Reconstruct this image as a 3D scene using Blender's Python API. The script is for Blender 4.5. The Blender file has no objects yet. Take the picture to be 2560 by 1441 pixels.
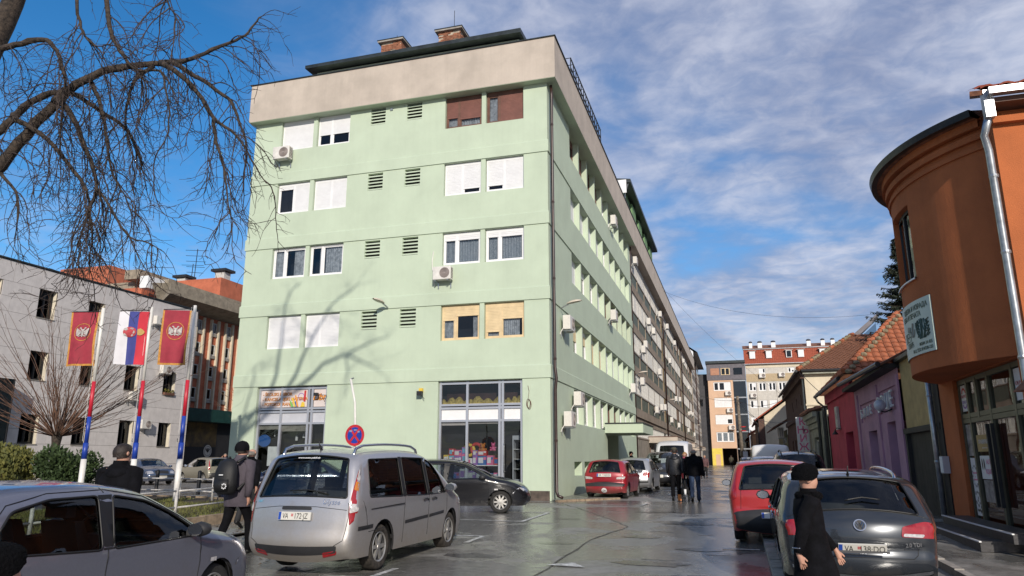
import bpy, bmesh, math, random
import numpy as np
from mathutils import Vector, Matrix, Euler
from mathutils.geometry import delaunay_2d_cdt
random.seed(7); R_ = random.Random
rad = math.radians
scene = bpy.context.scene
# ---------------------------------------------------------------- camera
cam_d = bpy.data.cameras.new('camera'); cam = bpy.data.objects.new('camera', cam_d)
scene.collection.objects.link(cam); scene.camera = cam
cam_d.sensor_width = 36; cam_d.lens = 25.594; cam_d.clip_start = .05; cam_d.clip_end = 3000
cam.location = (0, 0, 1.65); cam.rotation_euler = (rad(90+13.25), 0, rad(16.75))
# ---------------------------------------------------------------- sky
SUN_EL = 22.5; TO_SUN = Vector((.45, -1, 0)).normalized()
world = bpy.data.worlds.new('World'); scene.world = world; world.use_nodes = True
wn = world.node_tree.nodes; wl = world.node_tree.links; wn.clear()
def N(tree, typ, **kw):
    n = tree.nodes.new(typ)
    for k, v in kw.items():
        if k == 'i':
            for a, b in v.items(): n.inputs[a].default_value = b
        else: setattr(n, k, v)
    return n
wt = world.node_tree
sky = N(wt, 'ShaderNodeTexSky', sky_type='NISHITA', sun_disc=False, sun_elevation=rad(SUN_EL), sun_rotation=math.atan2(TO_SUN.x, TO_SUN.y), altitude=200, air_density=1.0, dust_density=.35, ozone_density=3.2)
tc = N(wt, 'ShaderNodeTexCoord')
sep = N(wt, 'ShaderNodeSeparateXYZ'); wl.new(tc.outputs['Generated'], sep.inputs[0])
addz = N(wt, 'ShaderNodeMath', operation='ADD', i={1: .10}); wl.new(sep.outputs['Z'], addz.inputs[0])
mx = N(wt, 'ShaderNodeMath', operation='MAXIMUM', i={1: .06}); wl.new(addz.outputs[0], mx.inputs[0])
dx = N(wt, 'ShaderNodeMath', operation='DIVIDE'); wl.new(sep.outputs['X'], dx.inputs[0]); wl.new(mx.outputs[0], dx.inputs[1])
dy = N(wt, 'ShaderNodeMath', operation='DIVIDE'); wl.new(sep.outputs['Y'], dy.inputs[0]); wl.new(mx.outputs[0], dy.inputs[1])
cmb = N(wt, 'ShaderNodeCombineXYZ'); wl.new(dx.outputs[0], cmb.inputs[0]); wl.new(dy.outputs[0], cmb.inputs[1])
def wnoise(scale, detail, rough, dist=0., off=(0, 0, 0)):
    mp = N(wt, 'ShaderNodeMapping'); mp.inputs['Location'].default_value = off; wl.new(cmb.outputs[0], mp.inputs[0])
    n = N(wt, 'ShaderNodeTexNoise', i={'Scale': scale, 'Detail': detail, 'Roughness': rough, 'Distortion': dist}); wl.new(mp.outputs[0], n.inputs[0]); return n.outputs['Fac']
def wramp(src, a, b, lo=0., hi=1.):
    r = N(wt, 'ShaderNodeMapRange', interpolation_type='SMOOTHSTEP', i={1: a, 2: b, 3: lo, 4: hi}); wl.new(src, r.inputs[0]); return r.outputs[0]
def wmath(op, a, b):
    m = N(wt, 'ShaderNodeMath', operation=op)
    for k, s in enumerate((a, b)):
        if isinstance(s, (int, float)): m.inputs[k].default_value = s
        else: wl.new(s, m.inputs[k])
    return m.outputs[0]
big = wnoise(.62, 4, .55, .4, CLOUD_OFF if 'CLOUD_OFF' in globals() else (3.1, 1.3, 0))
mid = wnoise(2.1, 6, .55, .6)
fin = wnoise(11., 5, .6, .4)
cov = wmath('ADD', wmath('MULTIPLY', big, .62), wmath('MULTIPLY', mid, .38))
# the sheet of cloud is thicker towards the right (north-east) as everywhere along that side
bias = wmath('MULTIPLY', wmath('ADD', sep.outputs['X'], .50), .20)
cov = wmath('ADD', wmath('ADD', cov, bias), wramp(sep.outputs['Z'], .34, .05, 0., .07))
f1 = wramp(cov, .41, .66)
rip = wramp(fin, .30, .66, .84, 1.)
f2 = wmath('MULTIPLY', f1, rip)
f3 = wmath('MAXIMUM', wmath('MULTIPLY', f2, .90), wmath('MULTIPLY', wramp(fin, .35, .7), wramp(sep.outputs['Z'], .48, .1, .0, .40)))
thick = wramp(wmath('ADD', wmath('MULTIPLY', mid, .72), wmath('MULTIPLY', fin, .28)), .36, .70)
ccol = N(wt, 'ShaderNodeMix', data_type='RGBA', i={6: (1.75, 2.05, 3.1, 1), 7: (4.1, 4.3, 5.1, 1)}); wl.new(thick, ccol.inputs[0])
skg = N(wt, 'ShaderNodeHueSaturation', i={'Saturation': 1.30, 'Value': 1.0}); wl.new(sky.outputs[0], skg.inputs['Color'])
mixc = N(wt, 'ShaderNodeMix', data_type='RGBA'); wl.new(f3, mixc.inputs[0]); wl.new(skg.outputs[0], mixc.inputs[6]); wl.new(ccol.outputs[2], mixc.inputs[7])
bg = N(wt, 'ShaderNodeBackground', i={1: .15}); wl.new(mixc.outputs[2], bg.inputs[0])
wo = N(wt, 'ShaderNodeOutputWorld'); wl.new(bg.outputs[0], wo.inputs[0])
# ---------------------------------------------------------------- sun
sd = bpy.data.lights.new('sun', 'SUN'); so = bpy.data.objects.new('sun', sd); scene.collection.objects.link(so)
sd.energy = 4.0; sd.angle = rad(.7); sd.color = (1, .915, .80)
dirv = Vector((TO_SUN.x*math.cos(rad(SUN_EL)), TO_SUN.y*math.cos(rad(SUN_EL)), math.sin(rad(SUN_EL))))
so.rotation_euler = dirv.to_track_quat('Z', 'Y').to_euler(); so.location = (20, -40, 40)
vs = scene.view_settings; vs.view_transform = 'Standard'; vs.look = 'None'; vs.gamma = 1; vs.use_curve_mapping = False; vs.exposure = 0.04
scene.render.engine = 'CYCLES'
# ---------------------------------------------------------------- helpers
COL = scene.collection
def hz(y):
    t = min(1, max(0, (y-6)/20.)); return .25*t*t*(3-2*t)+.0022*max(0, y-26)
_M = {}
def mat(name, c, rough=.7, metal=0., var=.12, scale=2.5, bump=0., bscale=60., c2=None, spec=.5, coat=0., streak=0., alpha=None, emit=None, detail=6, dirt=None, croug=.05):
    if name in _M: return _M[name]
    m = bpy.data.materials.new(name); m.use_nodes = True; t = m.node_tree; p = t.nodes['Principled BSDF']
    c = tuple(c)
    p.inputs['Roughness'].default_value = rough; p.inputs['Metallic'].default_value = metal
    p.inputs['Specular IOR Level'].default_value = spec; p.inputs['Coat Weight'].default_value = coat; p.inputs['Coat Roughness'].default_value = croug
    p.inputs['Base Color'].default_value = (*c, 1)
    if var or c2 or bump or streak or dirt:
        tcn = N(t, 'ShaderNodeTexCoord'); src = tcn.outputs['Object']
        cc = c2 if c2 else tuple(max(0, x*(1-var*2)) for x in c)
        hi = c if c2 else tuple(min(1, x*(1+var*.6)) for x in c)
        nz = N(t, 'ShaderNodeTexNoise', i={'Scale': scale, 'Detail': detail, 'Roughness': .62}); t.links.new(src, nz.inputs[0])
        mr = N(t, 'ShaderNodeMapRange', i={1: .32, 2: .68}); t.links.new(nz.outputs['Fac'], mr.inputs[0])
        mxn = N(t, 'ShaderNodeMix', data_type='RGBA', i={6: (*cc, 1), 7: (*hi, 1)}); t.links.new(mr.outputs[0], mxn.inputs[0])
        col = mxn.outputs[2]
        if streak:
            mp = N(t, 'ShaderNodeMapping'); mp.inputs['Scale'].default_value = (2.2, 2.2, .12); t.links.new(src, mp.inputs[0])
            n2 = N(t, 'ShaderNodeTexNoise', i={'Scale': 3., 'Detail': 5, 'Roughness': .7}); t.links.new(mp.outputs[0], n2.inputs[0])
            r2 = N(t, 'ShaderNodeMapRange', i={1: .46, 2: .72, 3: 0, 4: streak}); t.links.new(n2.outputs['Fac'], r2.inputs[0])
            m2 = N(t, 'ShaderNodeMix', data_type='RGBA', i={7: (*[x*.42 for x in c], 1)}); t.links.new(r2.outputs[0], m2.inputs[0]); t.links.new(col, m2.inputs[6]); col = m2.outputs[2]
        if dirt:   # (z_top, colour, amount): road dust thrown up low on the thing
            sp = N(t, 'ShaderNodeSeparateXYZ'); t.links.new(src, sp.inputs[0])
            n3 = N(t, 'ShaderNodeTexNoise', i={'Scale': 5., 'Detail': 7, 'Roughness': .7}); t.links.new(src, n3.inputs[0])
            ad = N(t, 'ShaderNodeMath', operation='MULTIPLY_ADD', i={1: .55, 2: -.27}); t.links.new(n3.outputs['Fac'], ad.inputs[0])
            sm = N(t, 'ShaderNodeMath', operation='ADD'); t.links.new(sp.outputs['Z'], sm.inputs[0]); t.links.new(ad.outputs[0], sm.inputs[1])
            r3 = N(t, 'ShaderNodeMapRange', i={1: dirt[0], 2: .15, 3: 0, 4: dirt[2]}); t.links.new(sm.outputs[0], r3.inputs[0])
            m3 = N(t, 'ShaderNodeMix', data_type='RGBA', i={7: (*dirt[1], 1)}); t.links.new(r3.outputs[0], m3.inputs[0]); t.links.new(col, m3.inputs[6]); col = m3.outputs[2]
            r4 = N(t, 'ShaderNodeMapRange', i={1: 0, 2: 1, 3: rough, 4: .8}); t.links.new(r3.outputs[0], r4.inputs[0]); t.links.new(r4.outputs[0], p.inputs['Roughness'])
            r5 = N(t, 'ShaderNodeMapRange', i={1: 0, 2: .6, 3: coat, 4: 0}); t.links.new(r3.outputs[0], r5.inputs[0]); t.links.new(r5.outputs[0], p.inputs['Coat Weight'])
        t.links.new(col, p.inputs['Base Color'])
        if bump:
            nb = N(t, 'ShaderNodeTexNoise', i={'Scale': bscale, 'Detail': 4, 'Roughness': .6}); t.links.new(src, nb.inputs[0])
            bp = N(t, 'ShaderNodeBump', i={'Strength': bump, 'Distance': .02}); t.links.new(nb.outputs['Fac'], bp.inputs['Height']); t.links.new(bp.outputs[0], p.inputs['Normal'])
    if emit: p.inputs['Emission Color'].default_value = (*emit[0], 1); p.inputs['Emission Strength'].default_value = emit[1]
    _M[name] = m; return m
def glass(name, tint=(.5, .55, .55), ior=1.5, refl=1.0, wob=0.):
    if name in _M: return _M[name]
    m = bpy.data.materials.new(name); m.use_nodes = True; t = m.node_tree; t.nodes.clear()
    tr = N(t, 'ShaderNodeBsdfTransparent'); tr.inputs[0].default_value = (*tint, 1)
    gl = N(t, 'ShaderNodeBsdfGlossy'); gl.inputs['Roughness'].default_value = .015; gl.inputs[0].default_value = (refl, refl, refl, 1)
    fr = N(t, 'ShaderNodeFresnel', i={'IOR': ior})
    if wob:
        tcn = N(t, 'ShaderNodeTexCoord'); nz = N(t, 'ShaderNodeTexNoise', i={'Scale': 1.4, 'Detail': 1}); t.links.new(tcn.outputs['Object'], nz.inputs[0])
        bp = N(t, 'ShaderNodeBump', i={'Strength': wob, 'Distance': .05}); t.links.new(nz.outputs['Fac'], bp.inputs['Height']); t.links.new(bp.outputs[0], gl.inputs['Normal'])
    ms = N(t, 'ShaderNodeMixShader'); t.links.new(fr.outputs[0], ms.inputs[0]); t.links.new(tr.outputs[0], ms.inputs[1]); t.links.new(gl.outputs[0], ms.inputs[2])
    o = N(t, 'ShaderNodeOutputMaterial'); t.links.new(ms.outputs[0], o.inputs[0]); _M[name] = m; return m
class MB:
    def __init__(s): s.v = []; s.f = []
    def add(s, vs, fs):
        b = len(s.v); s.v += [tuple(v) for v in vs]; s.f += [tuple(b+i for i in f) for f in fs]; return s
    def box(s, x0, x1, y0, y1, z0, z1):
        return s.add([(x0, y0, z0), (x1, y0, z0), (x1, y1, z0), (x0, y1, z0), (x0, y0, z1), (x1, y0, z1), (x1, y1, z1), (x0, y1, z1)],
                     [(0, 3, 2, 1), (4, 5, 6, 7), (0, 1, 5, 4), (1, 2, 6, 5), (2, 3, 7, 6), (3, 0, 4, 7)])
    def quad(s, *p): return s.add(p, [tuple(range(len(p)))])
    def prism(s, poly, d0, d1, fn=None):     # 2-D outline swept between two offsets; fn(a,b,d)->xyz
        fn = fn or (lambda a, b, d: (a, b, d)); n = len(poly)
        vs = [fn(a, b, d0) for a, b in poly]+[fn(a, b, d1) for a, b in poly]
        fs = [tuple(range(n))[::-1], tuple(range(n, 2*n))]+[(i, (i+1) % n, n+(i+1) % n, n+i) for i in range(n)]
        return s.add(vs, fs)
    def tube(s, pts, r, n=6, cap=True):
        P = [Vector(p) for p in pts]; rs = r if isinstance(r, (list, tuple)) else [r]*len(P); vs = []; fs = []
        up = Vector((.13, .27, .95)); u = None
        for i, p in enumerate(P):
            d = (P[min(i+1, len(P)-1)]-P[max(i-1, 0)])
            d = d.normalized() if d.length > 1e-9 else Vector((0, 0, 1))
            if u is None: u = d.cross(up if abs(d.dot(up)) < .9 else Vector((1, 0, 0))).normalized()
            else: u = (u-d*u.dot(d)); u = u.normalized() if u.length > 1e-6 else d.orthogonal().normalized()
            w = d.cross(u)
            vs += [p+(u*math.cos(2*math.pi*k/n)+w*math.sin(2*math.pi*k/n))*rs[i] for k in range(n)]
        for i in range(len(P)-1):
            for k in range(n):
                a = i*n+k; b = i*n+(k+1) % n; fs.append((a, b, b+n, a+n))
        if cap: fs += [tuple(range(n))[::-1], tuple(range((len(P)-1)*n, len(P)*n))]
        return s.add(vs, fs)
    def lathe(s, prof, n=16, c=(0, 0, 0), axis='z', a0=0, a1=2*math.pi):
        full = abs(a1-a0-2*math.pi) < 1e-6; m = n if full else n+1; vs = []; fs = []
        for r, h in prof:
            for k in range(m):
                a = a0+(a1-a0)*k/n; x, y = r*math.cos(a), r*math.sin(a)
                q = {'z': (x, y, h), 'y': (x, h, y), 'x': (h, x, y)}[axis]
                vs.append((c[0]+q[0], c[1]+q[1], c[2]+q[2]))
        for i in range(len(prof)-1):
            for k in range(n):
                a = i*m+k; b = i*m+(k+1) % m; q = (a, b, b+m, a+m); fs.append(q if axis != 'y' else q[::-1])
        return s.add(vs, fs)
    def mesh(s, name, m=None, smooth=False):
        me = bpy.data.meshes.new(name); me.from_pydata(s.v, [], s.f); 
        if m: me.materials.append(m)
        if smooth: me.shade_smooth()
        me.update(); return me
    def build(s, name, m=None, parent=None, smooth=False, merge=False):
        if merge:
            bm = bmesh.new(); me = s.mesh(name, m); bm.from_mesh(me); bmesh.ops.remove_doubles(bm, verts=bm.verts, dist=1e-4); bm.to_mesh(me); bm.free()
            if smooth: me.shade_smooth()
        else: me = s.mesh(name, m, smooth)
        return link(name, me, parent)
def link(name, me, parent=None, loc=None, rz=None):
    o = bpy.data.objects.new(name, me); COL.objects.link(o)
    if loc is not None: o.location = loc
    if rz: o.rotation_euler = (0, 0, rz)
    if parent is not None:
        o.parent = parent
        o.matrix_parent_inverse = Matrix.Translation(-WB[parent.name]) if parent.name in WB else Matrix()
    return o
WB = {}     # things built in world coordinates: name -> base point
def tag(o, label, cat, group=None, kind=None):
    o['label'] = label; o['category'] = cat
    if group: o['group'] = group
    if kind: o['kind'] = kind
    return o
def thing(name, label, cat, loc=(0, 0, 0), rz=0, group=None, world=False):
    o = bpy.data.objects.new(name, None); COL.objects.link(o); o.location = loc; o.rotation_euler = (0, 0, rz); o.empty_display_size = .2
    if world: WB[o.name] = Vector(loc)
    return tag(o, label, cat, group)
def struct(o): o['kind'] = 'structure'; return o
def stuff(o): o['kind'] = 'stuff'; return o
def bx(name, m, x0, x1, y0, y1, z0, z1, parent=None): return MB().box(x0, x1, y0, y1, z0, z1).build(name, m, parent)
def copy_tree(o, parent=None):
    c = o.copy(); COL.objects.link(c); c.parent = parent
    for ch in list(o.children): copy_tree(ch, c)
    return c
def text_mesh(s, size, m, ext=.004, align='CENTER', bold=0., shear=0., space=1., xs=1.):
    cu = bpy.data.curves.new('lettering', 'FONT'); cu.body = s; cu.size = size; cu.extrude = ext; cu.align_x = align; cu.align_y = 'CENTER'; cu.resolution_u = 3
    cu.offset = bold; cu.shear = shear; cu.space_character = space
    ob = bpy.data.objects.new('tmp', cu); COL.objects.link(ob); bpy.context.view_layer.update()
    me = bpy.data.meshes.new_from_object(ob.evaluated_get(bpy.context.evaluated_depsgraph_get())); me.materials.clear(); me.materials.append(m)
    bpy.data.objects.remove(ob); bpy.data.curves.remove(cu)
    if xs != 1: me.transform(Matrix.Diagonal((xs, 1, 1, 1)))
    return me
def text(name, s, size, m, parent, loc, ax, ay, **kw):
    """lettering lying in the plane spanned by ax (reading direction) and ay (up)"""
    me = text_mesh(s, size, m, **kw); ax = Vector(ax).normalized(); ay = Vector(ay).normalized(); az = ax.cross(ay)
    M = Matrix((ax, ay, az)).transposed().to_4x4(); M.translation = Vector(loc); me.transform(M)
    return link(name, me, parent)
def wall(mb, O, U, u0, u1, z0, z1, holes, depth, inward, sill=True):
    """flat wall in direction U with openings (u0,u1,z0,z1) and reveals of the given depth"""
    O = Vector(O); U = Vector(U); I = Vector(inward); Zv = Vector((0, 0, 1))
    us = sorted({u0, u1, *[h[0] for h in holes], *[h[1] for h in holes]}); zs = sorted({z0, z1, *[h[2] for h in holes], *[h[3] for h in holes]})
    us = [u for u in us if u0-1e-6 <= u <= u1+1e-6]; zs = [z for z in zs if z0-1e-6 <= z <= z1+1e-6]
    P = lambda u, z, d=0: O+U*u+Zv*z+I*d
    flip = U.cross(Zv).dot(I) > 0
    def q(a, b, c, d): mb.quad(*( (a, b, c, d) if not flip else (d, c, b, a)))
    for i in range(len(us)-1):
        for j in range(len(zs)-1):
            cu, cz = (us[i]+us[i+1])/2, (zs[j]+zs[j+1])/2
            if any(h[0] < cu < h[1] and h[2] < cz < h[3] for h in holes): continue
            q(P(us[i], zs[j]), P(us[i+1], zs[j]), P(us[i+1], zs[j+1]), P(us[i], zs[j+1]))
    for h in holes:
        a, b, c, d = h[:4]; e = h[4] if len(h) > 4 else depth
        q(P(a, c), P(a, c, e), P(b, c, e), P(b, c)); q(P(a, d), P(b, d), P(b, d, e), P(a, d, e))
        q(P(a, c), P(a, d), P(a, d, e), P(a, c, e)); q(P(b, c), P(b, c, e), P(b, d, e), P(b, d))
    return mb
# ================================================================ ground
def asphalt(name, c, wet, scale=.35):
    if name in _M: return _M[name]
    m = bpy.data.materials.new(name); m.use_nodes = True; t = m.node_tree; p = t.nodes['Principled BSDF']; L = t.links.new
    tcn = N(t, 'ShaderNodeTexCoord'); src = tcn.outputs['Object']
    n1 = N(t, 'ShaderNodeTexNoise', i={'Scale': scale, 'Detail': 8, 'Roughness': .62, 'Distortion': .6}); L(src, n1.inputs[0])
    n2 = N(t, 'ShaderNodeTexNoise', i={'Scale': 7., 'Detail': 8, 'Roughness': .7}); L(src, n2.inputs[0])
    n3 = N(t, 'ShaderNodeTexNoise', i={'Scale': 160., 'Detail': 3, 'Roughness': .6}); L(src, n3.inputs[0])
    wetf = N(t, 'ShaderNodeMapRange', interpolation_type='SMOOTHSTEP', i={1: .40+wet*.25, 2: .60+wet*.25, 3: 1, 4: 0}); L(n1.outputs['Fac'], wetf.inputs[0])
    gr = N(t, 'ShaderNodeMapRange', i={1: .3, 2: .7, 3: .62, 4: 1.3}); L(n2.outputs['Fac'], gr.inputs[0])
    gr2 = N(t, 'ShaderNodeMapRange', i={1: .32, 2: .68, 3: .55, 4: 1.45}); L(n3.outputs['Fac'], gr2.inputs[0])
    mm = N(t, 'ShaderNodeMath', operation='MULTIPLY'); L(gr.outputs[0], mm.inputs[0]); L(gr2.outputs[0], mm.inputs[1])
    wd = N(t, 'ShaderNodeMapRange', i={1: 0, 2: 1, 3: 1.25, 4: .62}); L(wetf.outputs[0], wd.inputs[0])
    m2 = N(t, 'ShaderNodeMath', operation='MULTIPLY'); L(mm.outputs[0], m2.inputs[0]); L(wd.outputs[0], m2.inputs[1])
    vm = N(t, 'ShaderNodeVectorMath', operation='SCALE'); vm.inputs[0].default_value = c; L(m2.outputs[0], vm.inputs['Scale']); L(vm.outputs[0], p.inputs['Base Color'])
    rr = N(t, 'ShaderNodeMapRange', i={1: 0, 2: 1, 3: .58, 4: .20}); L(wetf.outputs[0], rr.inputs[0])
    r2 = N(t, 'ShaderNodeMath', operation='MULTIPLY_ADD', i={1: .22, 2: -.11}); L(n2.outputs['Fac'], r2.inputs[0])
    r3 = N(t, 'ShaderNodeMath', operation='ADD'); L(rr.outputs[0], r3.inputs[0]); L(r2.outputs[0], r3.inputs[1]); L(r3.outputs[0], p.inputs['Roughness'])
    bs = N(t, 'ShaderNodeMapRange', i={1: 0, 2: 1, 3: .5, 4: .10}); L(wetf.outputs[0], bs.inputs[0])
    bp = N(t, 'ShaderNodeBump', i={'Distance': .012}); L(bs.outputs[0], bp.inputs['Strength']); L(n3.outputs['Fac'], bp.inputs['Height'])
    n4 = N(t, 'ShaderNodeTexNoise', i={'Scale': 1.7, 'Detail': 3}); L(src, n4.inputs[0])
    bp2 = N(t, 'ShaderNodeBump', i={'Distance': .05, 'Strength': .12}); L(n4.outputs['Fac'], bp2.inputs['Height']); L(bp.outputs[0], bp2.inputs['Normal']); L(bp2.outputs[0], p.inputs['Normal'])
    _M[name] = m; return m
A_ST = asphalt('wet_asphalt', (.24, .232, .215), .34)
A_PT = asphalt('wet_asphalt_patch', (.245, .237, .218), .36, .5)
A_LOT = asphalt('dry_asphalt', (.17, .163, .15), .0)
A_PAVE = asphalt('pavement_asphalt', (.23, .22, .20), .0)
A_STAIN = asphalt('damp_stain', (.10, .097, .092), .8, 3.)
M_LINE = mat('worn_road_paint', (.62, .62, .60), .55, var=.35, scale=9)
M_CONC = mat('weathered_concrete', (.36, .33, .29), .85, var=.18, scale=3, bump=.25, streak=.35)
M_KERB = mat('kerb_stone', (.40, .37, .33), .8, var=.22, scale=6, bump=.3)
M_KERBO = mat('old_kerb_concrete', (.33, .25, .17), .9, var=.25, scale=5, bump=.4)
def sheet(name, x0, x1, y0, y1, off, m, ny=None, nx=1, parent=None, sideways=None):
    ys = [y0+(y1-y0)*i/(ny or max(1, int((y1-y0)/1.5))) for i in range((ny or max(1, int((y1-y0)/1.5)))+1)]
    mb = MB(); xs = [x0+(x1-x0)*i/nx for i in range(nx+1)]
    for i in range(len(ys)-1):
        for k in range(nx): mb.quad((xs[k], ys[i], hz(ys[i])+off), (xs[k+1], ys[i], hz(ys[i])+off), (xs[k+1], ys[i+1], hz(ys[i+1])+off), (xs[k], ys[i+1], hz(ys[i+1])+off))
    return mb.build(name, m, parent)
def polysheet(name, pts, off, m, parent=None, res=.8):
    """flat outline draped over the terrain"""
    xs = [p[0] for p in pts]; ys = [p[1] for p in pts]; V = [Vector(p) for p in pts]; n = len(V); ex = []
    y = min(ys)+res
    while y < max(ys)-.05:
        x = min(xs)+res
        while x < max(xs)-.05:
            if inpoly((x, y), pts): ex.append(Vector((x, y)))
            x += res
        y += res
    vv, _, ff, *_ = delaunay_2d_cdt(V+ex, [(i, (i+1) % n) for i in range(n)], [], 0, 1e-5)
    mb = MB(); F = []
    for f in ff:
        c = sum((vv[i] for i in f), Vector((0, 0)))/len(f)
        if inpoly(c, pts): F.append(tuple(f))
    mb.add([(v.x, v.y, hz(v.y)+off) for v in vv], F); return mb.build(name, m, parent)
def inpoly(p, poly):
    x, y = p[0], p[1]; c = False; n = len(poly); j = n-1
    for i in range(n):
        a, b = poly[i], poly[j]
        if (a[1] > y) != (b[1] > y) and x < (b[0]-a[0])*(y-a[1])/(b[1]-a[1]+1e-12)+a[0]: c = not c
        j = i
    return c
def line(name, pts, w, off, m, parent=None):
    mb = MB(); P = [Vector(p) for p in pts]; L = []
    for i, p in enumerate(P):
        d = (P[min(i+1, len(P)-1)]-P[max(i-1, 0)]).normalized(); nn = Vector((-d.y, d.x))*w/2; L.append((p+nn, p-nn))
    for i in range(len(L)-1):
        a, b = L[i]; c, d = L[i+1]; mb.quad(*[(q.x, q.y, hz(q.y)+off) for q in (b, d, c, a)])
    return mb.build(name, m, parent)
def subd(p, q, n): return [(p[0]+(q[0]-p[0])*i/n, p[1]+(q[1]-p[1])*i/n) for i in range(n+1)]
ground = MB(); YS = [-60]+[i*1.5 for i in range(0, 24)]+[40+6*i for i in range(30)]+[240, 400, 900]; XS = [-600, -120, -60, -30, -12, 0, 8, 40, 120, 600]
for i in range(len(YS)-1):
    for k in range(len(XS)-1): ground.quad(*[(x, y, hz(min(y, 200))-.006) for x, y in ((XS[k], YS[i]), (XS[k+1], YS[i]), (XS[k+1], YS[i+1]), (XS[k], YS[i+1]))])
struct(ground.build('ground', A_LOT))
struct(sheet('street', -10.5, .36, -6, 152, 0, A_ST))
# repaired asphalt field on the left with its ragged seam
PATCH = [(-2.85, 4), (-2.85, 10.6), (-2.88, 14.9), (-2.48, 17.4), (-2.92, 18.5), (-3.72, 20.2), (-4.75, 22.5), (-5.6, 24.2), (-9.6, 24.2), (-9.9, 18), (-9.8, 4)]
struct(polysheet('asphalt_patch', PATCH, .004, A_PT, res=1.2))
M_CRACK = mat('tar_seam', (.075, .072, .066), .5, var=.2)
sm_ = []
rr = R_(3)
for a, b in zip(PATCH[:8], PATCH[1:9]):
    for q in subd(a, b, 6)[:-1]: sm_.append((q[0]+rr.uniform(-.03, .03), q[1]))
struct(line('asphalt_seam', sm_, .026, .0085, M_CRACK))
for k, (x, y, l) in enumerate(((-1.9, 16.6, .5), (-.9, 16.2, .35), (-1.6, 12.6, .55), (-.6, 13.4, .4), (-3.6, 16.3, .4), (-.2, 19.5, .5), (-1.0, 24, .6))):
    struct(line('road_crack', [(x+i*l/4, y+rr.uniform(-.04, .04)) for i in range(5)], .035, .007, M_CRACK))
# worn bay markings
LN = [[(-6.8, 18.05), (-5.2, 17.95)], [(-5.15, 17.9), (-5.12, 19.2), (-5.1, 20.5)], [(-5.1, 20.45), (-6.9, 20.4)], [(-5.8, 14.9), (-5.1, 14.9)], [(-5.1, 14.92), (-5.1, 13.85)], [(-5.05, 10.7), (-5.06, 9.9)], [(-5.06, 9.85), (-5.8, 9.85)],
      [(-4.7, 23.95), (-3.0, 23.85)], [(-2.95, 23.8), (-2.9, 24.9)], [(-4.9, 30.6), (-2.7, 30.6)], [(-2.7, 30.6), (-2.7, 31.6)], [(-.1, 25.2), (.3, 25.2)], [(-.35, 19.0), (.3, 19.0)], [(-.35, 14.2), (.28, 14.2)]]
for p in LN: struct(line('bay_marking', subd(p[0], p[1], 4) if len(p) == 2 else p, .10, .0125, M_LINE))
ro_ = R_(44)
for x, y, s in ((-1.4, 12.2, .5), (-.7, 14.0, .35), (-3.4, 14.2, .3), (-2.0, 15.6, .32), (-4.4, 12.3, .45), (-1.2, 18.4, .5), (-4.2, 18.9, .3), (-.6, 10.9, .4), (-3.6, 9.8, .35), (-2.2, 21.5, .5), (-6.4, 9.3, .35)):
    struct(polysheet('stain', [(x+s*1.5*math.cos(a)*ro_.uniform(.6, 1), y+s*.7*math.sin(a)*ro_.uniform(.6, 1)) for a in [k*math.pi/7 for k in range(14)]], .0062, A_STAIN))
struct(polysheet('arrow_marking', [(-2.95, 11.6), (-2.3, 11.5), (-2.6, 11.95)], .0165, M_LINE))
# right-hand kerb stones and pavement
struct(sheet('parking_strip', .36, 2.9, -6, 60, .012, A_ST))
kb = struct(MB().box(.30, .31, -6, -5.9, 0, .02).build('kerb_line', M_KERB))
y = 2.0
while y < 40:
    h = hz(y+.4); o = MB().box(.37, .66, y+.006, y+.794, h-.05, h+.105+rr.uniform(-.006, .006)).build('kerb_stone', M_KERB, kb); y += .8
struct(sheet('right_pavement', 2.9, 5.4, -6, 120, .11, A_PAVE))
pk = struct(MB().box(2.86, 2.87, -6, -5.9, 0, .02).build('pavement_edge', M_KERB)); y = 6.
while y < 34: h = hz(y+.5); MB().box(2.78, 2.90, y+.005, y+.995, h-.05, h+.118).build('kerb_stone', M_KERB, pk); y += 1.
# forecourt at the corner of the green block with its broken kerb
struct(polysheet('building_apron', [(-6.2, 25.3), (-5.8, 25.05), (-4.2, 27.3), (-4.4, 29.5), (-4.6, 49), (-6.25, 49)], .05, A_PAVE, res=2.))
bk = struct(MB().box(-6.2, -6.19, 24.9, 24.91, .2, .25).build('broken_kerb', M_KERBO))
for a, b in zip(subd((-6.0, 25.0), (-4.2, 27.2), 7)[:-1], subd((-6.0, 25.0), (-4.2, 27.2), 7)[1:]):
    d = (Vector(b)-Vector(a)); n_ = Vector((d.y, -d.x)).normalized()*.14; a_ = Vector(a)+d*.03; b_ = Vector(b)-d*.03; z = hz(a[1])
    MB().prism([(a_.x, a_.y), (b_.x, b_.y), (b_.x+n_.x, b_.y+n_.y), (a_.x+n_.x, a_.y+n_.y)], z-.03, z+.055+rr.uniform(0, .02)).build('kerb_stone', M_KERBO, bk)
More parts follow.
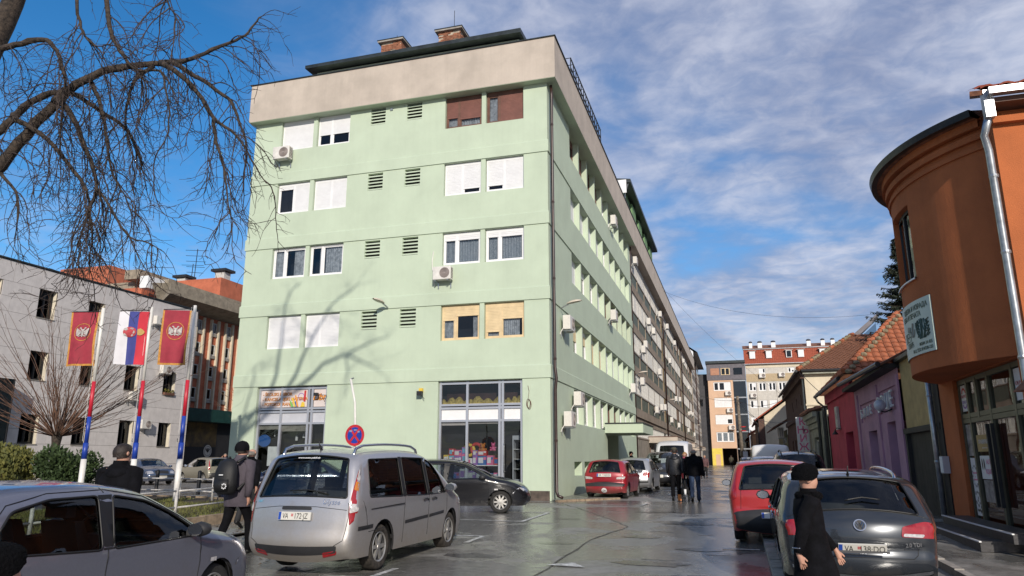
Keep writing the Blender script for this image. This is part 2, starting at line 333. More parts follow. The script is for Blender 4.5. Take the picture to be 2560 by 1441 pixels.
# sunlit pavement left of the parked row, planted island, lot behind
struct(polysheet('left_pavement', [(-9.9, 2), (-9.9, 18), (-9.7, 24.6), (-20, 25), (-24, 20), (-24, 2)], .06, A_PAVE, res=2.))
M_SOIL = mat('wet_soil', (.07, .05, .03), .95, var=.3, scale=8, bump=.6, bscale=25)
ISL = [(-11.95, 3), (-11.95, 17.6), (-12.6, 18.6), (-16.5, 20.4), (-23.4, 20.8), (-23.4, 3)]
struct(polysheet('planting_island', ISL, .24, M_SOIL, res=1.0))
ik = struct(MB().box(-11.9, -11.89, 3, 3.1, .0, .05).build('island_kerb', M_KERBO))
pts = subd((-11.9, 6), (-11.9, 17.6), 12)+[(-12.55, 18.65), (-13.9, 19.3), (-15.2, 19.9), (-16.5, 20.5), (-18, 20.6), (-20, 20.75), (-22, 20.9)]
for a, b in zip(pts[:-1], pts[1:]):
    d = Vector(b)-Vector(a); n_ = Vector((d.y, -d.x)).normalized()*.16; a_ = Vector(a)+d*.008; b_ = Vector(b)-d*.008; z = hz(a[1])
    MB().prism([(a_.x-n_.x*.3, a_.y-n_.y*.3), (b_.x-n_.x*.3, b_.y-n_.y*.3), (b_.x+n_.x*.7, b_.y+n_.y*.7), (a_.x+n_.x*.7, a_.y+n_.y*.7)], z, z+.29).build('kerb_stone', M_KERBO, ik)
# ================================================================ green corner block
M_GRN = mat('green_render', (.495, .58, .445), .88, var=.045, scale=.8, bump=.22, bscale=140, streak=.05)
M_GRN2 = M_GRN
M_PAR = mat('bare_concrete_render', (.52, .45, .38), .92, var=.09, scale=.9, bump=.3, bscale=110, streak=.10)
M_TIN = mat('dark_sheet_metal', (.035, .045, .048), .45, metal=.3, var=.3)
M_WHT = mat('white_pvc', (.78, .78, .78), .35, var=.03)
M_SHW = mat('white_roller_slats', (.74, .74, .745), .5, var=.04)
M_SHB = mat('brown_roller_slats', (.19, .075, .055), .6, var=.12)
M_SHT = mat('cream_roller_slats', (.72, .56, .33), .55, var=.08)
M_FRB = mat('brown_timber', (.16, .075, .05), .6, var=.2)
M_FRC = mat('cream_timber', (.70, .54, .32), .6, var=.12)
M_CUR = mat('net_curtain', (.55, .56, .60), .9, var=.25, scale=9)
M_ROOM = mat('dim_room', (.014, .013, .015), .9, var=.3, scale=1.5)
M_GLS = glass('window_glass', (.62, .66, .68), 1.55, 1., .05)
M_ALU = mat('anodised_aluminium', (.52, .53, .57), .35, metal=.55, var=.04)
M_PANEL = mat('grey_infill_panel', (.50, .51, .55), .45, var=.05)
M_BLK = mat('black_metal', (.02, .02, .022), .5, var=.1)
M_BRNP = mat('brown_downpipe', (.045, .022, .018), .35, var=.25, scale=4)
M_ACW = mat('ac_casing', (.70, .675, .63), .5, var=.09, scale=4)
M_ACG = mat('ac_grille', (.19, .15, .14), .6, var=.2)
M_PIPE = mat('galvanised_steel', (.42, .44, .46), .35, metal=.7, var=.18, scale=6)
class FR:
    """facade frame: u along the wall, d into the building, z up"""
    def __init__(s, O, U, I): s.O, s.U, s.I = Vector(O), Vector(U), Vector(I)
    def __call__(s, u, d, z): return tuple(s.O+s.U*u+s.I*d+Vector((0, 0, z)))
    def box(s, mb, u0, u1, d0, d1, z0, z1):
        p = [s(u, d, z) for z in (z0, z1) for u, d in ((u0, d0), (u1, d0), (u1, d1), (u0, d1))]
        f = [(0, 3, 2, 1), (4, 5, 6, 7), (0, 1, 5, 4), (1, 2, 6, 5), (2, 3, 7, 6), (3, 0, 4, 7)]
        if s.U.cross(s.I).z < 0: f = [x[::-1] for x in f]
        return mb.add(p, f)
    def quad(s, mb, u0, u1, d, z0, z1):
        q = [s(u0, d, z0), s(u1, d, z0), s(u1, d, z1), s(u0, d, z1)]
        return mb.quad(*(q if s.U.cross(s.I).z > 0 else q[::-1]))
def window(fr, par, u0, u1, z0, z1, d, leaves, mf, ms=None, box=.0, curt=None, fw=.055, gl=None, lab=None, slat=.055):
    """leaves: (width share, share of the leaf covered by its roller shutter); frame > pane, roller_shutter, curtain"""
    mb = MB(); t = .05; H = z1-z0
    fr.box(mb, u0, u1, d-.02, d+t, z0, z0+fw); fr.box(mb, u0, u1, d-.02, d+t, z1-fw-box, z1)
    fr.box(mb, u0, u0+fw, d-.019, d+t, z0+fw, z1-fw-box); fr.box(mb, u1-fw, u1, d-.019, d+t, z0+fw, z1-fw-box)
    cuts = [u0]; tot = sum(l[0] for l in leaves)
    for l in leaves: cuts.append(cuts[-1]+(u1-u0)*l[0]/tot)
    for c in cuts[1:-1]: fr.box(mb, c-fw*.8, c+fw*.8, d-.021, d+t, z0+fw, z1-fw-box)
    for i, l in enumerate(leaves):
        if l[1] > .95: continue
        a = cuts[i]+(fw if i == 0 else fw*.8); b = cuts[i+1]-(fw if i == len(leaves)-1 else fw*.8); zt = z1-fw-box; w = fw*.75
        fr.box(mb, a, b, d+.006, d+.04, z0+fw, z0+fw+w); fr.box(mb, a, b, d+.006, d+.04, zt-w, zt); fr.box(mb, a, a+w, d+.007, d+.04, z0+fw+w, zt-w); fr.box(mb, b-w, b, d+.007, d+.04, z0+fw+w, zt-w)
    wo_ = mb.build('window', mf, par)
    if lab: wo_['label'] = lab
    for i, l in enumerate(leaves):
        a = cuts[i]+(fw if i == 0 else fw*.8); b = cuts[i+1]-(fw if i == len(leaves)-1 else fw*.8); zt = z1-fw-box; hh = (zt-z0-fw)*l[1]
        if l[1] > .02:
            q = MB(); n = max(2, int(hh/slat)); s_ = hh/n
            for k in range(n):
                za = zt-hh+k*s_
                fr.box(q, a, b, d-.012-(k % 2)*.001, d+.01, za+.004, za+s_)
            fr.box(q, a, b, d-.016, d+.012, zt-hh-.03, zt-hh+.002)
            q.build('roller_shutter', ms or M_SHW, wo_)
        if l[1] < .95:
            q = MB(); fr.quad(q, a, b, d+.025, z0+fw, zt-hh); q.build('pane', gl or M_GLS, wo_)
            if curt and (len(l) < 3 or l[2]):
                q = MB(); n = 26; c0, c1 = (a, b) if len(l) < 3 else (a+(b-a)*l[2][0], a+(b-a)*l[2][1]); pts = [(c0+(c1-c0)*k/n, d+.10+.018*math.sin(k*1.9+a*3)) for k in range(n+1)]
                for k in range(n):
                    p0, p1 = pts[k], pts[k+1]; r = [fr(p0[0], p0[1], z0+fw), fr(p1[0], p1[1], z0+fw), fr(p1[0], p1[1], zt), fr(p0[0], p0[1], zt)]; q.quad(*r)
                q.build('curtain', curt, wo_, smooth=True)
    return wo_
GB = thing('green_apartment_block', 'pale green five-storey apartment block with beige concrete parapet at the street corner', 'building', (-13, 30, .25), world=True)
XF, YF = -6.24, 25.49; XL = -19.6
FF = FR((0, YF, 0), (1, 0, 0), (0, 1, 0)); FS = FR((XF, 0, 0), (0, 1, 0), (-1, 0, 0))
LED = [4.52, 7.43, 10.35, 13.27]; FL = LED+[16.2]
WX = [(-18.27, -16.67), (-16.49, -14.9), (-10.53, -8.95), (-8.77, -7.2)]; VX = [(-13.92, -13.24), (-12.25, -11.57)]
SIL = [6.04, 9.01, 11.87, 14.78]
holes = []
for f in range(4):
    for a, b in WX: holes.append((a, b, SIL[f], FL[f+1]-.02, .17))
    for a, b in VX: holes.append((a, b, FL[f+1]-.80, FL[f+1]-.06, .16))
holes += [(-18.47, -15.28, .2, 4.50, .22), (-10.57, -7.28, .2, 4.50, .22)]
mb = MB(); wall(mb, (0, YF, 0), (1, 0, 0), XL, XF, .1, 16.25, holes, .17, (0, 1, 0))
mb.build('front_wall', M_GRN, GB)
# east face
PY = 2.075; YO = [29.62+PY*i for i in range(9)]
sh = []
for f in range(4):
    for yy in YO: sh.append((yy, yy+PY-.19, SIL[f]-.02, FL[f+1]-.02, .34))
for i, yy in enumerate(YO):
    sh.append((yy, yy+PY-.19, 3.08, 4.46, .30))
for i in range(3): sh.append((29.4+2.08*i, 30.95+2.08*i, 1.0, 1.56, .5))
sh.append((37.6, 41.2, .15, 2.93, 1.5))
mb = MB(); wall(mb, (XF, 0, 0), (0, 1, 0), YF, 49.2, .1, 16.25, sh, .34, (-1, 0, 0)); mb.build('side_wall', M_GRN2, GB)
mb = MB(); mb.quad((XL, YF, .1), (XL, 49, .1), (XL, 49, 16.25), (XL, YF, 16.25)); mb.build('west_wall', M_GRN, GB)
for i, z in enumerate(LED):      # projecting string course under each floor
    mb = MB(); e = .04
    mb.add([(XL-e, YF-e, z), (XF+e, YF-e, z), (XF+e, 49.2, z), (XL-e, 49.2, z), (XL-e, YF-e, z+.46), (XF+e, YF-e, z+.46), (XF+e, 49.2, z+.46), (XL-e, 49.2, z+.46),
            (XL, YF-.005, z+.50), (XF+.005, YF-.005, z+.50), (XF+.005, 49.2, z+.50), (XL, 49.2, z+.50)],
           [(0, 3, 2, 1), (0, 1, 5, 4), (1, 2, 6, 5), (3, 0, 4, 7), (4, 5, 9, 8), (5, 6, 10, 9), (7, 4, 8, 11)])
    mb.build('string_course', M_GRN, GB)
PX0, PX1, PYF = -19.75, -5.82, 25.13
mb = MB(); mb.box(PX0, PX1, PYF, 124.9, 16.19, 17.95); par = mb.build('parapet', M_PAR, GB)
mb = MB(); mb.box(PX0+.01, PX1-.01, PYF+.01, 49.1, 16.175, 16.189); mb.build('soffit', M_GRN, GB)
mb = MB(); mb.box(PX0-.05, PX1+.05, PYF-.05, 125, 17.953, 17.99); mb.build('parapet_flashing', M_TIN, par)
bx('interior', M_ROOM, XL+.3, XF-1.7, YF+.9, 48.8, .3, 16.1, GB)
# front windows
two = lambda a, b, s1, s2: [(a, s1), (b, s2)]
cur2 = mat('patterned_curtain', (.60, .62, .66), .9, var=.38, scale=30, c2=(.16, .19, .24))
FW = [  # floor, column, leaves, frame, shutter, box, curtain
    (3, 0, [(1, 1.)], M_WHT, M_SHW, .05, None), (3, 1, [(.42, .60), (.58, .60)], M_WHT, M_SHW, .05, None),
    (3, 2, [(.36, .62), (.64, .70)], M_FRB, M_SHB, .14, M_CUR), (3, 3, [(.34, .0), (.66, 1.)], M_FRB, M_SHB, .14, M_CUR),
    (2, 0, [(.5, .10), (.5, .97)], M_WHT, M_SHW, .06, M_ROOM), (2, 1, [(.52, 1.), (.48, .97)], M_WHT, M_SHW, .06, None),
    (2, 2, [(.48, 1.), (.52, .82)], M_WHT, M_SHW, .06, None), (2, 3, [(.48, .82), (.52, 1.)], M_WHT, M_SHW, .06, None),
    (1, 0, [(.36, 0), (.64, 0, (.38, 1))], M_WHT, None, .0, M_CUR), (1, 1, [(.36, 0, (.7, 1)), (.64, 0, (.05, 1))], M_WHT, None, .0, M_CUR),
    (1, 2, [(.36, .13), (.64, .13)], M_WHT, M_SHW, .08, cur2), (1, 3, [(.36, .13), (.64, .13)], M_WHT, M_SHW, .08, cur2),
    (0, 0, [(.42, 1), (.58, 1)], M_WHT, M_SHW, .05, None), (0, 1, [(.42, 1), (.58, 1)], M_WHT, M_SHW, .05, None),
    (0, 2, [(.36, .32), (.64, .18, (.70, 1))], M_FRC, M_SHT, .14, M_CUR), (0, 3, [(.40, .80), (.60, .36, (.02, .80))], M_FRC, M_SHT, .14, M_CUR)]
for f, c, lv, mf, ms, box, cu in FW:
    a, b = WX[c]; window(FF, GB, a+.02, b-.02, SIL[f]+.02, FL[f+1]-.03, .13, lv, mf, ms, box, cu)
for f in range(4):
    for a, b in VX:
        v = MB(); FF.quad(v, a, b, .155, FL[f+1]-.80, FL[f+1]-.06); vo = v.build('vent', M_BLK, GB)
        for k in range(5):
            z = FL[f+1]-.78+k*.142; s_ = MB()
            s_.add([FF(a, .02, z), FF(b, .02, z), FF(b, .02, z+.055), FF(a, .02, z+.055), FF(a, .13, z+.05), FF(b, .13, z+.05), FF(b, .13, z+.095), FF(a, .13, z+.095)],
                   [(0, 1, 2, 3), (3, 2, 6, 7), (0, 4, 5, 1), (0, 3, 7, 4), (1, 5, 6, 2)]); s_.build('slat', M_GRN, vo)
rg = R_(11)
for f in range(4):
    for i, yy in enumerate(YO):
        brown = (f == 1 and i >= 4) or (f == 3 and i < 4); tan_ = f == 0 and i < 4
        cv = rg.choice((.0, .1, .3, 1., .9)) if not tan_ else (.45, .35, .9, 1.)[i]
        if f == 2 and i < 4: cv = .92
        mf, ms = (M_FRB, M_SHB) if brown else ((M_ALU, M_SHT2) if tan_ else (M_WHT, M_SHW)) if 'M_SHT2' in globals() else ((M_FRB, M_SHB) if brown else (M_WHT, M_SHT if tan_ else M_SHW))
        window(FS, GB, yy+.02, yy+PY-.21, SIL[f], FL[f+1]-.03, .27, [(.5, cv), (.5, cv)], mf, ms, .13, M_CUR, slat=.08)
for i, yy in enumerate(YO):
    if 4 <= i <= 5: window(FS, GB, yy+.02, yy+PY-.21, 3.1, 4.45, .24, [(1, 0), (1, 0), (1, 0)], M_FRB, None, .0, None)
    else: window(FS, GB, yy+.02, yy+PY-.21, 3.1, 4.45, .24, [(.5, 0), (.5, 0)], M_WHT, None, .0, M_CUR)
# basement lights, entrance and canopy
for i in range(3): q = MB(); FS.quad(q, 29.4+2.08*i, 30.95+2.08*i, .49, 1.0, 1.56); q.build('basement_pane', M_GRN, GB)
q = MB(); FS.box(q, 36.9, 41.4, -1.9, .0, 2.94, 3.38); cano = q.build('entrance_canopy', M_GRN, GB)
q = MB(); FS.box(q, 36.86, 41.44, -1.94, .0, 3.383, 3.44); q.build('canopy_flashing', M_TIN, cano)
q = MB(); FS.quad(q, 37.6, 41.2, 1.49, .15, 2.93); q.build('entrance_back', M_ROOM, GB)
dr = MB()
for k in range(4): FS.box(dr, 37.65+k*.62, 37.70+k*.62, .55, .62, .3, 2.9)
for z in (.3, 1.3, 2.2, 2.85): FS.box(dr, 37.66, 39.55, .56, .61, z, z+.05)
dr = dr.build('entrance_door', M_FRB, GB); q = MB(); FS.quad(q, 37.66, 39.55, .585, .3, 2.9); q.build('pane', M_GLS, dr)
# plinth patch at the corner and downpipe
M_PLI = mat('brown_stone_plinth', (.10, .075, .06), .75, var=.3, scale=5)
q = MB(); FF.box(q, -7.2, -6.30, -.03, .0, .2, .58); q.build('stone_plinth', M_PLI, GB)
pp = MB().tube([(-6.10, 25.62, 16.1), (-6.08, 25.62, 15.7), (-6.08, 25.60, 12), (-6.08, 25.6, 4.9), (-6.03, 25.58, 4.5), (-6.08, 25.60, 4.1), (-6.08, 25.60, .55), (-6.02, 25.55, .42), (-5.85, 25.50, .36)], .055, 10).build('downpipe', M_BRNP, GB, smooth=True)
for z in (2.3, 5.2, 8.2, 11.2, 14.4): MB().lathe([(.062, -.04), (.068, 0), (.062, .04)], 10, (-6.08, 25.60, z)).build('pipe_collar', M_BRNP, pp)
# penthouse and chimneys on the flat roof
ph = MB(); ph.box(-18.0, -7.95, 27.5, 47, 17.9, 19.62); ph.build('penthouse', M_GRN, GB)
ph = MB(); ph.add([(-18.35, 27.0, 19.64), (-7.75, 27.0, 19.64), (-7.75, 48, 20.6), (-18.35, 48, 20.6), (-18.35, 27.0, 19.80), (-7.75, 27.0, 19.84), (-7.75, 48, 20.9), (-18.35, 48, 20.9)], [(0, 3, 2, 1), (4, 5, 6, 7), (0, 1, 5, 4), (1, 2, 6, 5), (3, 0, 4, 7)]); ph.build('penthouse_roof', M_TIN, GB)
M_BRICK = mat('old_brick', (.36, .15, .085), .9, var=.3, scale=9, bump=.4)
M_MORT = mat('crumbling_plaster', (.50, .42, .33), .95, var=.22, scale=6, bump=.5)
rc = R_(5)
for x0, x1, z1 in ((-15.2, -14.12, 21.38), (-12.22, -11.12, 21.42)):
    c = thing('brick_chimney', 'crumbling brick chimney with concrete cap on the green block roof, %s one' % ('left' if x0 < -14 else 'right'), 'chimney', ((x0+x1)/2, 28.9, 19.7), world=True, group='roof chimneys of the green block')
    bx('core', M_MORT, x0+.02, x1-.02, 28.52, 29.48, 19.6, z1-.1, c)
    z = 20.35
    while z < z1-.13:
        row = int(round((z-20.35)/.075)); 
        for face in range(2):
            u = (x0 if face == 0 else 28.5)-(.13 if row % 2 else 0); ue = x1 if face == 0 else 29.5; us = x0 if face == 0 else 28.5
            while u < ue-.02:
                a, b = max(u, us)+.006, min(u+.25, ue)-.006
                if b-a > .04 and rc.random() > (.45 if z > z1-.35 else .12):
                    p = rc.uniform(0, .015)
                    (bx('brick', M_BRICK, a, b, 28.5-p, 28.53, z+.005, z+.068, c) if face == 0 else bx('brick', M_BRICK, x1-.03, x1+p, a, b, z+.005, z+.068, c))
                u += .25
        z += .075
    bx('cap', M_CONC, x0-.13, x1+.13, 28.36, 29.64, z1-.1, z1-.02, c); bx('cap_flashing', M_TIN, x0-.15, x1+.15, 28.34, 29.66, z1-.018, z1+.02, c)
    MB().tube([(x1-.5, 29, z1), (x1-.5, 29, z1+.55 if x0 < -14 else z1+1.3)], .014, 5).build('lightning_rod', M_BLK, c)
# shops at street level
def shopfront(u0, u1, cols, door_col, nm):
    mb = MB(); d = .16
    for u in cols: FF.box(mb, u-.045, u+.045, d-.05, d+.06, .22, 4.48)
    for z in (4.42, 3.62, 3.5, 3.04): FF.box(mb, u0, u1, d-.045, d+.055, z-.04, z+.04)
    FF.box(mb, u0, u1, d-.044, d+.054, .22, .55); 
    return mb.build(nm, M_ALU, GB)
SL = shopfront(-18.45, -15.30, (-18.41, -17.38, -16.14, -15.98, -15.34), 1, 'stationery_shopfront'); SR = shopfront(-10.55, -7.30, (-10.51, -9.44, -8.18, -8.06, -7.34), 1, 'toy_shopfront')
for S, uu in ((SL, ((-18.36, -17.43), (-17.33, -16.19), (-15.93, -15.39))), (SR, ((-10.46, -9.49), (-9.39, -8.23), (-8.01, -7.39)))):
    for a, b in uu:
        q = MB(); FF.quad(q, a, b, .17, 3.08, 3.46); q.build('infill_panel', M_PANEL if S is SL else M_WHT, S)
        q = MB(); FF.quad(q, a, b, .18, .55, 3.0); q.build('pane', M_GLS, S)
M_SGN = mat('sign_vinyl', (.66, .58, .55), .5, var=.05)
M_OR = mat('orange_print', (.75, .30, .05), .5, var=.1); M_PBR = mat('brown_print', (.22, .06, .02), .5, var=.1)
M_RED = mat('red_print', (.55, .03, .03), .5, var=.1); M_YEL = mat('yellow_print', (.75, .52, .06), .5, var=.1); M_BLU = mat('blue_print', (.03, .13, .38), .5, var=.1); M_GRP = mat('green_print', (.2, .5, .12), .5, var=.1); M_PNK = mat('pink_print', (.72, .16, .33), .5, var=.12)
M_CYN = mat('cyan_print', (.16, .45, .62), .5, var=.12); M_PAP = mat('white_print', (.72, .72, .72), .6, var=.06); M_VIO = mat('violet_print', (.3, .14, .45), .5)
for a, b in ((-18.36, -16.22), (-15.92, -15.39)):
    q = MB(); FF.quad(q, a, b, .14, 3.68, 4.36); q.build('sign_panel', M_SGN, SL)
ftxt = lambda s, sz, m, u, z, d=.13, par=SL, **k: text('lettering', s, sz, m, par, FF(u, d, z), (1, 0, 0), (0, 0, 1), ext=.002, **k)
for k, s in enumerate(('- ŠKOLSKI PRIBOR', '- KANCELARIJSKI MATERIJAL', '- FOTOKOPIRANJE')):
    ftxt(s, .17, M_PBR, -18.28, 4.2-k*.2, .134, align='LEFT', bold=.006); ftxt(s, .17, M_OR, -18.285, 4.205-k*.2, .128, align='LEFT')
ftxt('Libra', .36, M_PBR, -15.60, 4.05, .134, bold=.014, shear=.25); ftxt('Libra', .36, M_OR, -15.605, 4.055, .127, bold=.004, shear=.25)
art = MB(); 
for k in range(24):
    a = k*math.pi/12; b = (k+1)*math.pi/12; c0 = (-16.50, 4.10); art.quad(*[FF(c0[0]+r*math.cos(t), .132, c0[1]+r*math.sin(t)) for r, t in ((.115, a), (.14, a), (.14, b), (.115, b))])
art.build('magnifier_print', M_VIO, SL)
for (pa, m) in (([(-16.78, 3.70), (-16.70, 3.70), (-16.85, 4.05), (-16.92, 4.03)], M_YEL), ([(-16.66, 3.70), (-16.58, 3.70), (-16.72, 4.16), (-16.77, 4.14)], M_OR), ([(-16.92, 3.70), (-16.80, 3.70), (-16.96, 3.95), (-17.0, 3.94)], M_GRP), ([(-16.36, 3.9), (-16.28, 3.9), (-16.27, 4.33), (-16.35, 4.33)], M_RED), ([(-16.5, 3.69), (-16.3, 3.69), (-16.32, 3.86), (-16.44, 3.88)], M_YEL), ([(-16.7, 3.69), (-16.62, 3.69), (-16.72, 3.92), (-16.78, 3.9)], M_BLU)):
    q = MB(); q.quad(*[FF(u, .131-.0005*len(str(m)), z) for u, z in pa]); q.build('pencil_print', m, SL)
for a, b, z in ((-18.36, -17.43, 2.82), (-17.33, -16.19, 2.74), (-10.46, -9.49, 2.88), (-9.39, -8.23, 2.93)):
    q = MB(); FF.box(q, a, b, .22, .26, z, 3.0); q.build('roller_blind', M_CONC if a < -15 else M_SGN, SL if a < -15 else SR)
for k, (u, z, w, h) in enumerate(((-17.98, 2.66, .05, .2), (-17.72, 2.60, .11, .22), (-16.95, 2.50, .11, .22), (-16.62, 2.58, .11, .18))):
    q = MB().lathe([(.008, .5), (.008, h*.5), (w*.4, h*.4), (w*.5, h*.1), (w*.5, -h*.5), (0, -h*.5)], 10, FF(u, .7, z)); q.build('hanging_lamp', M_PAP, SL)
snow = MB(); 
for k in range(16): t = k*math.pi/8; t2 = t+math.pi/8; snow.quad(FF(-18.1, .185, 2.38), FF(-18.1+.30*math.cos(t), .185, 2.38+.24*math.sin(t)), FF(-18.1+.30*math.cos(t2), .185, 2.38+.24*math.sin(t2)))
snow.build('window_decal', M_BLU, SL); q = MB(); FF.quad(q, -17.9, -17.45, .186, 1.4, 2.15); q.build('window_poster', M_PAP, SL)
# floor, back and insulation behind the upper lights of the toy shop
M_INS = mat('yellow_insulation', (.55, .42, .13), .95, var=.3, scale=14, bump=.8, bscale=30); M_MAR = mat('dark_red_back', (.075, .03, .025), .8, var=.3)
q = MB(); FF.quad(q, -10.5, -7.34, .75, 3.5, 4.5); q.build('loft_back', M_MAR, SR)
q = MB(); FF.quad(q, -18.4, -15.3, .75, 3.5, 4.5); q.build('loft_back', M_MAR, SL)
for a, b in ((-10.46, -9.49), (-9.39, -8.23), (-8.01, -7.39)):
    q = MB(); FF.quad(q, a, b, .15, 3.68, 4.36); q.build('pane', M_GLS, SR)
    n = 14; pts = [(a+(b-a)*k/n, .13+.07*math.sin(k*1.3+a)+.05*math.sin(k*.5+a*2)) for k in range(n+1)]; q = MB()
    for k in range(n): q.add([FF(pts[k][0], .24, 3.66), FF(pts[k+1][0], .24, 3.66), FF(pts[k+1][0], .24, 3.70+pts[k+1][1]), FF(pts[k][0], .24, 3.70+pts[k][1]), FF(pts[k+1][0], .4, 3.72+pts[k+1][1]), FF(pts[k][0], .4, 3.72+pts[k][1])], [(0, 1, 2, 3), (3, 2, 4, 5)])
    q.build('insulation_roll', M_INS, SR, smooth=True)
for S, a, b in ((SL, -18.4, -15.3), (SR, -10.5, -7.34)):
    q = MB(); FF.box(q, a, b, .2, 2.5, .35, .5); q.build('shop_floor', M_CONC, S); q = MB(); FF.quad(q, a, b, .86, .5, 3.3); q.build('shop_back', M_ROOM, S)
# goods in the toy shop window: every box is a thing
rt = R_(21); TM = [M_CYN, M_PNK, M_RED, M_PAP, M_YEL, M_BLU, M_VIO, M_PAP, M_PNK]
TN = {M_CYN: 'cyan', M_PNK: 'pink', M_RED: 'red', M_PAP: 'white', M_YEL: 'yellow', M_BLU: 'blue', M_VIO: 'violet'}
shelf = thing('display_shelf', 'white shelf boards behind the toy shop window', 'shelf', (-9.3, YF+.45, .5), world=True)
for z in (.9, 1.42): q = MB(); FF.box(q, -10.44, -8.3, .28, .80, z, z+.03); q.build('board', M_WHT, shelf)
for u in (-10.44, -9.4, -8.33): q = MB(); FF.box(q, u, u+.03, .5, .78, .5, 1.42); q.build('upright', M_WHT, shelf)
cntb = {}; ORDN = (0, 'leftmost', 'second', 'third', 'fourth', 'fifth')
for z0, hh in ((1.455, .42), (.935, .40)):
    u = -10.42
    while u < -8.4:
        w = rt.uniform(.17, .34); h = hh*rt.uniform(.55, 1.); m = rt.choice(TM); m2 = rt.choice(TM)
        stack = [(z0, h)]+([(z0+h+.003, rt.uniform(.18, .3))] if z0 > 1.4 and rt.random() < .55 else [])
        for zz, h_ in stack:
            key = (TN[m], zz > 1.7, z0 > 1.4); cntb[key] = cntb.get(key, 0)+1
            t = thing('toy_box', '%s %s toy box %s of the toy shop window' % (ORDN[cntb[key]], TN[m], 'stacked on top in the upper row' if key[1] else ('in the upper row' if key[2] else 'in the lower row')), 'toy box', FF(u+w/2, .42, zz), world=True, group='%s toy boxes, %s' % (TN[m], 'top' if key[1] else ('upper row' if key[2] else 'lower row')))
            q = MB(); FF.box(q, u, u+w, .32, .52, zz, zz+h_); q.build('carton', m, t)
            q = MB(); FF.quad(q, u+.02, u+w*.62, .318, zz+h_*.2, zz+h_*.8); q.build('picture_print', m2 if m2 != m else M_PAP, t)
            q = MB(); FF.quad(q, u+w*.66, u+w-.02, .317, zz+h_*.55, zz+h_*.85); q.build('picture_print', rt.choice(TM), t); m = rt.choice(TM)
        u += w+.012
for u, z, m, nm in ((-9.52, 1.98, M_YEL, 'yellow'), (-9.24, 2.02, M_RED, 'red')):
    t = MB(); n = 20
    t.lathe([(.19+.06*math.cos(a), .06*math.sin(a)) for a in [k*math.pi/5 for k in range(11)]], n, FF(u, .62, z), 'y'); o = t.build('swim_ring', m, None, smooth=True); tag(o, '%s inflatable ring standing in the toy shop window' % nm, 'swim ring')
M_PLU = mat('orange_plush', (.55, .20, .05), .95, var=.2, bump=.5)
def plush(u, z, s, m, lab):
    t = thing('plush_toy', lab, 'plush toy', FF(u, .45, z), world=True)
    P = lambda r, c, nm: MB().lathe([(r*math.sin(a), -r*math.cos(a)) for a in [k*math.pi/8 for k in range(9)]], 10, c).build(nm, m, t, smooth=True)
    c = Vector(FF(u, .45, z)); P(.11*s, c+Vector((0, 0, .11*s)), 'torso'); P(.09*s, c+Vector((0, -.02, .27*s)), 'head'); 
    for sx in (-1, 1): P(.035*s, c+Vector((sx*.07*s, -.02, .35*s)), 'ear'); P(.05*s, c+Vector((sx*.1*s, -.06, .05*s)), 'paw'); P(.04*s, c+Vector((sx*.12*s, -.03, .15*s)), 'arm')
plush(-8.92, 1.86, 1., M_PLU, 'orange plush animal sitting on boxes in the toy shop window'); plush(-8.52, 1.95, .8, M_PNK, 'pink plush animal on top of boxes in the toy shop window')
# shop door details
hd = MB().tube([FF(-8.00, .08, 1.2), FF(-8.00, .06, 1.3), FF(-8.00, .06, 2.1), FF(-8.00, .08, 2.2)], .018, 8).build('door_pull', M_PIPE, SR, smooth=True)
cab = thing('display_cabinet', 'grey glazed cabinet standing inside the toy shop door', 'cabinet', FF(-7.6, .6, .5), world=True)
q = MB(); FF.box(q, -7.82, -7.40, .55, .85, .5, .95); FF.box(q, -7.82, -7.40, .55, .85, 2.35, 2.5); FF.box(q, -7.82, -7.78, .55, .85, .95, 2.35); q.build('carcass', M_PANEL, cab)
for z in (1.3, 1.65, 2.0): q = MB(); FF.box(q, -7.78, -7.40, .56, .84, z, z+.02); q.build('shelf', M_WHT, cab)
# ================================================================ weathered rows behind the green block
M_GRB = mat('brown_concrete', (.31, .25, .19), .9, var=.16, scale=1.2, bump=.3, streak=.45)
M_GRW = mat('grey_concrete_wall', (.30, .26, .21), .9, var=.18, scale=1.5, bump=.3, streak=.5)
M_GPN = mat('grey_green_spandrel', (.115, .135, .095), .6, var=.2, scale=2, streak=.35)
M_OCH = mat('ochre_spandrel', (.30, .21, .09), .8, var=.2, scale=2, streak=.4)
M_OLDW = mat('old_white_paint', (.58, .57, .54), .6, var=.14, scale=5, streak=.25)
M_BRNW = mat('brown_paint', (.12, .075, .055), .7, var=.2)
M_GLD = glass('dark_window_glass', (.30, .33, .35), 1.6, 1., .04)
def shared_window(w, h, mf, mg, shut=None):
    fr = FR((0, 0, 0), (0, 1, 0), (-1, 0, 0)); a = MB(); f = .06
    for (u0, u1, z0, z1) in ((0, w, 0, f), (0, w, h-f, h), (0, f, f, h-f), (w-f, w, f, h-f), (w*.5-f*.6, w*.5+f*.6, f, h-f)): fr.box(a, u0, u1, -.02-(.001 if z0 else 0), .05, z0, z1)
    b = MB()
    if shut: fr.box(b, f, w-f, .0, .03, h*(1-shut), h-f); 
    g = MB(); fr.quad(g, f, w-f, .03, f, h-f if not shut else h*(1-shut))
    return a.mesh('window', mf), g.mesh('pane', mg), (b.mesh('roller_shutter', M_OLDW) if shut else None)
SWIN = [shared_window(1.06, 1.32, M_OLDW, M_GLD), shared_window(1.06, 1.32, M_OLDW, M_GLD, .95), shared_window(1.06, 1.32, M_OLDW, M_GLD, .55), shared_window(1.06, 1.32, M_BRNW, M_GLD)]
SWIN2 = [shared_window(1.06, .95, M_OLDW, M_GLD)]
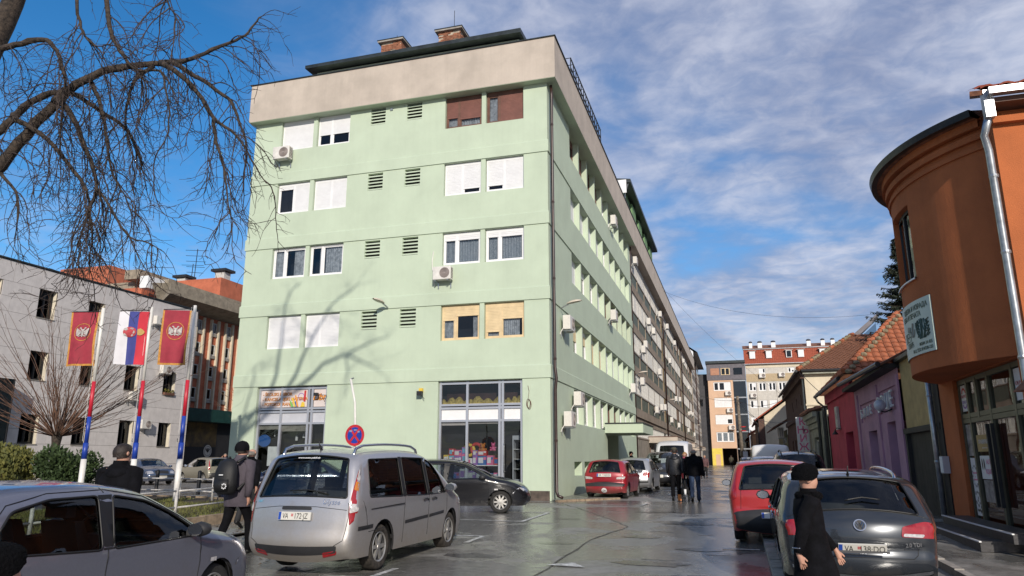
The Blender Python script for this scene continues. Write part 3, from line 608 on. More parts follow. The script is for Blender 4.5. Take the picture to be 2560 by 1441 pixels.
def put_win(k, par, loc, W=None):
    a, g, b = (W or SWIN)[k]; o = link('window', a, par, loc)
    link('pane', g, o)
    if b: link('roller_shutter', b, o)
rk = R_(31); XG = -6.36
SEC = [(49.35, 73.2), (73.6, 98.7), (99.1, 124.8)]; ORD = ('nearest', 'middle', 'farthest')
for si, (y0, y1) in enumerate(SEC):
    B = thing('weathered_apartment_row', 'weathered brown concrete apartment row with green spandrels, %s of its three sections' % ORD[si], 'building', (-10, (y0+y1)/2, hz(y0)), world=True, group='weathered row sections')
    G_ = FR((XG, 0, 0), (0, 1, 0), (-1, 0, 0)); n = int((y1-y0-1.0)/1.1); 
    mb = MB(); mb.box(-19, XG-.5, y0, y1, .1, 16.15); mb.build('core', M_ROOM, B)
    for f in range(4):
        z = LED[f]; top = (LED+[16.15])[f+1]
        mb = MB(); G_.box(mb, y0, y1, -.06, .5, z-.02, z+.55); mb.build('floor_beam', M_GRB, B)
        for k in range(5):
            a = y0+.1+(y1-y0-1.2)*k/5; b = y0+.1+(y1-y0-1.2)*(k+1)/5
            mb = MB(); G_.box(mb, a+.10, b-.10, .05, .12, z+.55, top-1.42); mb.build('spandrel_panel', M_GPN, B)
            mb = MB(); G_.box(mb, b-.10, b+.10, .0, .5, z+.55, top); mb.build('pilaster', M_GRB, B)
        mb = MB(); G_.box(mb, y1-.95, y1, -.01, .5, z+.55, top); mb.build('end_panel', M_OCH, B)
        mb = MB(); G_.box(mb, y0+.1, y1-1, .0, .3, top-1.425, top-1.36); mb.build('sill', M_GRB, B)
        for i in range(n):
            yy = y0+.2+i*1.1
            if yy+1.06 > y1-1.05: break
            br = si >= 1 and i > n*.55 and f in (0, 1, 3) and rk.random() < .75
            put_win(3 if br else rk.choice((0, 0, 1, 1, 2)), B, (XG-.02, yy, top-1.355))
        if f == 3: mb = MB(); G_.box(mb, y0, y1, .0, .4, 16.12, 16.19); mb.build('head_beam', M_GRB, B)
    mb = MB(); G_.box(mb, y0, y1, .1, .5, .1, 3.05); mb.build('ground_floor_wall', M_GRW, B)
    mb = MB(); G_.box(mb, y0, y1, .02, .5, 3.05, 3.15); mb.build('ledge', M_GRB, B); mb = MB(); G_.box(mb, y0, y1, .06, .5, 4.1, LED[0]-.03); mb.build('lintel', M_GRB, B)
    for i in range(n): 
        if y0+.2+i*1.1 < y1-1.2: put_win(0, B, (XG-.12, y0+.2+i*1.1, 3.15), SWIN2)
    yc = y0+8.8+si*.3
    mb = MB(); G_.box(mb, yc, yc+4.4, -2.1, .1, 2.90, 3.33); c = mb.build('entrance_canopy', M_PAR, B); mb = MB(); G_.box(mb, yc-.03, yc+4.43, -2.13, .1, 3.335, 3.39); mb.build('canopy_flashing', M_FRB, c)
    mb = MB(); G_.box(mb, yc+.8, yc+3.4, .06, .11, .2, 2.6); d = mb.build('entrance_door', M_FRB, B)
    for k in range(3): mb = MB(); G_.quad(mb, yc+.9+k*.85, yc+1.6+k*.85, .055, .9, 2.4); mb.build('pane', M_GLD, d)
    pp = MB().tube([(XG+.16, y0-.15, 16.1), (XG+.12, y0-.15, 15.4), (XG+.12, y0-.15, .5)], .075, 8).build('downpipe', M_BRNP, B, smooth=True)
    for k in range(14):      # vertical boards of the ground-floor cladding
        a = y0+k*.62
        if a > yc-.7: break
        mb = MB(); G_.box(mb, a+.01, a+.59, .06, .099, .15, 3.04); mb.build('cladding_board', M_GRW, B)
# attic additions on top of the long roof
AT = thing('roof_addition', 'green attic storey with dark tin eaves on the long roof', 'roof addition', (-8.5, 60, 17.9), world=True)
M_GATT = mat('mid_green_render', (.17, .30, .14), .85, var=.08)
bx('wall', M_GATT, -12, -6.65, 50.2, 68, 17.95, 21.0, AT)
for k in range(4): bx('window_band', M_WHT, -6.66, -6.62, 52+k*4, 53.3+k*4, 19.2, 20.4, AT); bx('mullion_wall', M_GATT, -6.62, -6.45, 53.5+k*4, 55.6+k*4, 18, 20.8, AT)
mb = MB(); mb.add([(-12.3, 49.4, 21.0), (-6.0, 49.4, 21.0), (-6.0, 68.4, 21.0), (-12.3, 68.4, 21.0), (-12.3, 49.4, 22.2), (-6.0, 49.4, 21.25), (-6.0, 68.4, 21.25), (-12.3, 68.4, 22.2)], [(0, 3, 2, 1), (4, 5, 6, 7), (0, 1, 5, 4), (1, 2, 6, 5), (2, 3, 7, 6)]); mb.build('roof', M_TIN, AT)
bx('white_gable', M_WHT, -12, -6.3, 49.3, 49.38, 20.2, 21.2, AT); MB().tube([(-6.2, 49.6, 21), (-6.5, 49.8, 20.3), (-6.55, 49.8, 18)], .05, 8).build('gutter_pipe', M_PIPE, AT)
# steel guard rails above the side parapet
RL = thing('roof_railing', 'thin dark steel ladder-like railing above the side parapet of the green block', 'railing', (-5.9, 32, 18), world=True)
for x, z in ((-5.9, 18.98), (-5.9, 18.5), (-6.4, 18.98)): MB().tube([(x, 28.6, z), (x, 36.2, z)], .03, 5).build('rail', M_BLK, RL)
for k in range(14): y = 28.6+k*.585; MB().tube([(-6.4, y, 18.98), (-5.9, y, 18.98), (-5.9, y, 17.98)], .024, 5).build('baluster', M_BLK, RL)
# pale clad block at the end of the row
WB_ = thing('pale_clad_block', 'pale panelled block with white gable and dark roof ending the long row', 'building', (-10, 140, .5), world=True)
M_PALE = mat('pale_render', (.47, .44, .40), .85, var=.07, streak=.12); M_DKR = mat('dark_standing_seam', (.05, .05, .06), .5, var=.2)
bx('wall', M_PALE, -19, -6.3, 125.3, 150, .3, 19.2, WB_)
for f in range(6):
    z = 4.0+f*2.5
    bx('floor_joint', M_GRB, -6.31, -6.26, 125.3, 150, z, z+.12, WB_)
    for k in range(8): bx('window', M_GLD, -6.30, -6.275, 126.2+k*3, 127.6+k*3, z+.9, z+2.0, WB_)
bx('pilaster', M_BRNP, -6.3, -6.1, 137, 137.2, .3, 19, WB_)
mb = MB(); mb.add([(-19, 125.2, 19.2), (-5.2, 125.2, 19.2), (-5.2, 151, 19.2), (-19, 151, 19.2), (-8.5, 125.2, 21.6), (-8.5, 151, 21.6), (-19, 125.2, 22.2), (-19, 151, 22.2)], [(0, 3, 2, 1), (1, 2, 5, 4), (4, 5, 7, 6), (2, 3, 7, 5)]); mb.build('roof', M_DKR, WB_)
mb = MB(); mb.quad((-19, 125.15, 16.5), (-5.9, 125.15, 16.5), (-5.9, 125.15, 19.3), (-8.5, 125.15, 21.5), (-19, 125.15, 22.1)); mb.build('gable', M_WHT, WB_)
# ---------------------------------------------------------------- air conditioners
def ac_proto():
    t = bpy.data.objects.new('air_conditioner', None); COL.objects.link(t)
    # local: x across the casing, +y out of the wall, z up from the casing bottom
    b = MB().box(-.40, .40, .10, .40, 0, .56).build('casing', M_ACW, t); 
    bv = b.modifiers.new('bevel', 'BEVEL'); bv.width = .02; bv.segments = 2
    g = MB(); 
    for r in (.22, .185, .15, .115, .08): g.lathe([(r, .403), (r-.012, .412), (r-.02, .403)], 20, (-.13, 0, .28), 'y')
    g.lathe([(.045, .403), (.04, .415), (0, .418)], 12, (-.13, 0, .28), 'y'); 
    fan = MB().lathe([(.225, .4005), (0, .4005)], 24, (-.13, 0, .28), 'y').build('fan_well', M_ACG, t)
    g.build('fan_grille', mat('ac_wire', (.33, .29, .27), .5), fan)
    br = MB()
    for s in (-.28, .28): br.box(s-.02, s+.02, 0, .42, -.05, -.012).box(s-.02, s+.02, 0, .03, -.3, -.05)
    br.build('bracket', M_PIPE, t)
    sg = MB()
    for k in range(7):
        for j in range(2): sg.box(-.407, -.399, .15+j*.11, .23+j*.11, .06+k*.065, .10+k*.065)
    sg.build('side_vents', M_ACG, t)
    MB().tube([(.36, .18, .1), (.46, .12, .02), (.46, .04, -.1), (.44, .0, -.2)], .02, 6).build('refrigerant_hose', M_ACW, t)
    return t
AC0 = ac_proto(); ac_first = [True]
def put_ac(loc, face, label, group=None, s=1.):
    t = AC0 if ac_first[0] else copy_tree(AC0); ac_first[0] = False
    t.location = loc; t.rotation_euler = (0, 0, {'S': math.pi, 'E': -math.pi/2, 'W': math.pi/2}[face]); t.scale = (s, s, s)
    tag(t, label, 'air conditioner', group); return t
put_ac((-10.38, YF-.02, 8.36), 'S', 'white air conditioner with round grille on the front of the green block', None, .92)
put_ac((-17.95, YF-.02, 14.25), 'S', 'white air conditioner below the top left window of the green block')
for y, z, l in ((27.55, 6.55, 'under the wall lamp'), (39.0, 9.0, 'below brown shutters'), (29.3, 3.75, 'upper of the low pair'), (27.45, 2.85, 'lower of the low pair'), (46.6, 5.75, 'far end of first floor'), (40.5, 14.9, 'below the parapet')):
    put_ac((XF+(.08 if z in (9.0,) else .02), y, z), 'E', 'white air conditioner on the side of the green block, '+l)
GAC = [(0, 52.5, 6.8), (0, 54, 9.3), (0, 55.5, 9.9), (0, 51.0, 15.3), (0, 58.5, 12.2), (0, 62, 12.0), (0, 66.5, 5.9), (0, 62, 5.4), (0, 69.5, 6.1), (0, 69, 14.8), (0, 66, 9.0), (1, 76.5, 14.9), (1, 78, 11.5), (1, 86, 14.6), (1, 90, 8.4), (1, 76.5, 5.3), (1, 84, 8.0), (1, 86.5, 5.2), (2, 101, 14.4), (2, 110, 11.6), (2, 112, 8.1), (2, 104, 5.3), (2, 117, 8.2), (2, 119, 5.2), (2, 107, 7.7)]
FLN = lambda z: ('first', 'second', 'third', 'top')[min(3, max(0, int((z-4.4)/2.92)))]
gcnt = {}
for s_, y, z in sorted(GAC):
    kk = (s_, FLN(z)); gcnt[kk] = gcnt.get(kk, 0)+1
    put_ac((XG+.06, y, z), 'E', '%s air conditioner along the %s floor of the %s weathered section' % (('first', 'second', 'third', 'fourth', 'fifth')[gcnt[kk]-1], FLN(z), ORD[s_]), 'air conditioners of the weathered row', .92)
# ================================================================ low houses on the right
M_ORG = mat('orange_render', (.47, .135, .042), .9, var=.10, streak=.10, scale=1.2, bump=.55, bscale=55)
M_ORD = M_ORG
M_TILE = mat('orange_roof_tile', (.43, .135, .060), .85, var=.30, scale=4, bump=.3)
M_TILB = mat('brown_roof_tile', (.27, .115, .065), .9, var=.34, scale=5, bump=.3)
M_TILR = mat('red_roof_tile', (.36, .085, .045), .85, var=.2, scale=5)
M_MOSS = mat('mossy_mortar', (.30, .24, .15), .95, var=.3, scale=9, bump=.6)
M_GUT = mat('dark_gutter', (.035, .037, .04), .4, metal=.4, var=.25)
M_PUR = mat('mauve_render', (.48, .26, .35), .9, var=.12, scale=1.3, bump=.35)
M_REDH = mat('crimson_render', (.54, .06, .10), .85, var=.12, scale=1.3, bump=.3)
M_TAN = mat('tan_render', (.48, .34, .15), .9, var=.12, bump=.4)
M_GREY = mat('grey_green_render', (.40, .40, .33), .9, var=.18, streak=.4)
M_CRM = mat('cream_render', (.66, .58, .44), .9, var=.08, scale=.8, streak=.12)
M_BRH = mat('brown_house_render', (.13, .075, .058), .9, var=.15, streak=.2)
M_OLV = mat('olive_aluminium', (.13, .125, .085), .45, metal=.35, var=.08)
M_DRK = mat('dark_timber', (.03, .025, .022), .7, var=.3)
M_SHG = glass('shop_glass', (.45, .47, .45), 1.9, .95, .03)
def tile_mesh(name, w, l, m, lift=.03, arch=.035, n=4):
    mb = MB(); vs = []
    for v, h in ((0, lift), (l, 0)):
        for k in range(n+1):
            t = k/n; vs.append((-w/2+w*t, v, h+arch*math.sin(math.pi*(t*1.25))))
    for k in range(n+1): t = k/n; vs.append((-w/2+w*t, 0, lift+arch*math.sin(math.pi*(t*1.25))-.03))
    fs = [(k, k+1, n+2+k, n+1+k) for k in range(n)]+[(2*n+2+k, 2*n+3+k, k+1, k) for k in range(n)]
    mb.add(vs, fs); return mb.mesh(name, m)
def tiles(par, O, U, V, poly, pu, pv, m, maxn, seed=1, arch=.035, near=None):
    """courses of roof tiles over a sloping outline: the first maxn are objects, the rest one mesh"""
    O, U, V = Vector(O), Vector(U).normalized(), Vector(V).normalized(); W = U.cross(V); r = R_(seed)
    us = [p[0] for p in poly]; vv = [p[1] for p in poly]; sp = []
    row = 0; v = min(vv)
    while v < max(vv):
        u = min(us)+(pu/2 if row % 2 and arch < .03 else 0)
        while u < max(us):
            if inpoly((u, v+pv*.45), poly): sp.append((u, v))
            u += pu
        v += pv; row += 1
    if near is not None: sp.sort(key=lambda s: (O+U*s[0]+V*s[1]-Vector(near)).length)
    me = tile_mesh('roof_tile', pu*.99, pv*1.22, m, .035, arch); rest = MB(); VV = [tuple(x.co) for x in me.vertices]; FFa = [tuple(p.vertices) for p in me.polygons]
    B = Matrix((U, V, W)).transposed().to_4x4()
    for k, (u, v) in enumerate(sp):
        M = B.copy(); M.translation = O+U*(u+r.uniform(-.008, .008))+V*(v+r.uniform(-.012, .012))+W*r.uniform(.0, .02)
        M = M @ Matrix.Rotation(r.uniform(-.03, .03), 4, 'Z') @ Matrix.Rotation(r.uniform(-.02, .02), 4, 'X')
        if k < maxn:
            o = link('roof_tile', me, par); o.matrix_basis = M
        else: rest.add([M @ Vector(q) for q in VV], FFa)
    if rest.v: stuff(rest.build('roof_tiles', m, par))
def roof_part(par, m, pts, th=.06, nm='roof'):
    """one sloping plane as a slab; returned so that tiles can hang on it"""
    P = [Vector(p) for p in pts]; n = (P[1]-P[0]).cross(P[2]-P[0]).normalized(); 
    if n.z < 0: n = -n
    mb = MB(); k = len(P); mb.add([p for p in P]+[p-n*th for p in P], [tuple(range(k)), tuple(range(2*k-1, k-1, -1))]+[(i, (i+1) % k, k+(i+1) % k, k+i) for i in range(k)]); return mb.build(nm, m, par)
XR = 4.5; FRR = FR((XR, 0, 0), (0, 1, 0), (1, 0, 0))
# ---- orange shop with the round bay
OH = thing('orange_corner_house', 'orange rendered house with rounded overhanging bay above a key shop', 'building', (7, 16, .2), world=True)
mb = MB(); wall(mb, (XR, 0, 0), (0, 1, 0), 13.2, 18.75, .1, 7.5, [(13.75, 17.62, .36, 3.28, .22)], .22, (1, 0, 0)); mb.build('street_wall', M_ORG, OH)
mb = MB(); wall(mb, (0, 13.2, 0), (1, 0, 0), XR, 14, .1, 7.42, [], .2, (0, 1, 0)); mb.build('south_wall', M_ORG, OH)
mb = MB(); mb.quad((XR, 18.75, .1), (XR, 18.75, 7.1), (12, 18.75, 7.1), (12, 18.75, .1)); mb.build('north_wall', M_ORG, OH)
CX_, CY_, RB = 7.05, 16.1, 3.55
arc = lambda th, r=RB: (CX_-r*math.cos(rad(th)), CY_+r*math.sin(rad(th)))
ths = [-44+2*k for k in range(45)]; mb = MB()
def arcwall(mb, z0, z1, r, t0=-44, t1=44, n=44):
    for k in range(n):
        a = arc(t0+(t1-t0)*k/n, r); b = arc(t0+(t1-t0)*(k+1)/n, r); mb.quad((*b, z0), (*a, z0), (*a, z1), (*b, z1))
arcwall(mb, 3.30, 5.10, RB); arcwall(mb, 6.58, 7.5, RB); arcwall(mb, 5.10, 6.58, RB, -44, -11.5, 16); arcwall(mb, 5.10, 6.58, RB, 10, 44, 16)
for th in (-11.5, 10): a = arc(th); b = arc(th, RB-.15); mb.quad((*a, 5.1), (*b, 5.1), (*b, 6.58), (*a, 6.58))
for z in (5.1, 6.58):
    for k in range(10): t0 = -11.5+2.15*k; t1 = t0+2.15; mb.quad((*arc(t0), z), (*arc(t1), z), (*arc(t1, RB-.15), z), (*arc(t0, RB-.15), z))
bay = mb.build('bay_wall', M_ORG, OH, smooth=False)
mb = MB(); mb.add([(*arc(t), 3.30) for t in ths]+[(6, 18.5, 3.30), (6, 13.7, 3.30)], [tuple(range(len(ths)+2))]); mb.build('bay_soffit', M_ORG, OH)
for z0, z1, e in ((6.92, 7.0, .04), (7.10, 7.22, .08), (7.30, 7.44, .13)):
    q = MB(); arcwall(q, z0, z1, RB+e)
    for k in range(44): a, b = ths[k], ths[k+1]; q.quad((*arc(a), z0), (*arc(b), z0), (*arc(b, RB+e), z0), (*arc(a, RB+e), z0)); q.quad((*arc(a), z1), (*arc(a, RB+e), z1), (*arc(b, RB+e), z1), (*arc(b), z1))
    q.build('cornice', M_ORG, bay)
q = MB(); prof = [(RB+.22, 7.44), (RB+.33, 7.44), (RB+.36, 7.56), (RB+.30, 7.57), (RB+.0, 7.50)]
for k in range(44):
    for i in range(len(prof)-1):
        (r0, z0), (r1, z1) = prof[i], prof[i+1]; q.quad((*arc(ths[k+1], r0), z0), (*arc(ths[k], r0), z0), (*arc(ths[k], r1), z1), (*arc(ths[k+1], r1), z1))
q.build('bay_gutter', M_GUT, bay)
q = MB()
for k in range(44): q.quad((*arc(ths[k], RB+.22), 7.442), (*arc(ths[k+1], RB+.22), 7.442), (*arc(ths[k+1], RB-.1), 7.442), (*arc(ths[k], RB-.1), 7.442)); q.quad((*arc(ths[k], RB+.3), 7.56), (*arc(ths[k+1], RB+.3), 7.56), (6.6, 16.1, 8.6))
q.build('bay_roof', M_TILB, bay)
# window of the bay
q = MB(); 
for t0, t1 in ((-11.4, -10.2), (-1.5, -.3), (8.8, 9.9)): 
    for r in (RB-.16,): q.add([(*arc(t0, r+.05), 5.12), (*arc(t1, r+.05), 5.12), (*arc(t1, r), 5.12), (*arc(t0, r), 5.12), (*arc(t0, r+.05), 6.57), (*arc(t1, r+.05), 6.57), (*arc(t1, r), 6.57), (*arc(t0, r), 6.57)], [(0, 4, 5, 1), (0, 3, 7, 4), (1, 5, 6, 2)])
for z0, z1 in ((5.12, 5.18), (6.5, 6.57)):
    for k in range(10): a, b = -11.4+2.13*k, -11.4+2.13*(k+1); q.quad((*arc(b, RB-.11), z0), (*arc(a, RB-.11), z0), (*arc(a, RB-.11), z1), (*arc(b, RB-.11), z1))
bw = q.build('bay_window', M_BLK, OH); q = MB(); arcwall(q, 5.15, 6.55, RB-.14, -11, 9.6, 6); q.build('pane', M_SHG, bw); q = MB(); arcwall(q, 5.0, 6.7, RB-.55, -16, 14, 6); q.build('room_back', M_ROOM, bw)
q = MB()
for k in range(10): a, b = -12+2.25*k, -12+2.25*(k+1); q.add([(*arc(a, RB+.05), 5.06), (*arc(b, RB+.05), 5.06), (*arc(b, RB-.13), 5.10), (*arc(a, RB-.13), 5.10), (*arc(a, RB+.05), 5.09), (*arc(b, RB+.05), 5.09), (*arc(b, RB-.13), 5.13), (*arc(a, RB-.13), 5.13)], [(0, 4, 5, 1), (4, 7, 6, 5), (0, 1, 2, 3)])
q.build('sill', M_WHT, bw)
# roof edge, gutter and downpipe of the south wall
roof_part(OH, M_TILB, [(4.1, 12.75, 7.60), (14, 12.75, 7.60), (14, 19, 10.4), (4.1+2, 19, 10.4)], .08)
tiles(OH, (4.12, 12.72, 7.60), (1, 0, 0), (0, .914, .406), [(0, 0), (4.5, 0), (4.5, 2.2), (1.2, 2.2)], .27, .32, M_TILR, 200, 3)
bx('gutter', M_PIPE, 4.34, 14, 12.62, 12.76, 7.47, 7.58, OH); bx('eaves_board', M_FRB, 4.45, 14, 12.8, 13.2, 7.38, 7.47, OH); bx('cornice', M_ORG, XR-.02, 14, 13.08, 13.2, 7.14, 7.26, OH)
dp = MB().box(4.29, 4.43, 12.75, 12.90, 7.12, 7.60).build('downpipe_hopper', M_PIPE, OH)
MB().tube([(4.36, 12.83, 7.2), (4.30, 13.02, 6.9), (4.36, 13.10, 6.65), (4.37, 13.10, 3), (4.37, 13.10, .25)], .062, 10).build('downpipe', M_PIPE, OH, smooth=True)
for z in (1.5, 3.2, 4.9, 6.2): MB().lathe([(.068, -.03), (.076, 0), (.068, .03)], 10, (4.37, 13.10, z)).build('pipe_collar', M_PIPE, dp)
# shopfront
q = MB(); d = .12
for u in (13.79, 14.42, 15.72, 17.05, 17.58): FRR.box(q, u-.05, u+.05, d-.04, d+.05, .38, 3.26)
for z in (.42, 2.42, 2.52, 3.22): FRR.box(q, 13.75, 17.62, d-.035, d+.045, z-.045, z+.045)
FRR.box(q, 16.38, 16.48, d-.045, d+.05, 2.45, 3.24)
sf = q.build('key_shopfront', M_OLV, OH)
for a, b, z0, z1 in ((13.84, 14.37, .47, 2.37), (14.47, 15.67, .47, 2.37), (15.77, 17.0, .47, 2.37), (17.1, 17.53, .47, 2.37), (13.84, 14.37, 2.57, 3.17), (14.47, 16.38, 2.57, 3.17), (16.48, 17.0, 2.57, 3.17), (17.1, 17.53, 2.57, 3.17)):
    q = MB(); FRR.quad(q, a, b, d+.005, z0, z1); q.build('pane', M_SHG, sf)
q = MB(); FRR.quad(q, 13.8, 17.6, 1.6, .3, 3.3); q.build('shop_back', M_ROOM, sf); q = MB(); FRR.box(q, 13.8, 17.6, .2, 1.6, .3, .36); q.build('shop_floor', M_CONC, sf)
for u in (15.60, 15.86): q = MB(); FRR.box(q, u-.03, u+.03, d-.12, d-.06, .8, 2.3); q.build('door_pull', M_BLK, sf)
rtxt = lambda s, sz, m, u, z, par=None, d=.10, **k: text('lettering', s, sz, m, par or sf, FRR(u, d, z), (0, -1, 0), (0, 0, 1), ext=.001, **k)
def poster(u0, u1, z0, z1, m, lines=(), d=.108): 
    q = MB(); FRR.quad(q, u0, u1, d, z0, z1); o = q.build('poster', m, sf)
    for s, sz, mm, u, z in lines: rtxt(s, sz, mm, u, z, o, d-.003)
    return o
poster(17.12, 17.52, 2.62, 3.15, M_PAP, [('КЉУЧЕВИ', .085, M_RED, 17.32, 2.92), ('ПЕЧАТИ', .085, M_VIO, 17.32, 2.80)])
poster(13.86, 14.36, 2.62, 3.15, M_PAP, [('КЉУЧЕВИ', .09, M_RED, 14.1, 2.9)])
q = MB(); 
for k in range(12): a, b = k*math.pi/12, (k+1)*math.pi/12; q.quad(*[FRR(17.32-r*math.cos(t), .103, 2.98+r*.8*math.sin(t)) for r, t in ((.09, a), (.15, a), (.15, b), (.09, b))])
q.build('poster_arc', M_RED, sf)
q = MB()
for k in range(12): a, b = math.pi+k*math.pi/12, math.pi+(k+1)*math.pi/12; q.quad(*[FRR(17.32-r*math.cos(t), .103, 2.76+r*.6*math.sin(t)) for r, t in ((.09, a), (.15, a), (.15, b), (.09, b))])
q.build('poster_arc', M_VIO, sf)
M_PHO = mat('photo_print', (.05, .045, .05), .4, var=.8, scale=7, c2=(.45, .42, .42))
poster(17.11, 17.52, 1.72, 2.35, M_PHO)
pc = poster(17.12, 17.5, .55, 1.68, M_PAP, [('КЉУЧЕВИ', .05, M_PNK, 17.31, 1.38), ('ЗА', .04, M_PNK, 17.31, 1.31), ('АУТОМОБИЛЕ', .04, M_PNK, 17.31, 1.25)])
q = MB()
for k in range(14): a = k*2*math.pi/14; c0 = (17.31+.15*math.cos(a), 1.32+.2*math.sin(a)); q.quad(*[FRR(c0[0]+.018*math.cos(t), .104, c0[1]+.028*math.sin(t)) for t in [j*math.pi/3 for j in range(6)]])
stuff(q.build('key_prints', M_BLK, pc)); q = MB()
for k in range(22): u, z = rk.uniform(17.15, 17.46), rk.uniform(.6, 1.05); q.quad(*[FRR(u+.03*math.cos(t)*rk.uniform(.5, 1.2), .104, z+.03*math.sin(t)) for t in [j*math.pi/3 for j in range(6)]])
stuff(q.build('key_prints', M_BLK, pc))
ap = poster(16.1, 16.85, 1.28, 1.72, M_PAP, [('AUTO', .13, M_PNK, 16.3, 1.60), ('KLJUČE', .13, M_PNK, 16.36, 1.42)])
q = MB()
for u in (16.74, 16.62): q.quad(*[FRR(u+.035*math.cos(t), .104, 1.56+.11*math.sin(t)) for t in [j*math.pi/5 for j in range(10)]])
q.build('key_prints', M_BLK, ap); poster(16.15, 16.8, .85, 1.26, M_PHO)
gv = poster(16.05, 16.9, 1.8, 2.12, M_TAN, [('ГРАВИРАЊЕ', .11, M_PAP, 16.45, 1.98), ('▪ ▪ ▪ ▪ ▪', .08, M_PAP, 16.45, 1.87)])
# bay sign
M_SGB = mat('sign_board_pale', (.52, .62, .57), .4, var=.05); M_INK = mat('dark_green_ink', (.045, .085, .06), .5)
SG = thing('bay_sign', 'pale curved shop sign board with dark lettering fixed to the orange bay', 'sign', (3.6, 15.6, 3.7), world=True)
q = MB(); n = 22; t0s, t1s = -18, 17
for k in range(n):
    a, b = t0s+(t1s-t0s)*k/n, t0s+(t1s-t0s)*(k+1)/n; q.add([(*arc(b, RB+.03), 3.62), (*arc(a, RB+.03), 3.62), (*arc(a, RB+.03), 4.66), (*arc(b, RB+.03), 4.66), (*arc(a, RB+.005), 3.62), (*arc(a, RB+.005), 4.66)], [(0, 1, 2, 3), (1, 4, 5, 2)])
q.build('board', M_SGB, SG)
def bay_text(s, sz, th, z, align='CENTER', m=None, **kw):
    me = text_mesh(s, sz, m or M_INK, ext=.002, align=align, **kw)
    for v in me.vertices:
        a = th-math.degrees(v.co.x/RB); x, y_ = arc(a, RB+.034+v.co.z*.5); v.co = Vector((x, y_, z+v.co.y))
    return link('lettering', me, SG)
bay_text('ОДЕЛА И ИЗРАДА', .135, -16.5, 4.52, 'RIGHT', bold=.003); bay_text('ЛЕБА И ПЕЧАТА', .135, -12, 4.38, 'RIGHT', bold=.003)
bay_text('ЛЕН"', .26, -4.2, 4.0, 'RIGHT'); bay_text('ОВИЋ', .15, -4.2, 3.84, 'RIGHT'); bay_text('065/64 34 425', .085, -16.8, 3.80, 'RIGHT', bold=.002); bay_text('КА 2, ТЕЛ. 014/230-122', .085, -16.8, 3.70, 'RIGHT', bold=.002)
q = MB()
def bstroke(pts, w=.012):
    P = [(th, z) for th, z in pts]
    q.tube([(*arc(th, RB+.036), z) for th, z in P], w, 4)
rb = R_(8)
for k in range(9):      # knot of curved ribbons on the right of the sign
    a = -15.5+k*.95; bstroke([(a, 4.30-.02*abs(k-4)+rb.uniform(-.02, .02)), (a+rb.uniform(-.6, .6), 4.15), (a+rb.uniform(-.8, .8), 4.02), ((a-11.5)/2+rb.uniform(-.4, .4), 3.90)])
for k in range(5): bstroke([(-16.2, 4.25-k*.07), (-15, 4.2-k*.07+rb.uniform(-.03, .03)), (-14.2, 4.22-k*.07)]); bstroke([(-8.6, 4.22-k*.07), (-9.5, 4.26-k*.07), (-10.2, 4.2-k*.06)])
q.build('ribbon_emblem', M_INK, SG); q = MB(); bstroke([(-5.5, 4.25), (-4.6, 4.1), (-4.2, 3.98)], .02); bstroke([(-2.2, 4.2), (-1.8, 4.1)], .04); bstroke([(-6.6, 4.12), (-6.2, 4.05), (-5.2, 3.98)], .012); q.build('tool_emblem', M_GREY, SG)
# steps
ST = thing('shop_steps', 'two dark stone steps with white edge strips before the key shop', 'steps', (4.2, 16, .2), world=True); M_STN = mat('dark_granite', (.045, .042, .045), .5, var=.3, scale=20); z = hz(16)
bx('step', M_STN, 3.66, XR, 14.0, 17.75, z+.08, z+.24, ST); bx('step', M_STN, 4.02, XR-.01, 13.6, 17.74, z+.243, z+.40, ST)
bx('edge_strip', M_WHT, 3.64, 3.675, 13.98, 17.77, z+.225, z+.245, ST); bx('edge_strip', M_WHT, 4.0, 4.035, 13.58, 17.76, z+.385, z+.405, ST)
mbx = thing('meter_box', 'small grey meter box on the orange pillar by the gate', 'meter box', (4.4, 18.75, 1.5), world=True); bx('box', M_PANEL, 4.36, 4.49, 18.62, 18.88, 1.35, 1.72, mbx); bx('lid', M_WHT, 4.352, 4.362, 18.64, 18.86, 1.37, 1.70, mbx)
# neighbour's awning reaching into the right edge
AW = thing('tiled_awning', 'small brown tiled awning over a dark box at the right edge', 'awning', (4.6, 12.2, 2.3), world=True)
q = MB(); q.add([(3.98, 12.55, 2.62), (6, 12.55, 2.62), (6, 11.4, 2.62), (3.98, 11.4, 2.62), (4.25, 12.5, 2.92), (6, 12.5, 2.92), (6, 11.4, 2.92), (4.25, 11.4, 2.92)], [(0, 1, 2, 3), (0, 4, 5, 1), (0, 3, 7, 4), (4, 7, 6, 5)]); q.build('roof', M_TILB, AW); bx('box', M_BLK, 4.25, 6, 11.5, 12.45, 2.05, 2.61, AW)
# ---- gate wall
GW = thing('tan_gate_wall', 'tan rendered wall above a dark timber gate between orange and mauve houses', 'gate', (4.6, 20.8, .2), world=True)
bx('wall', M_TAN, XR+.05, XR+.4, 18.8, 22.75, 2.45, 4.3, GW); bx('lintel', M_DRK, XR-.05, XR+.3, 18.9, 22.75, 2.33, 2.47, GW)
for k in range(9): bx('gate_board', M_DRK, XR+.08, XR+.13, 19.55+k*.35, 19.89+k*.35, .3, 2.33, GW)
bx('coping', M_GUT, XR-.1, XR+.5, 18.8, 22.78, 4.3, 4.4, GW); bx('post', M_DRK, XR-.02, XR+.14, 22.55, 22.75, .2, 2.4, GW)
gp = thing('grey_downpipe', 'grey downpipe standing between the orange shop and the timber gate', 'downpipe', (4.4, 19.2, .2), world=True)
MB().tube([(4.38, 19.15, 4.2), (4.38, 19.15, .25)], .06, 10).build('pipe', M_PIPE, gp, smooth=True)
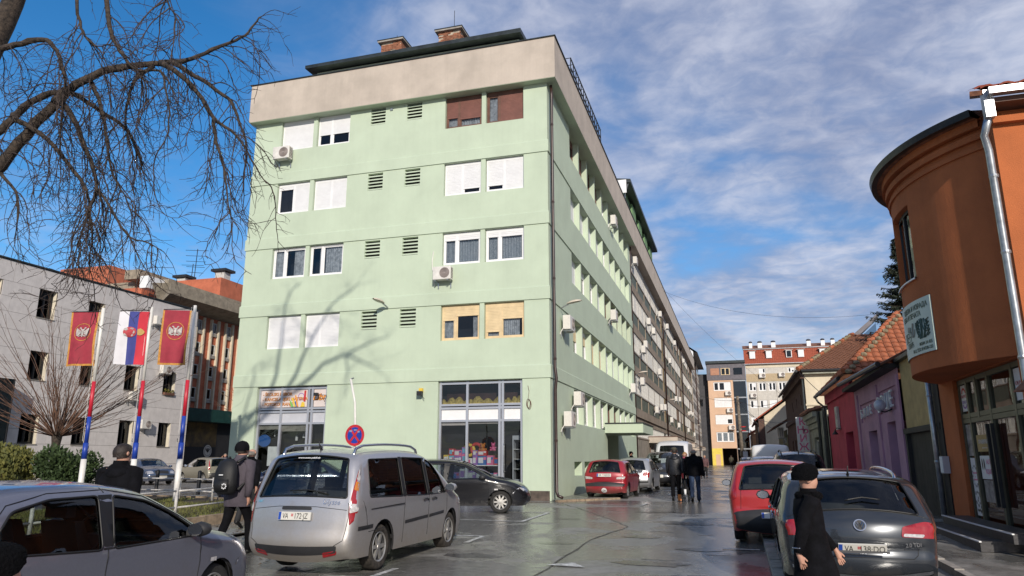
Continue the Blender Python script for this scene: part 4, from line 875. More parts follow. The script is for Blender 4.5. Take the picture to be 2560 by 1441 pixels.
for z in (1.6, 3.1): MB().lathe([(.066, -.03), (.074, 0), (.066, .03)], 10, (4.38, 19.15, z)).build('collar', M_PIPE, gp)
bx('wall_strip', M_DRK, 4.47, 4.55, 18.76, 19.5, .2, 4.2, gp)
# ---- mauve house
def simple_wall(B, m, y0, y1, z1, holes, nm='street_wall', x=XR, dep=.25):
    mb = MB(); wall(mb, (x, 0, 0), (0, 1, 0), y0, y1, .1, z1, holes, dep, (1, 0, 0)); w_ = mb.build(nm, m, B)
    mb = MB(); mb.box(x+dep+.5, x+9, y0+.05, y1-.05, .1, z1-.1); mb.build('interior', M_ROOM, B); return w_
PH_ = thing('mauve_house', 'mauve rendered single-storey café with white Cyrillic letters and two doorways', 'building', (7, 27, .25), world=True)
simple_wall(PH_, M_PUR, 22.8, 31.0, 4.3, [(23.9, 25.2, .25, 2.75, .35), (27.0, 28.6, .25, 2.6, .35), (23.35, 26.05, 3.05, 3.75, .06), (26.75, 29.9, 2.95, 3.6, .06)])
q = MB(); FRR.quad(q, 23.35, 26.05, .055, 3.05, 3.75); FRR.quad(q, 26.75, 29.9, .055, 2.95, 3.6); q.build('sign_recess', M_PUR, PH_)
for a, b, h in ((23.9, 25.2, 2.75), (27.0, 28.6, 2.6)): q = MB(); FRR.box(q, a, b, .3, .34, .25, h); d_ = q.build('door', mat('purple_door', (.07, .03, .06), .5), PH_); q = MB(); FRR.quad(q, a+.25, b-.25, .295, 1.2, h-.2); q.build('pane', M_SHG, d_)
for u in (26.25, 22.95, 30.3): q = MB(); FRR.box(q, u-.13, u+.13, -.05, .0, .2, 4.0); q.build('pilaster', M_PUR, PH_)
for k, (c, u, z, s) in enumerate([('Б', 29.4, 3.22, .42), ('И', 28.75, 3.24, .42), ('Л', 28.1, 3.26, .42), ('Е', 27.45, 3.28, .42), ('С', 25.95, 3.30, .66), ('Р', 25.3, 3.32, .66), ('Ц', 24.6, 3.34, .66), ('Е', 23.95, 3.36, .66)]):
    text('sign_letter', c, s*1.0, M_PAP, PH_, FRR(u, -.04, z), (0, -1, 0), (0, 0, 1), ext=.025, bold=.004, xs=1.15)
gl_ = thing('globe_lamp', 'pale globe wall lamp over the mauve house lettering', 'lamp', (4.2, 24.1, 3.2), world=True); MB().lathe([(.17*math.sin(a), -.17*math.cos(a)) for a in [k*math.pi/10 for k in range(11)]], 16, (4.18, 24.15, 3.22)).build('globe', mat('opal_glass', (.55, .56, .62), .3), gl_, smooth=True); MB().tube([(4.5, 24.15, 3.1), (4.3, 24.15, 3.02), (4.18, 24.15, 3.06)], .02, 6).build('arm', M_BLK, gl_)
for z in (2.3, 2.62): bx('number_plate', M_CYN, XR-.02, XR-.002, 22.98, 23.22, z, z+.24, PH_)
roof_part(PH_, M_TILB, [(4.02, 22.7, 4.28), (4.02, 31.0, 4.5), (7.5, 31.0, 6.3), (7.5, 22.7, 6.1)]); bx('eaves', M_DRK, 4.08, 4.6, 22.75, 30.98, 4.18, 4.3, PH_)
MB().tube([(3.98, 22.6, 4.27), (3.98, 31, 4.47)], .075, 8).build('gutter', M_GUT, PH_)
# ---- crimson house with the hipped orange tile roof
RH = thing('crimson_house', 'crimson house with orange clay tiles on a hipped roof, mossy hip ridge', 'building', (7, 35, .3), world=True)
simple_wall(RH, M_REDH, 31.05, 39.7, 4.75, [(32.2, 34.4, .3, 2.75, .4)])
q = MB(); FRR.box(q, 32.2, 34.4, .32, .36, .3, 2.2); d_ = q.build('door', M_DRK, RH); q = MB(); FRR.quad(q, 32.3, 34.3, .33, 2.25, 2.7); q.build('fanlight', M_SHG, d_)
q = MB(); FRR.box(q, 35.6, 36.3, -.12, -.02, 2.95, 3.95); o = q.build('light_box', M_OLDW, RH); rtxt('51', .3, M_BLK, 35.95, 3.5, o, -.125)
wl_ = thing('wall_lamp', 'dark lantern lamp over the crimson house door', 'lamp', (4.35, 35.2, 2.8), world=True); MB().lathe([(.02, .2), (.05, .12), (.14, 0), (.02, -.01)], 10, (4.22, 35.4, 2.72)).build('shade', M_BLK, wl_); MB().tube([(4.5, 35.4, 2.95), (4.3, 35.4, 3.0), (4.22, 35.4, 2.9)], .018, 6).build('arm', M_BLK, wl_)
bx('cornice', M_REDH, XR-.12, XR, 31.05, 39.7, 4.3, 4.75, RH)
E0, AP, AP2, E1 = Vector((4.05, 29.75, 4.80)), Vector((6.75, 33.0, 7.5)), Vector((6.75, 37.5, 7.5)), Vector((4.05, 40.0, 4.80)); E2 = Vector((10.5, 29.75, 4.80))
s1 = roof_part(RH, M_TILB, [E0, E1, AP2, AP]); s2 = roof_part(RH, M_TILB, [E2, E0, AP]); s3 = roof_part(RH, M_TILB, [E1, (9.5, 40, 4.8), AP2])
V1 = Vector((2.7, 0, 2.7)).normalized(); tiles(s1, E1, (0, -1, 0), V1, [(0, 0), (10.25, 0), (7.0, 3.82), (2.5, 3.82)], .27, .33, M_TILE, 150, 4, near=(0, 0, 1.65))
V2 = Vector((0, 3.25, 2.7)).normalized(); tiles(s2, E0, (1, 0, 0), V2, [(0, 0), (6.45, 0), (2.75, 4.22), (2.65, 4.22)], .27, .33, M_TILE, 230, 5, near=(0, 0, 1.65))
hp = MB(); hip = AP-E0; nh = 15
for k in range(nh):
    p = E0+hip*(k/nh); p2 = E0+hip*((k+1.15)/nh); w_ = Vector((0, 0, .06)); o = MB().tube([p+w_+Vector((0, 0, .03)), p2+w_], [.115, .095], 8).build('hip_tile', M_TILE, RH)
    o2 = MB().lathe([(.13*math.sin(a), -.10*math.cos(a)) for a in [j*math.pi/6 for j in range(7)]], 8, p+Vector((.16, -.05, .06))).build('mortar', M_MOSS, RH)
MB().tube([(3.98, 30.9, 4.72), (3.98, 40.05, 4.72)], .08, 8).build('gutter', M_GUT, RH); MB().tube([(3.98, 39.9, 4.7), (4.1, 39.9, 4.45), (4.38, 39.9, 4.2), (4.4, 39.9, .4)], .05, 8).build('downpipe', M_GUT, RH)
for k in range(24): bx('eaves_tile', M_TILB, 3.99, 4.1, 31+k*.37, 31.3+k*.37, 4.8, 4.84, RH)
# ---- grey-green low house
GH = thing('grey_green_house', 'grey-green low shop with curved crumbling cornice between crimson and cream houses', 'building', (7, 44.5, .3), world=True)
simple_wall(GH, M_GREY, 40.2, 49.6, 4.2, [(41.2, 42.8, .3, 2.8, .2), (44.2, 47.6, .5, 2.9, .25)])
for z, e in ((3.4, .1), (3.7, .22), (3.95, .4)): bx('cornice', M_GREY, XR-e, XR+.01, 43.5, 49.6, z, z+.27, GH)
roof_part(GH, M_TILB, [(3.95, 43.3, 4.3), (3.95, 49.7, 4.3), (7.5, 49.7, 5.2), (7.5, 43.3, 5.2)]); tiles(GH, (3.95, 49.7, 4.32), (0, -1, 0), Vector((3.55, 0, .9)).normalized(), [(0, 0), (6.3, 0), (6.3, .7), (0, .7)], .25, .3, M_TILB, 60, 6)
for a, b in ((41.2, 42.8), (44.2, 45.8), (46.0, 47.6)): window(FRR, GH, a+.03, b-.03, .5, 2.75, .12, [(1, 0)], M_OLDW, None, gl=M_GLD)
for y in (40.6, 43.2): MB().tube([(4.38, y, 4.2), (4.38, y, .4)], .08, 8).build('downpipe', M_GUT, GH)
# ---- tall house: cream gable end, brown street front
TH = thing('cream_brown_house', 'two-storey house with cream side wall, dark brown street front and old brown roof tiles', 'building', (8, 60, .3), world=True)
simple_wall(TH, M_BRH, 50.6, 70.5, 7.2, [(52.5+3*k, 53.7+3*k, 1.0, 3.1, .2) for k in range(5)]+[(54+4*k, 54.5+4*k, 5.3, 6.0, .2) for k in range(3)])
mb = MB(); wall(mb, (0, 50.6, 0), (1, 0, 0), XR, 12, .1, 7.2, [], .2, (0, 1, 0)); mb.build('south_wall', M_CRM, TH)
bx('plaster_ledge', M_CRM, XR-.05, 12, 50.52, 50.6, 5.0, 5.12, TH); bx('street_ledge', M_BRH, XR-.12, XR, 50.6, 70.5, 4.4, 4.75, TH); bx('street_cornice', M_BRH, XR-.25, XR, 50.6, 70.5, 6.75, 7.2, TH)
for k in range(5): window(FRR, TH, 52.52+3*k, 53.68+3*k, 1.02, 3.08, .1, [(1, 0)], M_BRNW, None, gl=M_GLD)
e0, ap, ap2, e1, e2 = Vector((4.1, 50.2, 7.25)), Vector((8.4, 55.5, 10.2)), Vector((8.4, 66, 10.2)), Vector((4.1, 71, 7.25)), Vector((14, 50.2, 7.25))
r1 = roof_part(TH, M_TILB, [e0, e1, ap2, ap]); r2 = roof_part(TH, M_TILB, [e2, e0, ap, (10, 55.5, 10.2)])
Vb = Vector((0, 5.3, 2.95)).normalized(); tiles(r2, e0, (1, 0, 0), Vb, [(0, 0), (9.9, 0), (5.9, 6.0), (4.2, 6.0)], .23, .20, M_TILB, 300, 7, arch=.022, near=(3, 50, 7))
for k in range(16): p = e0+(ap-e0)*(k/16); MB().tube([p+Vector((0, 0, .1)), e0+(ap-e0)*((k+1.1)/16)+Vector((0, 0, .06))], [.14, .11], 7).build('hip_tile', M_MOSS if k % 3 else M_TILE, TH)
MB().tube([(4.3, 50.12, 7.2), (12, 50.12, 7.2)], .09, 8).build('gutter', M_GUT, TH); bx('fascia', M_GREY, 4.4, 12, 50.2, 50.58, 7.0, 7.18, TH); MB().tube([(4.02, 50.2, 7.2), (4.02, 71, 7.2)], .09, 8).build('gutter', M_GUT, TH)
MB().tube([(4.44, 51.0, 6.9), (4.44, 51.0, .5)], .08, 8).build('downpipe', M_PIPE, TH)
KS = thing('bookshop_sign', 'tall white board with red vertical Cyrillic lettering beside the cream wall', 'sign', (4.1, 50.0, .5), world=True)
bx('board', M_PAP, 3.72, 4.44, 49.98, 50.10, .5, 4.25, KS)
for k, c in enumerate('КЊИЖАРА'): text('letter', c, .62, M_PNK, KS, (4.08, 49.975, 3.95-k*.52), (1, 0, 0), (0, 0, 1), ext=.003, bold=.012)
# ---- farther houses down the right side
LB = thing('lean_to_shop', 'low pale green shop with dark lean-to roof beyond the brown house', 'building', (7, 78, .4), world=True)
simple_wall(LB, mat('pale_green_wall', (.30, .31, .22), .9), 71.2, 86, 4.3, [(73, 74.3, .4, 2.6, .2), (76, 77.3, .4, 2.6, .2), (80, 82, .4, 2.6, .2)]); roof_part(LB, M_TILB, [(3.3, 71.1, 4.5), (3.3, 86, 4.5), (8, 86, 7.2), (8, 71.1, 7.2)], .1); bx('downpipe', M_PIPE, 4.3, 4.45, 75.2, 75.35, .4, 4.4, LB)
put_ac((4.42, 72.6, 3.6), 'W', 'white air conditioner on the brown house beyond the cream wall', None, 1.6)
FH = thing('gabled_far_house', 'far house with cream gable wall and red tiled roof', 'building', (6, 105, .4), world=True)
bx('wall', M_BRH, 2.9, 11, 98, 118, .3, 6.6, FH); mb = MB(); mb.add([(3.6, 97.9, .3), (11, 97.9, .3), (11, 97.9, 6.7), (7.2, 97.9, 9.4), (3.6, 97.9, 6.9)], [(0, 1, 2, 3, 4)]); mb.build('gable_wall', M_CRM, FH)
roof_part(FH, M_TILR, [(2.4, 97.3, 6.5), (2.4, 118.5, 6.5), (7.2, 118.5, 9.9), (7.2, 97.3, 9.9)], .15); roof_part(FH, M_TILR, [(11.5, 97.3, 6.5), (7.2, 97.3, 9.9), (7.2, 118.5, 9.9), (11.5, 118.5, 6.5)], .15)
for k in range(3): bx('window', M_GLD, 2.87, 2.92, 101+k*5, 102.4+k*5, 1.4, 3.4, FH)
MB().tube([(2.3, 97.4, 6.5), (2.7, 97.6, 6.0), (2.8, 97.8, 5.6), (2.82, 97.8, .5)], .08, 6).build('downpipe', M_GUT, FH)
SH_ = thing('small_orange_house', 'small far house with peach end wall and red roof edge', 'building', (5, 128, .4), world=True)
bx('wall', mat('peach_wall', (.52, .30, .17), .9), 2.5, 9, 122, 136, .3, 5.6, SH_); bx('street_wall', M_BRH, 2.42, 2.5, 122.05, 136, .3, 5.5, SH_); roof_part(SH_, M_TILR, [(1.9, 121.6, 5.6), (1.9, 136, 5.6), (6, 136, 7.8), (6, 121.6, 7.8)], .15)
# ================================================================ end of the street
YE = 150.5; FE = FR((0, YE, 0), (1, 0, 0), (0, 1, 0))
M_PEA = mat('peach_render', (.62, .42, .29), .9, var=.05, scale=.6); M_YLW = mat('yellow_render', (.72, .56, .10), .85, var=.06); M_ZNC = mat('zinc_cladding', (.13, .12, .135), .55, metal=.3, var=.15)
M_STG = glass('stair_glass', (.25, .32, .36), 1.9, .9, .02); M_CRT = mat('copper_shutter', (.42, .20, .12), .6, var=.1); M_BGE = mat('beige_facade', (.46, .36, .23), .9, var=.08); M_LGT = mat('pale_grey_facade', (.55, .52, .47), .9, var=.08, streak=.15)
PT = thing('peach_apartment_tower', 'narrow peach apartment tower with zinc top floor and dark drive-through closing the street', 'building', (-1, 155, .5), world=True)
rows = [(4.95, 6.86), (8.3, 10.2), (11.6, 13.5), (14.85, 16.6)]
mb = MB(); wall(mb, (0, YE, 0), (1, 0, 0), -4.55, .2, .2, 16.9, [(-3.55, -.2, a, b, .25) for a, b in rows]+[(-2.6, .15, .2, 3.75, 6)], .25, (0, 1, 0)); mb.build('wall', M_PEA, PT)
bx('yellow_ground_floor', M_YLW, -4.56, -2.62, YE-.04, YE+.2, .2, 3.74, PT); bx('shutter_box', M_PEA, -3.9, -3.0, YE-.05, YE-.03, .5, 2.6, PT)
bx('body', M_ROOM, -4.5, 2.6, YE+6.2, YE+12, .2, 20, PT); mb = MB(); mb.quad((-4.55, YE, .2), (-4.55, YE+12, .2), (-4.55, YE+12, 20), (-4.55, YE, 20)); mb.build('side_wall', M_ZNC, PT)
for i, (a, b) in enumerate(rows):
    lv = [[(1, 0), (1, 0), (1, 0)], [(.65, 1), (.35, .45)], [(.5, 1), (.5, 1)], [(.3, 0), (.35, 0), (.35, 1)]][i]
    window(FE, PT, -3.52, -.23, a+.03, b-.03, .15, lv, M_WHT, M_SHW, 0, M_CUR if i == 0 else None, fw=.1, slat=.2)
    bx('window_back', M_ROOM, -3.6, -.1, YE+.6, YE+.65, a-.1, b+.1, PT)
bx('top_floor', M_ZNC, -4.7, 2.7, YE-.1, YE+10, 16.95, 20.2, PT); bx('roof_edge', M_TIN, -4.85, 2.75, YE-.5, YE+10, 20.25, 20.75, PT)
for x0, x1, m in ((-3.95, -2.3, M_CRT), (-1.95, -.25, M_CRM), (.45, 2.1, M_GLD)):
    w_ = bx('window', m if m is not M_CRM else M_FRC, x0, x1, YE-.16, YE-.11, 17.95, 19.3, PT)
    if m is M_CRM: bx('pane', M_GLD, x0+.15, -1.2, YE-.18, YE-.165, 18.05, 19.2, w_); bx('pane', M_GLD, -1.0, x1-.15, YE-.18, YE-.165, 18.05, 19.2, w_)
sg = bx('stair_frame', M_ZNC, .22, 2.62, YE+.1, YE+.2, .3, 16.9, PT)
for k in range(5): bx('stair_pane', M_STG, .3, 2.55, YE+.02, YE+.06, .5+k*3.28, 3.5+k*3.28, PT); bx('stair_transom', M_PIPE, .25, 2.6, YE-.03, YE+.05, 3.52+k*3.28, 3.75+k*3.28, PT)
for k, (x, z) in enumerate(((-.8, 13.9), (-.7, 10.6), (-.55, 7.3))): put_ac((x, YE-.02, z), 'S', 'white air conditioner on the peach tower, %s from the top' % ('first', 'second', 'third')[k], None, 1.45)
MR = thing('red_mansard_block', 'long apartment block with red tiled mansard roof and white chimneys behind the low houses', 'building', (14, 158, .5), world=True)
mb = MB(); hl = []
for k in range(9): hl.append((3.2+1.82*k, 4.55+1.82*k, 14.7, 16.3, .2)); hl.append((3.2+1.82*k, 4.55+1.82*k, 11.4, 12.9, .2)); hl.append((3.2+1.82*k, 4.55+1.82*k, 8.2, 9.7, .2))
hl += [(5.25, 6.45, 18.1, 19.1, .2), (10.6, 11.8, 18.1, 19.1, .2), (15.5, 16.7, 18.1, 19.1, .2)]
wall(mb, (0, YE+.4, 0), (1, 0, 0), 2.75, 24, .3, 19.9, hl, .2, (0, 1, 0)); mb.build('wall', M_LGT, MR); bx('beige_band', M_BGE, 2.76, 24, YE+.34, YE+.4, 16.5, 18.0, MR); bx('pale_band', M_CRM, 2.76, 24, YE+.36, YE+.4, 19.2, 19.88, MR); bx('back', M_ROOM, 2.9, 24, YE+1.2, YE+1.3, .3, 19.8, MR)
FM = FR((0, YE+.4, 0), (1, 0, 0), (0, 1, 0)); rm = R_(4)
for h in hl: window(FM, MR, h[0], h[1], h[2], h[3], .12, [(1, rm.choice((0, 0, .5, 1, 1))) for _ in range(2)], M_WHT, M_SHW, fw=.09, slat=.2)
for k in range(5): bx('pilaster', M_LGT, 4.62+1.82*2*k, 4.74+1.82*2*k, YE+.3, YE+.398, 8, 16.4, MR)
ms = roof_part(MR, M_TILR, [(2.6, YE, 19.95), (24, YE, 19.95), (24, YE+1.1, 22.95), (2.6, YE+1.1, 22.95)], .15, 'mansard'); roof_part(MR, M_TILB, [(2.5, YE+.95, 22.98), (24, YE+.95, 22.98), (24, YE+5, 24.3), (2.5, YE+5, 24.3)], .15, 'upper_roof')
tm = MB()
for j in range(9):
    for i in range(60): 
        x = 2.65+i*.355; t0 = j/9; t1 = (j+1)/9; z0, z1 = 19.97+2.98*t0, 19.97+2.98*t1; y0_, y1_ = YE+1.1*t0-.06, YE+1.1*t1-.02
        tm.quad((x, y0_, z0), (x+.32, y0_, z0), (x+.32, y1_, z1), (x, y1_, z1))
stuff(tm.build('mansard_tiles', M_TILR, ms)); bx('ridge_flashing', M_PIPE, 2.5, 24, YE+.85, YE+.95, 22.9, 23.02, MR); bx('gutter', M_PIPE, 2.6, 24, YE-.2, YE, 19.85, 19.97, MR)
for x0 in (3.7, 6.8, 10.5, 12.7, 16.6, 19.5):
    d = bx('roof_window', M_WHT, x0, x0+1.05, YE+.05, YE+.9, 21.0, 22.4, MR); bx('pane', M_SHW if rm.random() < .7 else M_GLD, x0+.12, x0+.93, YE+.02, YE+.04, 21.1, 22.3, d); bx('canopy', M_OLDW, x0-.25, x0+1.3, YE-.1, YE+.9, 22.45, 22.52, d)
for k, (x0, w) in enumerate(((3.8, .6), (5.45, .8), (8.0, .8), (14.6, .75), (17.2, .7), (19.0, .7))):
    c = bx('chimney', M_WHT, x0, x0+w, YE+2, YE+2.7, 22.8, 24.35, MR); MB().lathe([(w*.62, -.1), (w*.5, .12), (w*.25, .2), (0, .22)], 10, (x0+w/2, YE+2.35, 24.55)).build('cowl', M_DKR, c)
for k, (x, z) in enumerate(((5.4, 17.2), (9.0, 17.3), (3.5, 13.4), (4.2, 6.6))): put_ac((x+.4, YE+.33, z), 'S', 'white air conditioner on the red mansard block, %s' % ('under the top left window', 'on the beige band, right one', 'left of the pale band', 'lowest, by the satellite dish')[k], None, 1.45)
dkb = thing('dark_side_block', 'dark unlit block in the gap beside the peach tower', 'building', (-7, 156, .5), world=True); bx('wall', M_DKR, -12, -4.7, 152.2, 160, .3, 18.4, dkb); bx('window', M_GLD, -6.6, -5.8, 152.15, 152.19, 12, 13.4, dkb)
SD = thing('satellite_dish', 'white satellite dish on the front of the mansard block', 'dish', (3.2, 149.8, 7.5), world=True)
MB().lathe([(0, .12), (.3, .09), (.6, .0), (.62, .02)], 18, (3.2, 149.7, 7.6), 'y').build('reflector', M_WHT, SD, smooth=True); MB().tube([(3.2, 149.7, 7.6), (3.2, 150.8, 7.5)], .05, 6).build('arm', M_PIPE, SD)
DB = thing('grey_dormer_block', 'grey glazed attic corner of a building rising behind the brown tiled roof', 'building', (14, 78, .4), world=True)
bx('body', M_PANEL, 9.6, 20, 75, 90, .4, 11.2, DB)
mb = MB(); mb.add([(9.3, 74.5, 11.0), (9.3, 90, 11.0), (13.6, 90, 14.6), (13.6, 74.5, 14.6), (9.3, 74.5, 11.5), (9.3, 90, 11.5), (13.6, 90, 15.1), (13.6, 74.5, 15.1)], [(0, 1, 2, 3), (7, 6, 5, 4), (0, 3, 7, 4), (0, 4, 5, 1)]); mb.build('roof_edge', M_ZNC, DB)
mb = MB(); mb.quad((9.8, 74.8, 11), (13.4, 74.8, 11), (13.4, 74.8, 14.2)); mb.build('gable_pane', M_STG, DB); 
for t in (.35, .7): MB().tube([(9.8+3.6*t, 74.7, 11), (9.8+3.6*t, 74.7, 11+3.2*t)], .06, 4).build('mullion', M_ZNC, DB)
# timber utility pole and wires
M_WOOD = mat('grey_timber', (.22, .18, .14), .9, var=.3, scale=3, streak=.4)
UP = thing('utility_pole', 'tall timber utility pole with wires and red insulators near the street end', 'utility pole', (.7, 96.5, .4), world=True)
MB().tube([(.7, 96.5, .3), (.55, 96.5, 9.4)], [.24, .17], 10).build('shaft', M_WOOD, UP, smooth=True)
for z in (9.0, 8.6): MB().tube([(.1, 96.5, z), (1.1, 96.5, z)], .05, 6).build('crossarm', M_BLK, UP)
MB().lathe([(.3, -.05), (.33, 0), (.3, .05)], 10, (1.0, 96.3, 5.6)).build('cable_reel', M_RED, UP); MB().lathe([(.3, -.05), (.33, 0), (.3, .05)], 10, (1.0, 96.3, 5.1)).build('cable_reel', M_RED, UP); bx('lamp_head', M_BLK, -.9, -.2, 96.2, 96.6, 4.9, 5.1, UP); bx('meter_box', M_PANEL, .75, 1.3, 96, 96.3, 1.4, 2.6, UP)
def wire(a, b, sag, lab, r=.02):
    a, b = Vector(a), Vector(b); n = 14; pts = [a+(b-a)*(k/n)+Vector((0, 0, -sag*4*(k/n)*(1-k/n))) for k in range(n+1)]
    tag(MB().tube(pts, r, 4).build('overhead_wire', M_BLK), lab, 'wire', 'overhead wires')
wire((-5.8, 70.5, 17.6), (10.3, 53, 11.2), 1.2, 'thin wire sloping from the long parapet towards the spruce tree', .009)
wire((-5.8, 69, 17.7), (4.1, 70, 7.4), .6, 'thin wire falling steeply from the parapet to the brown house', .009)
wire((4.2, 50.1, 7.1), (5.2, 43, 4.6), .1, 'slack cable down the cream wall to the grey house')
for k, (p, z, sg_) in enumerate((((2.9, 98, 6.4), 8.9, .4), ((2.9, 98, 5.9), 8.5, .6), ((4.0, 80, 4.6), 8.9, .5), ((4.1, 71, 6.8), 8.7, .5), ((6.5, 101, 8.2), 8.8, .4), ((4.2, 60, 4.5), 8.4, .9))):
    wire((.6, 96.4, z), p, sg_, 'wire from the timber pole to the right-hand houses, %s of six' % ('first', 'second', 'third', 'fourth', 'fifth', 'sixth')[k], .02)
wire((.6, 96.4, 8.9), (-6, 120, 12), .5, 'wire from the timber pole to the long row')
# ================================================================ left side: clad office, brick block, lot
M_CLAD = mat('pale_stone_cladding', (.66, .62, .60), .7, var=.07, scale=2.2, bump=.08, streak=.10); M_JNT = mat('cladding_joint', (.17, .155, .14), .9)
M_CREAM = mat('lit_reveal_cream', (.66, .60, .48), .8)  # sunlit tone put into the colour of the sun-facing window jambs
XO = -40.0; FO = FR((XO, 0, 0), (0, 1, 0), (-1, 0, 0))
OB = thing('clad_office_building', 'pale stone-clad three-storey office building with small square windows behind the flags', 'building', (-44, 38, .3), world=True)
cols = [25.8, 29.45, 33.1, 36.75, 40.4, 44.0]; wr = [(2.55, 4.25), (6.3, 8.0), (10.05, 11.8)]; oh = []
for i, c in enumerate(cols):
    for j, (a, b) in enumerate(wr):
        if j == 2 and i > 3: continue
        oh.append((c, c+1.22, a, b, .38))
mb = MB(); wall(mb, (XO-.03, 0, 0), (0, 1, 0), 10, 46.9, .2, 13.0, oh, .38, (-1, 0, 0)); mb.build('backing_wall', M_JNT, OB)
bx('office_core', M_ROOM, -60, XO-1.2, 10, 46.6, .2, 12.8, OB); mb = MB(); mb.quad((XO-.02, 46.9, .2), (-60, 46.9, .2), (-60, 46.9, 13), (XO-.02, 46.9, 13)); mb.build('north_wall', M_CLAD, OB)
bx('roof_flashing', M_TIN, -60, XO+.08, 10, 47.0, 13.05, 13.14, OB)
zs = [.3, 1.35, 2.55, 3.4, 4.25, 5.3, 6.3, 7.15, 8.0, 9.05, 10.05, 10.92, 11.8, 13.02]; ro = R_(2)
for j in range(len(zs)-1):      # cladding slabs, cut back around every opening
    y = 24.0-(.6 if j % 2 else 0)
    while y < 46.9:
        a, b = max(y, 22), min(y+1.83, 46.88); segs = [(a, b)]
        for h in oh:
            if h[2] < zs[j+1]-.02 and h[3] > zs[j]+.02:
                ns = []
                for s0, s1 in segs:
                    if h[1] <= s0 or h[0] >= s1: ns.append((s0, s1))
                    else: ns += [q for q in ((s0, h[0]), (h[1], s1)) if q[1]-q[0] > .12]
                segs = ns
        for s0, s1 in segs:
            p = ro.uniform(0, .004); mb = MB(); FO.box(mb, s0+.008, s1-.008, -.0-p, .028, zs[j]+.008, zs[j+1]-.008); mb.build('cladding_slab', M_CLAD, OB)
        y += 1.83
for h in oh:
    a, b, c, d = h[:4]; window(FO, OB, a+.02, b-.02, c+.02, d-.02, .30, [(.5, 0), (.5, 0)], M_BLK, None, gl=M_GLD); mb = MB(); FO.box(mb, a-.03, b+.03, -.05, .3, c-.05, c-.01); mb.build('sill', M_CONC, OB)
    mb = MB(); FO.box(mb, b-.012, b-.002, .03, .37, c, d); mb.build('lit_reveal', M_CREAM, OB)  # lit cream colour laid over only the jamb that faces the sun
mb = MB(); FO.box(mb, 26, 31.6, -.9, 0, .2, 6.1); dg = mb.build('glazed_porch', M_GLD, OB)
for k in range(5): mb = MB(); FO.box(mb, 26+k*1.4, 26.07+k*1.4, -.94, -.9, .2, 6.1); mb.build('mullion', M_BLK, dg)
for y, z, l in ((42.65, 11.2, 'top right, beside the right-hand flag'), (43.8, 7.75, 'above the window with flowers'), (41.2, 5.6, 'between first and ground floor near the middle flagpole'), (42.4, 3.75, 'above the parked dark saloon'), (30.2, 5.4, 'at the left edge over the porch')):
    put_ac((XO+.02, y, z), 'E', 'white air conditioner on the stone-clad office, '+l, None, 1.1)
fb = thing('flower_box', 'window box with yellow flowers on the office sill', 'flower box', (-39.9, 44.6, 6.2), world=True); bx('box', M_FRB, -40.05, -39.85, 44.1, 45.1, 6.27, 6.45, fb)
q = MB(); 
for k in range(60): 
    c = Vector((-39.95+ro.uniform(-.1, .1), ro.uniform(44.1, 45.1), 6.47+ro.uniform(0, .22))); d = Vector((ro.uniform(-1, 1), ro.uniform(-1, 1), ro.uniform(-1, 1)))*.07; e = Vector((d.y, -d.x, ro.uniform(-.05, .05))); q.quad(c-d, c+e, c+d, c-e)
q.build('flowers', mat('yellow_flowers', (.28, .26, .05), .8, var=.4, scale=20), fb)
# brick block with white fins
M_BRK = mat('red_brick_wall', (.50, .15, .08), .9, var=.14, scale=1.5, bump=.2); M_FIN = mat('ivory_fins', (.62, .55, .42), .8, var=.08); M_BTN = mat('board_marked_concrete', (.34, .29, .22), .9, var=.2, scale=2, streak=.4)
XB = -44.2; FB = FR((XB, 0, 0), (0, 1, 0), (-1, 0, 0))
BB = thing('brick_office_block', 'red brick block with ivory vertical fins and heavy concrete eaves behind the office', 'building', (-50, 56, .3), world=True)
bx('wall', M_BRK, -62, XB, 47.2, 72, .3, 13.9, BB)
for k in range(11):
    y = 51.6+k*1.9*.5*1.02
    mb = MB(); FB.box(mb, y-.085, y+.085, -.22, 0, 5.75, 13.8); mb.build('fin', M_FIN, BB)
    if k % 2 == 0:
        for r in range(4):
            z = 6.3+r*1.95; window(FB, BB, y+.14, y+.80, z+.45, z+1.4, -.03, [(1, 0)], M_OLDW, None, gl=M_GLD, fw=.05); mb = MB(); FB.box(mb, y+.12, y+.84, -.12, 0, z+.18, z+.42); mb.build('spandrel', M_CONC, BB)
mb = MB(); mb.add([(XB, 47.2, 13.9), (XB+1.9, 46.2, 14.5), (XB+1.9, 72, 14.5), (XB, 72, 13.9), (XB, 46.2, 15.5), (XB+1.9, 46.2, 15.35), (XB+1.9, 72, 15.35), (XB, 72, 15.5)], [(0, 3, 2, 1), (1, 2, 6, 5), (0, 1, 5, 4), (4, 5, 6, 7)]); mb.build('concrete_eaves', M_BTN, BB)
bx('roof_parapet', M_BTN, XB-1.2, XB-.2, 48.2, 72, 15.5, 16.3, BB)
for k in range(50): y = 48.4+k*.45; MB().box(XB-.2, XB-.12, y, y+.08, 15.5, 16.0).build('balustrade_slat', M_OCH, BB)
bx('upper_wall', M_BRK, -54.2, -48.8, 60, 78, 15.5, 19.6, BB); bx('recess_wall', M_BTN, -62, -56.6, 57, 80, 14, 19, BB); bx('upper_wall', M_BRK, -62, -46.5, 47.6, 50, 13.2, 15.6, BB); bx('stair_tower', M_BRK, -70, -63.2, 60, 67, 12, 22, BB); bx('upper_eaves', M_BTN, -57, -55.2, 56, 80, 19.0, 19.95, BB); bx('white_wall', M_WHT, XB-1.4, XB-.6, 46.4, 48.2, 15.2, 16.2, BB)
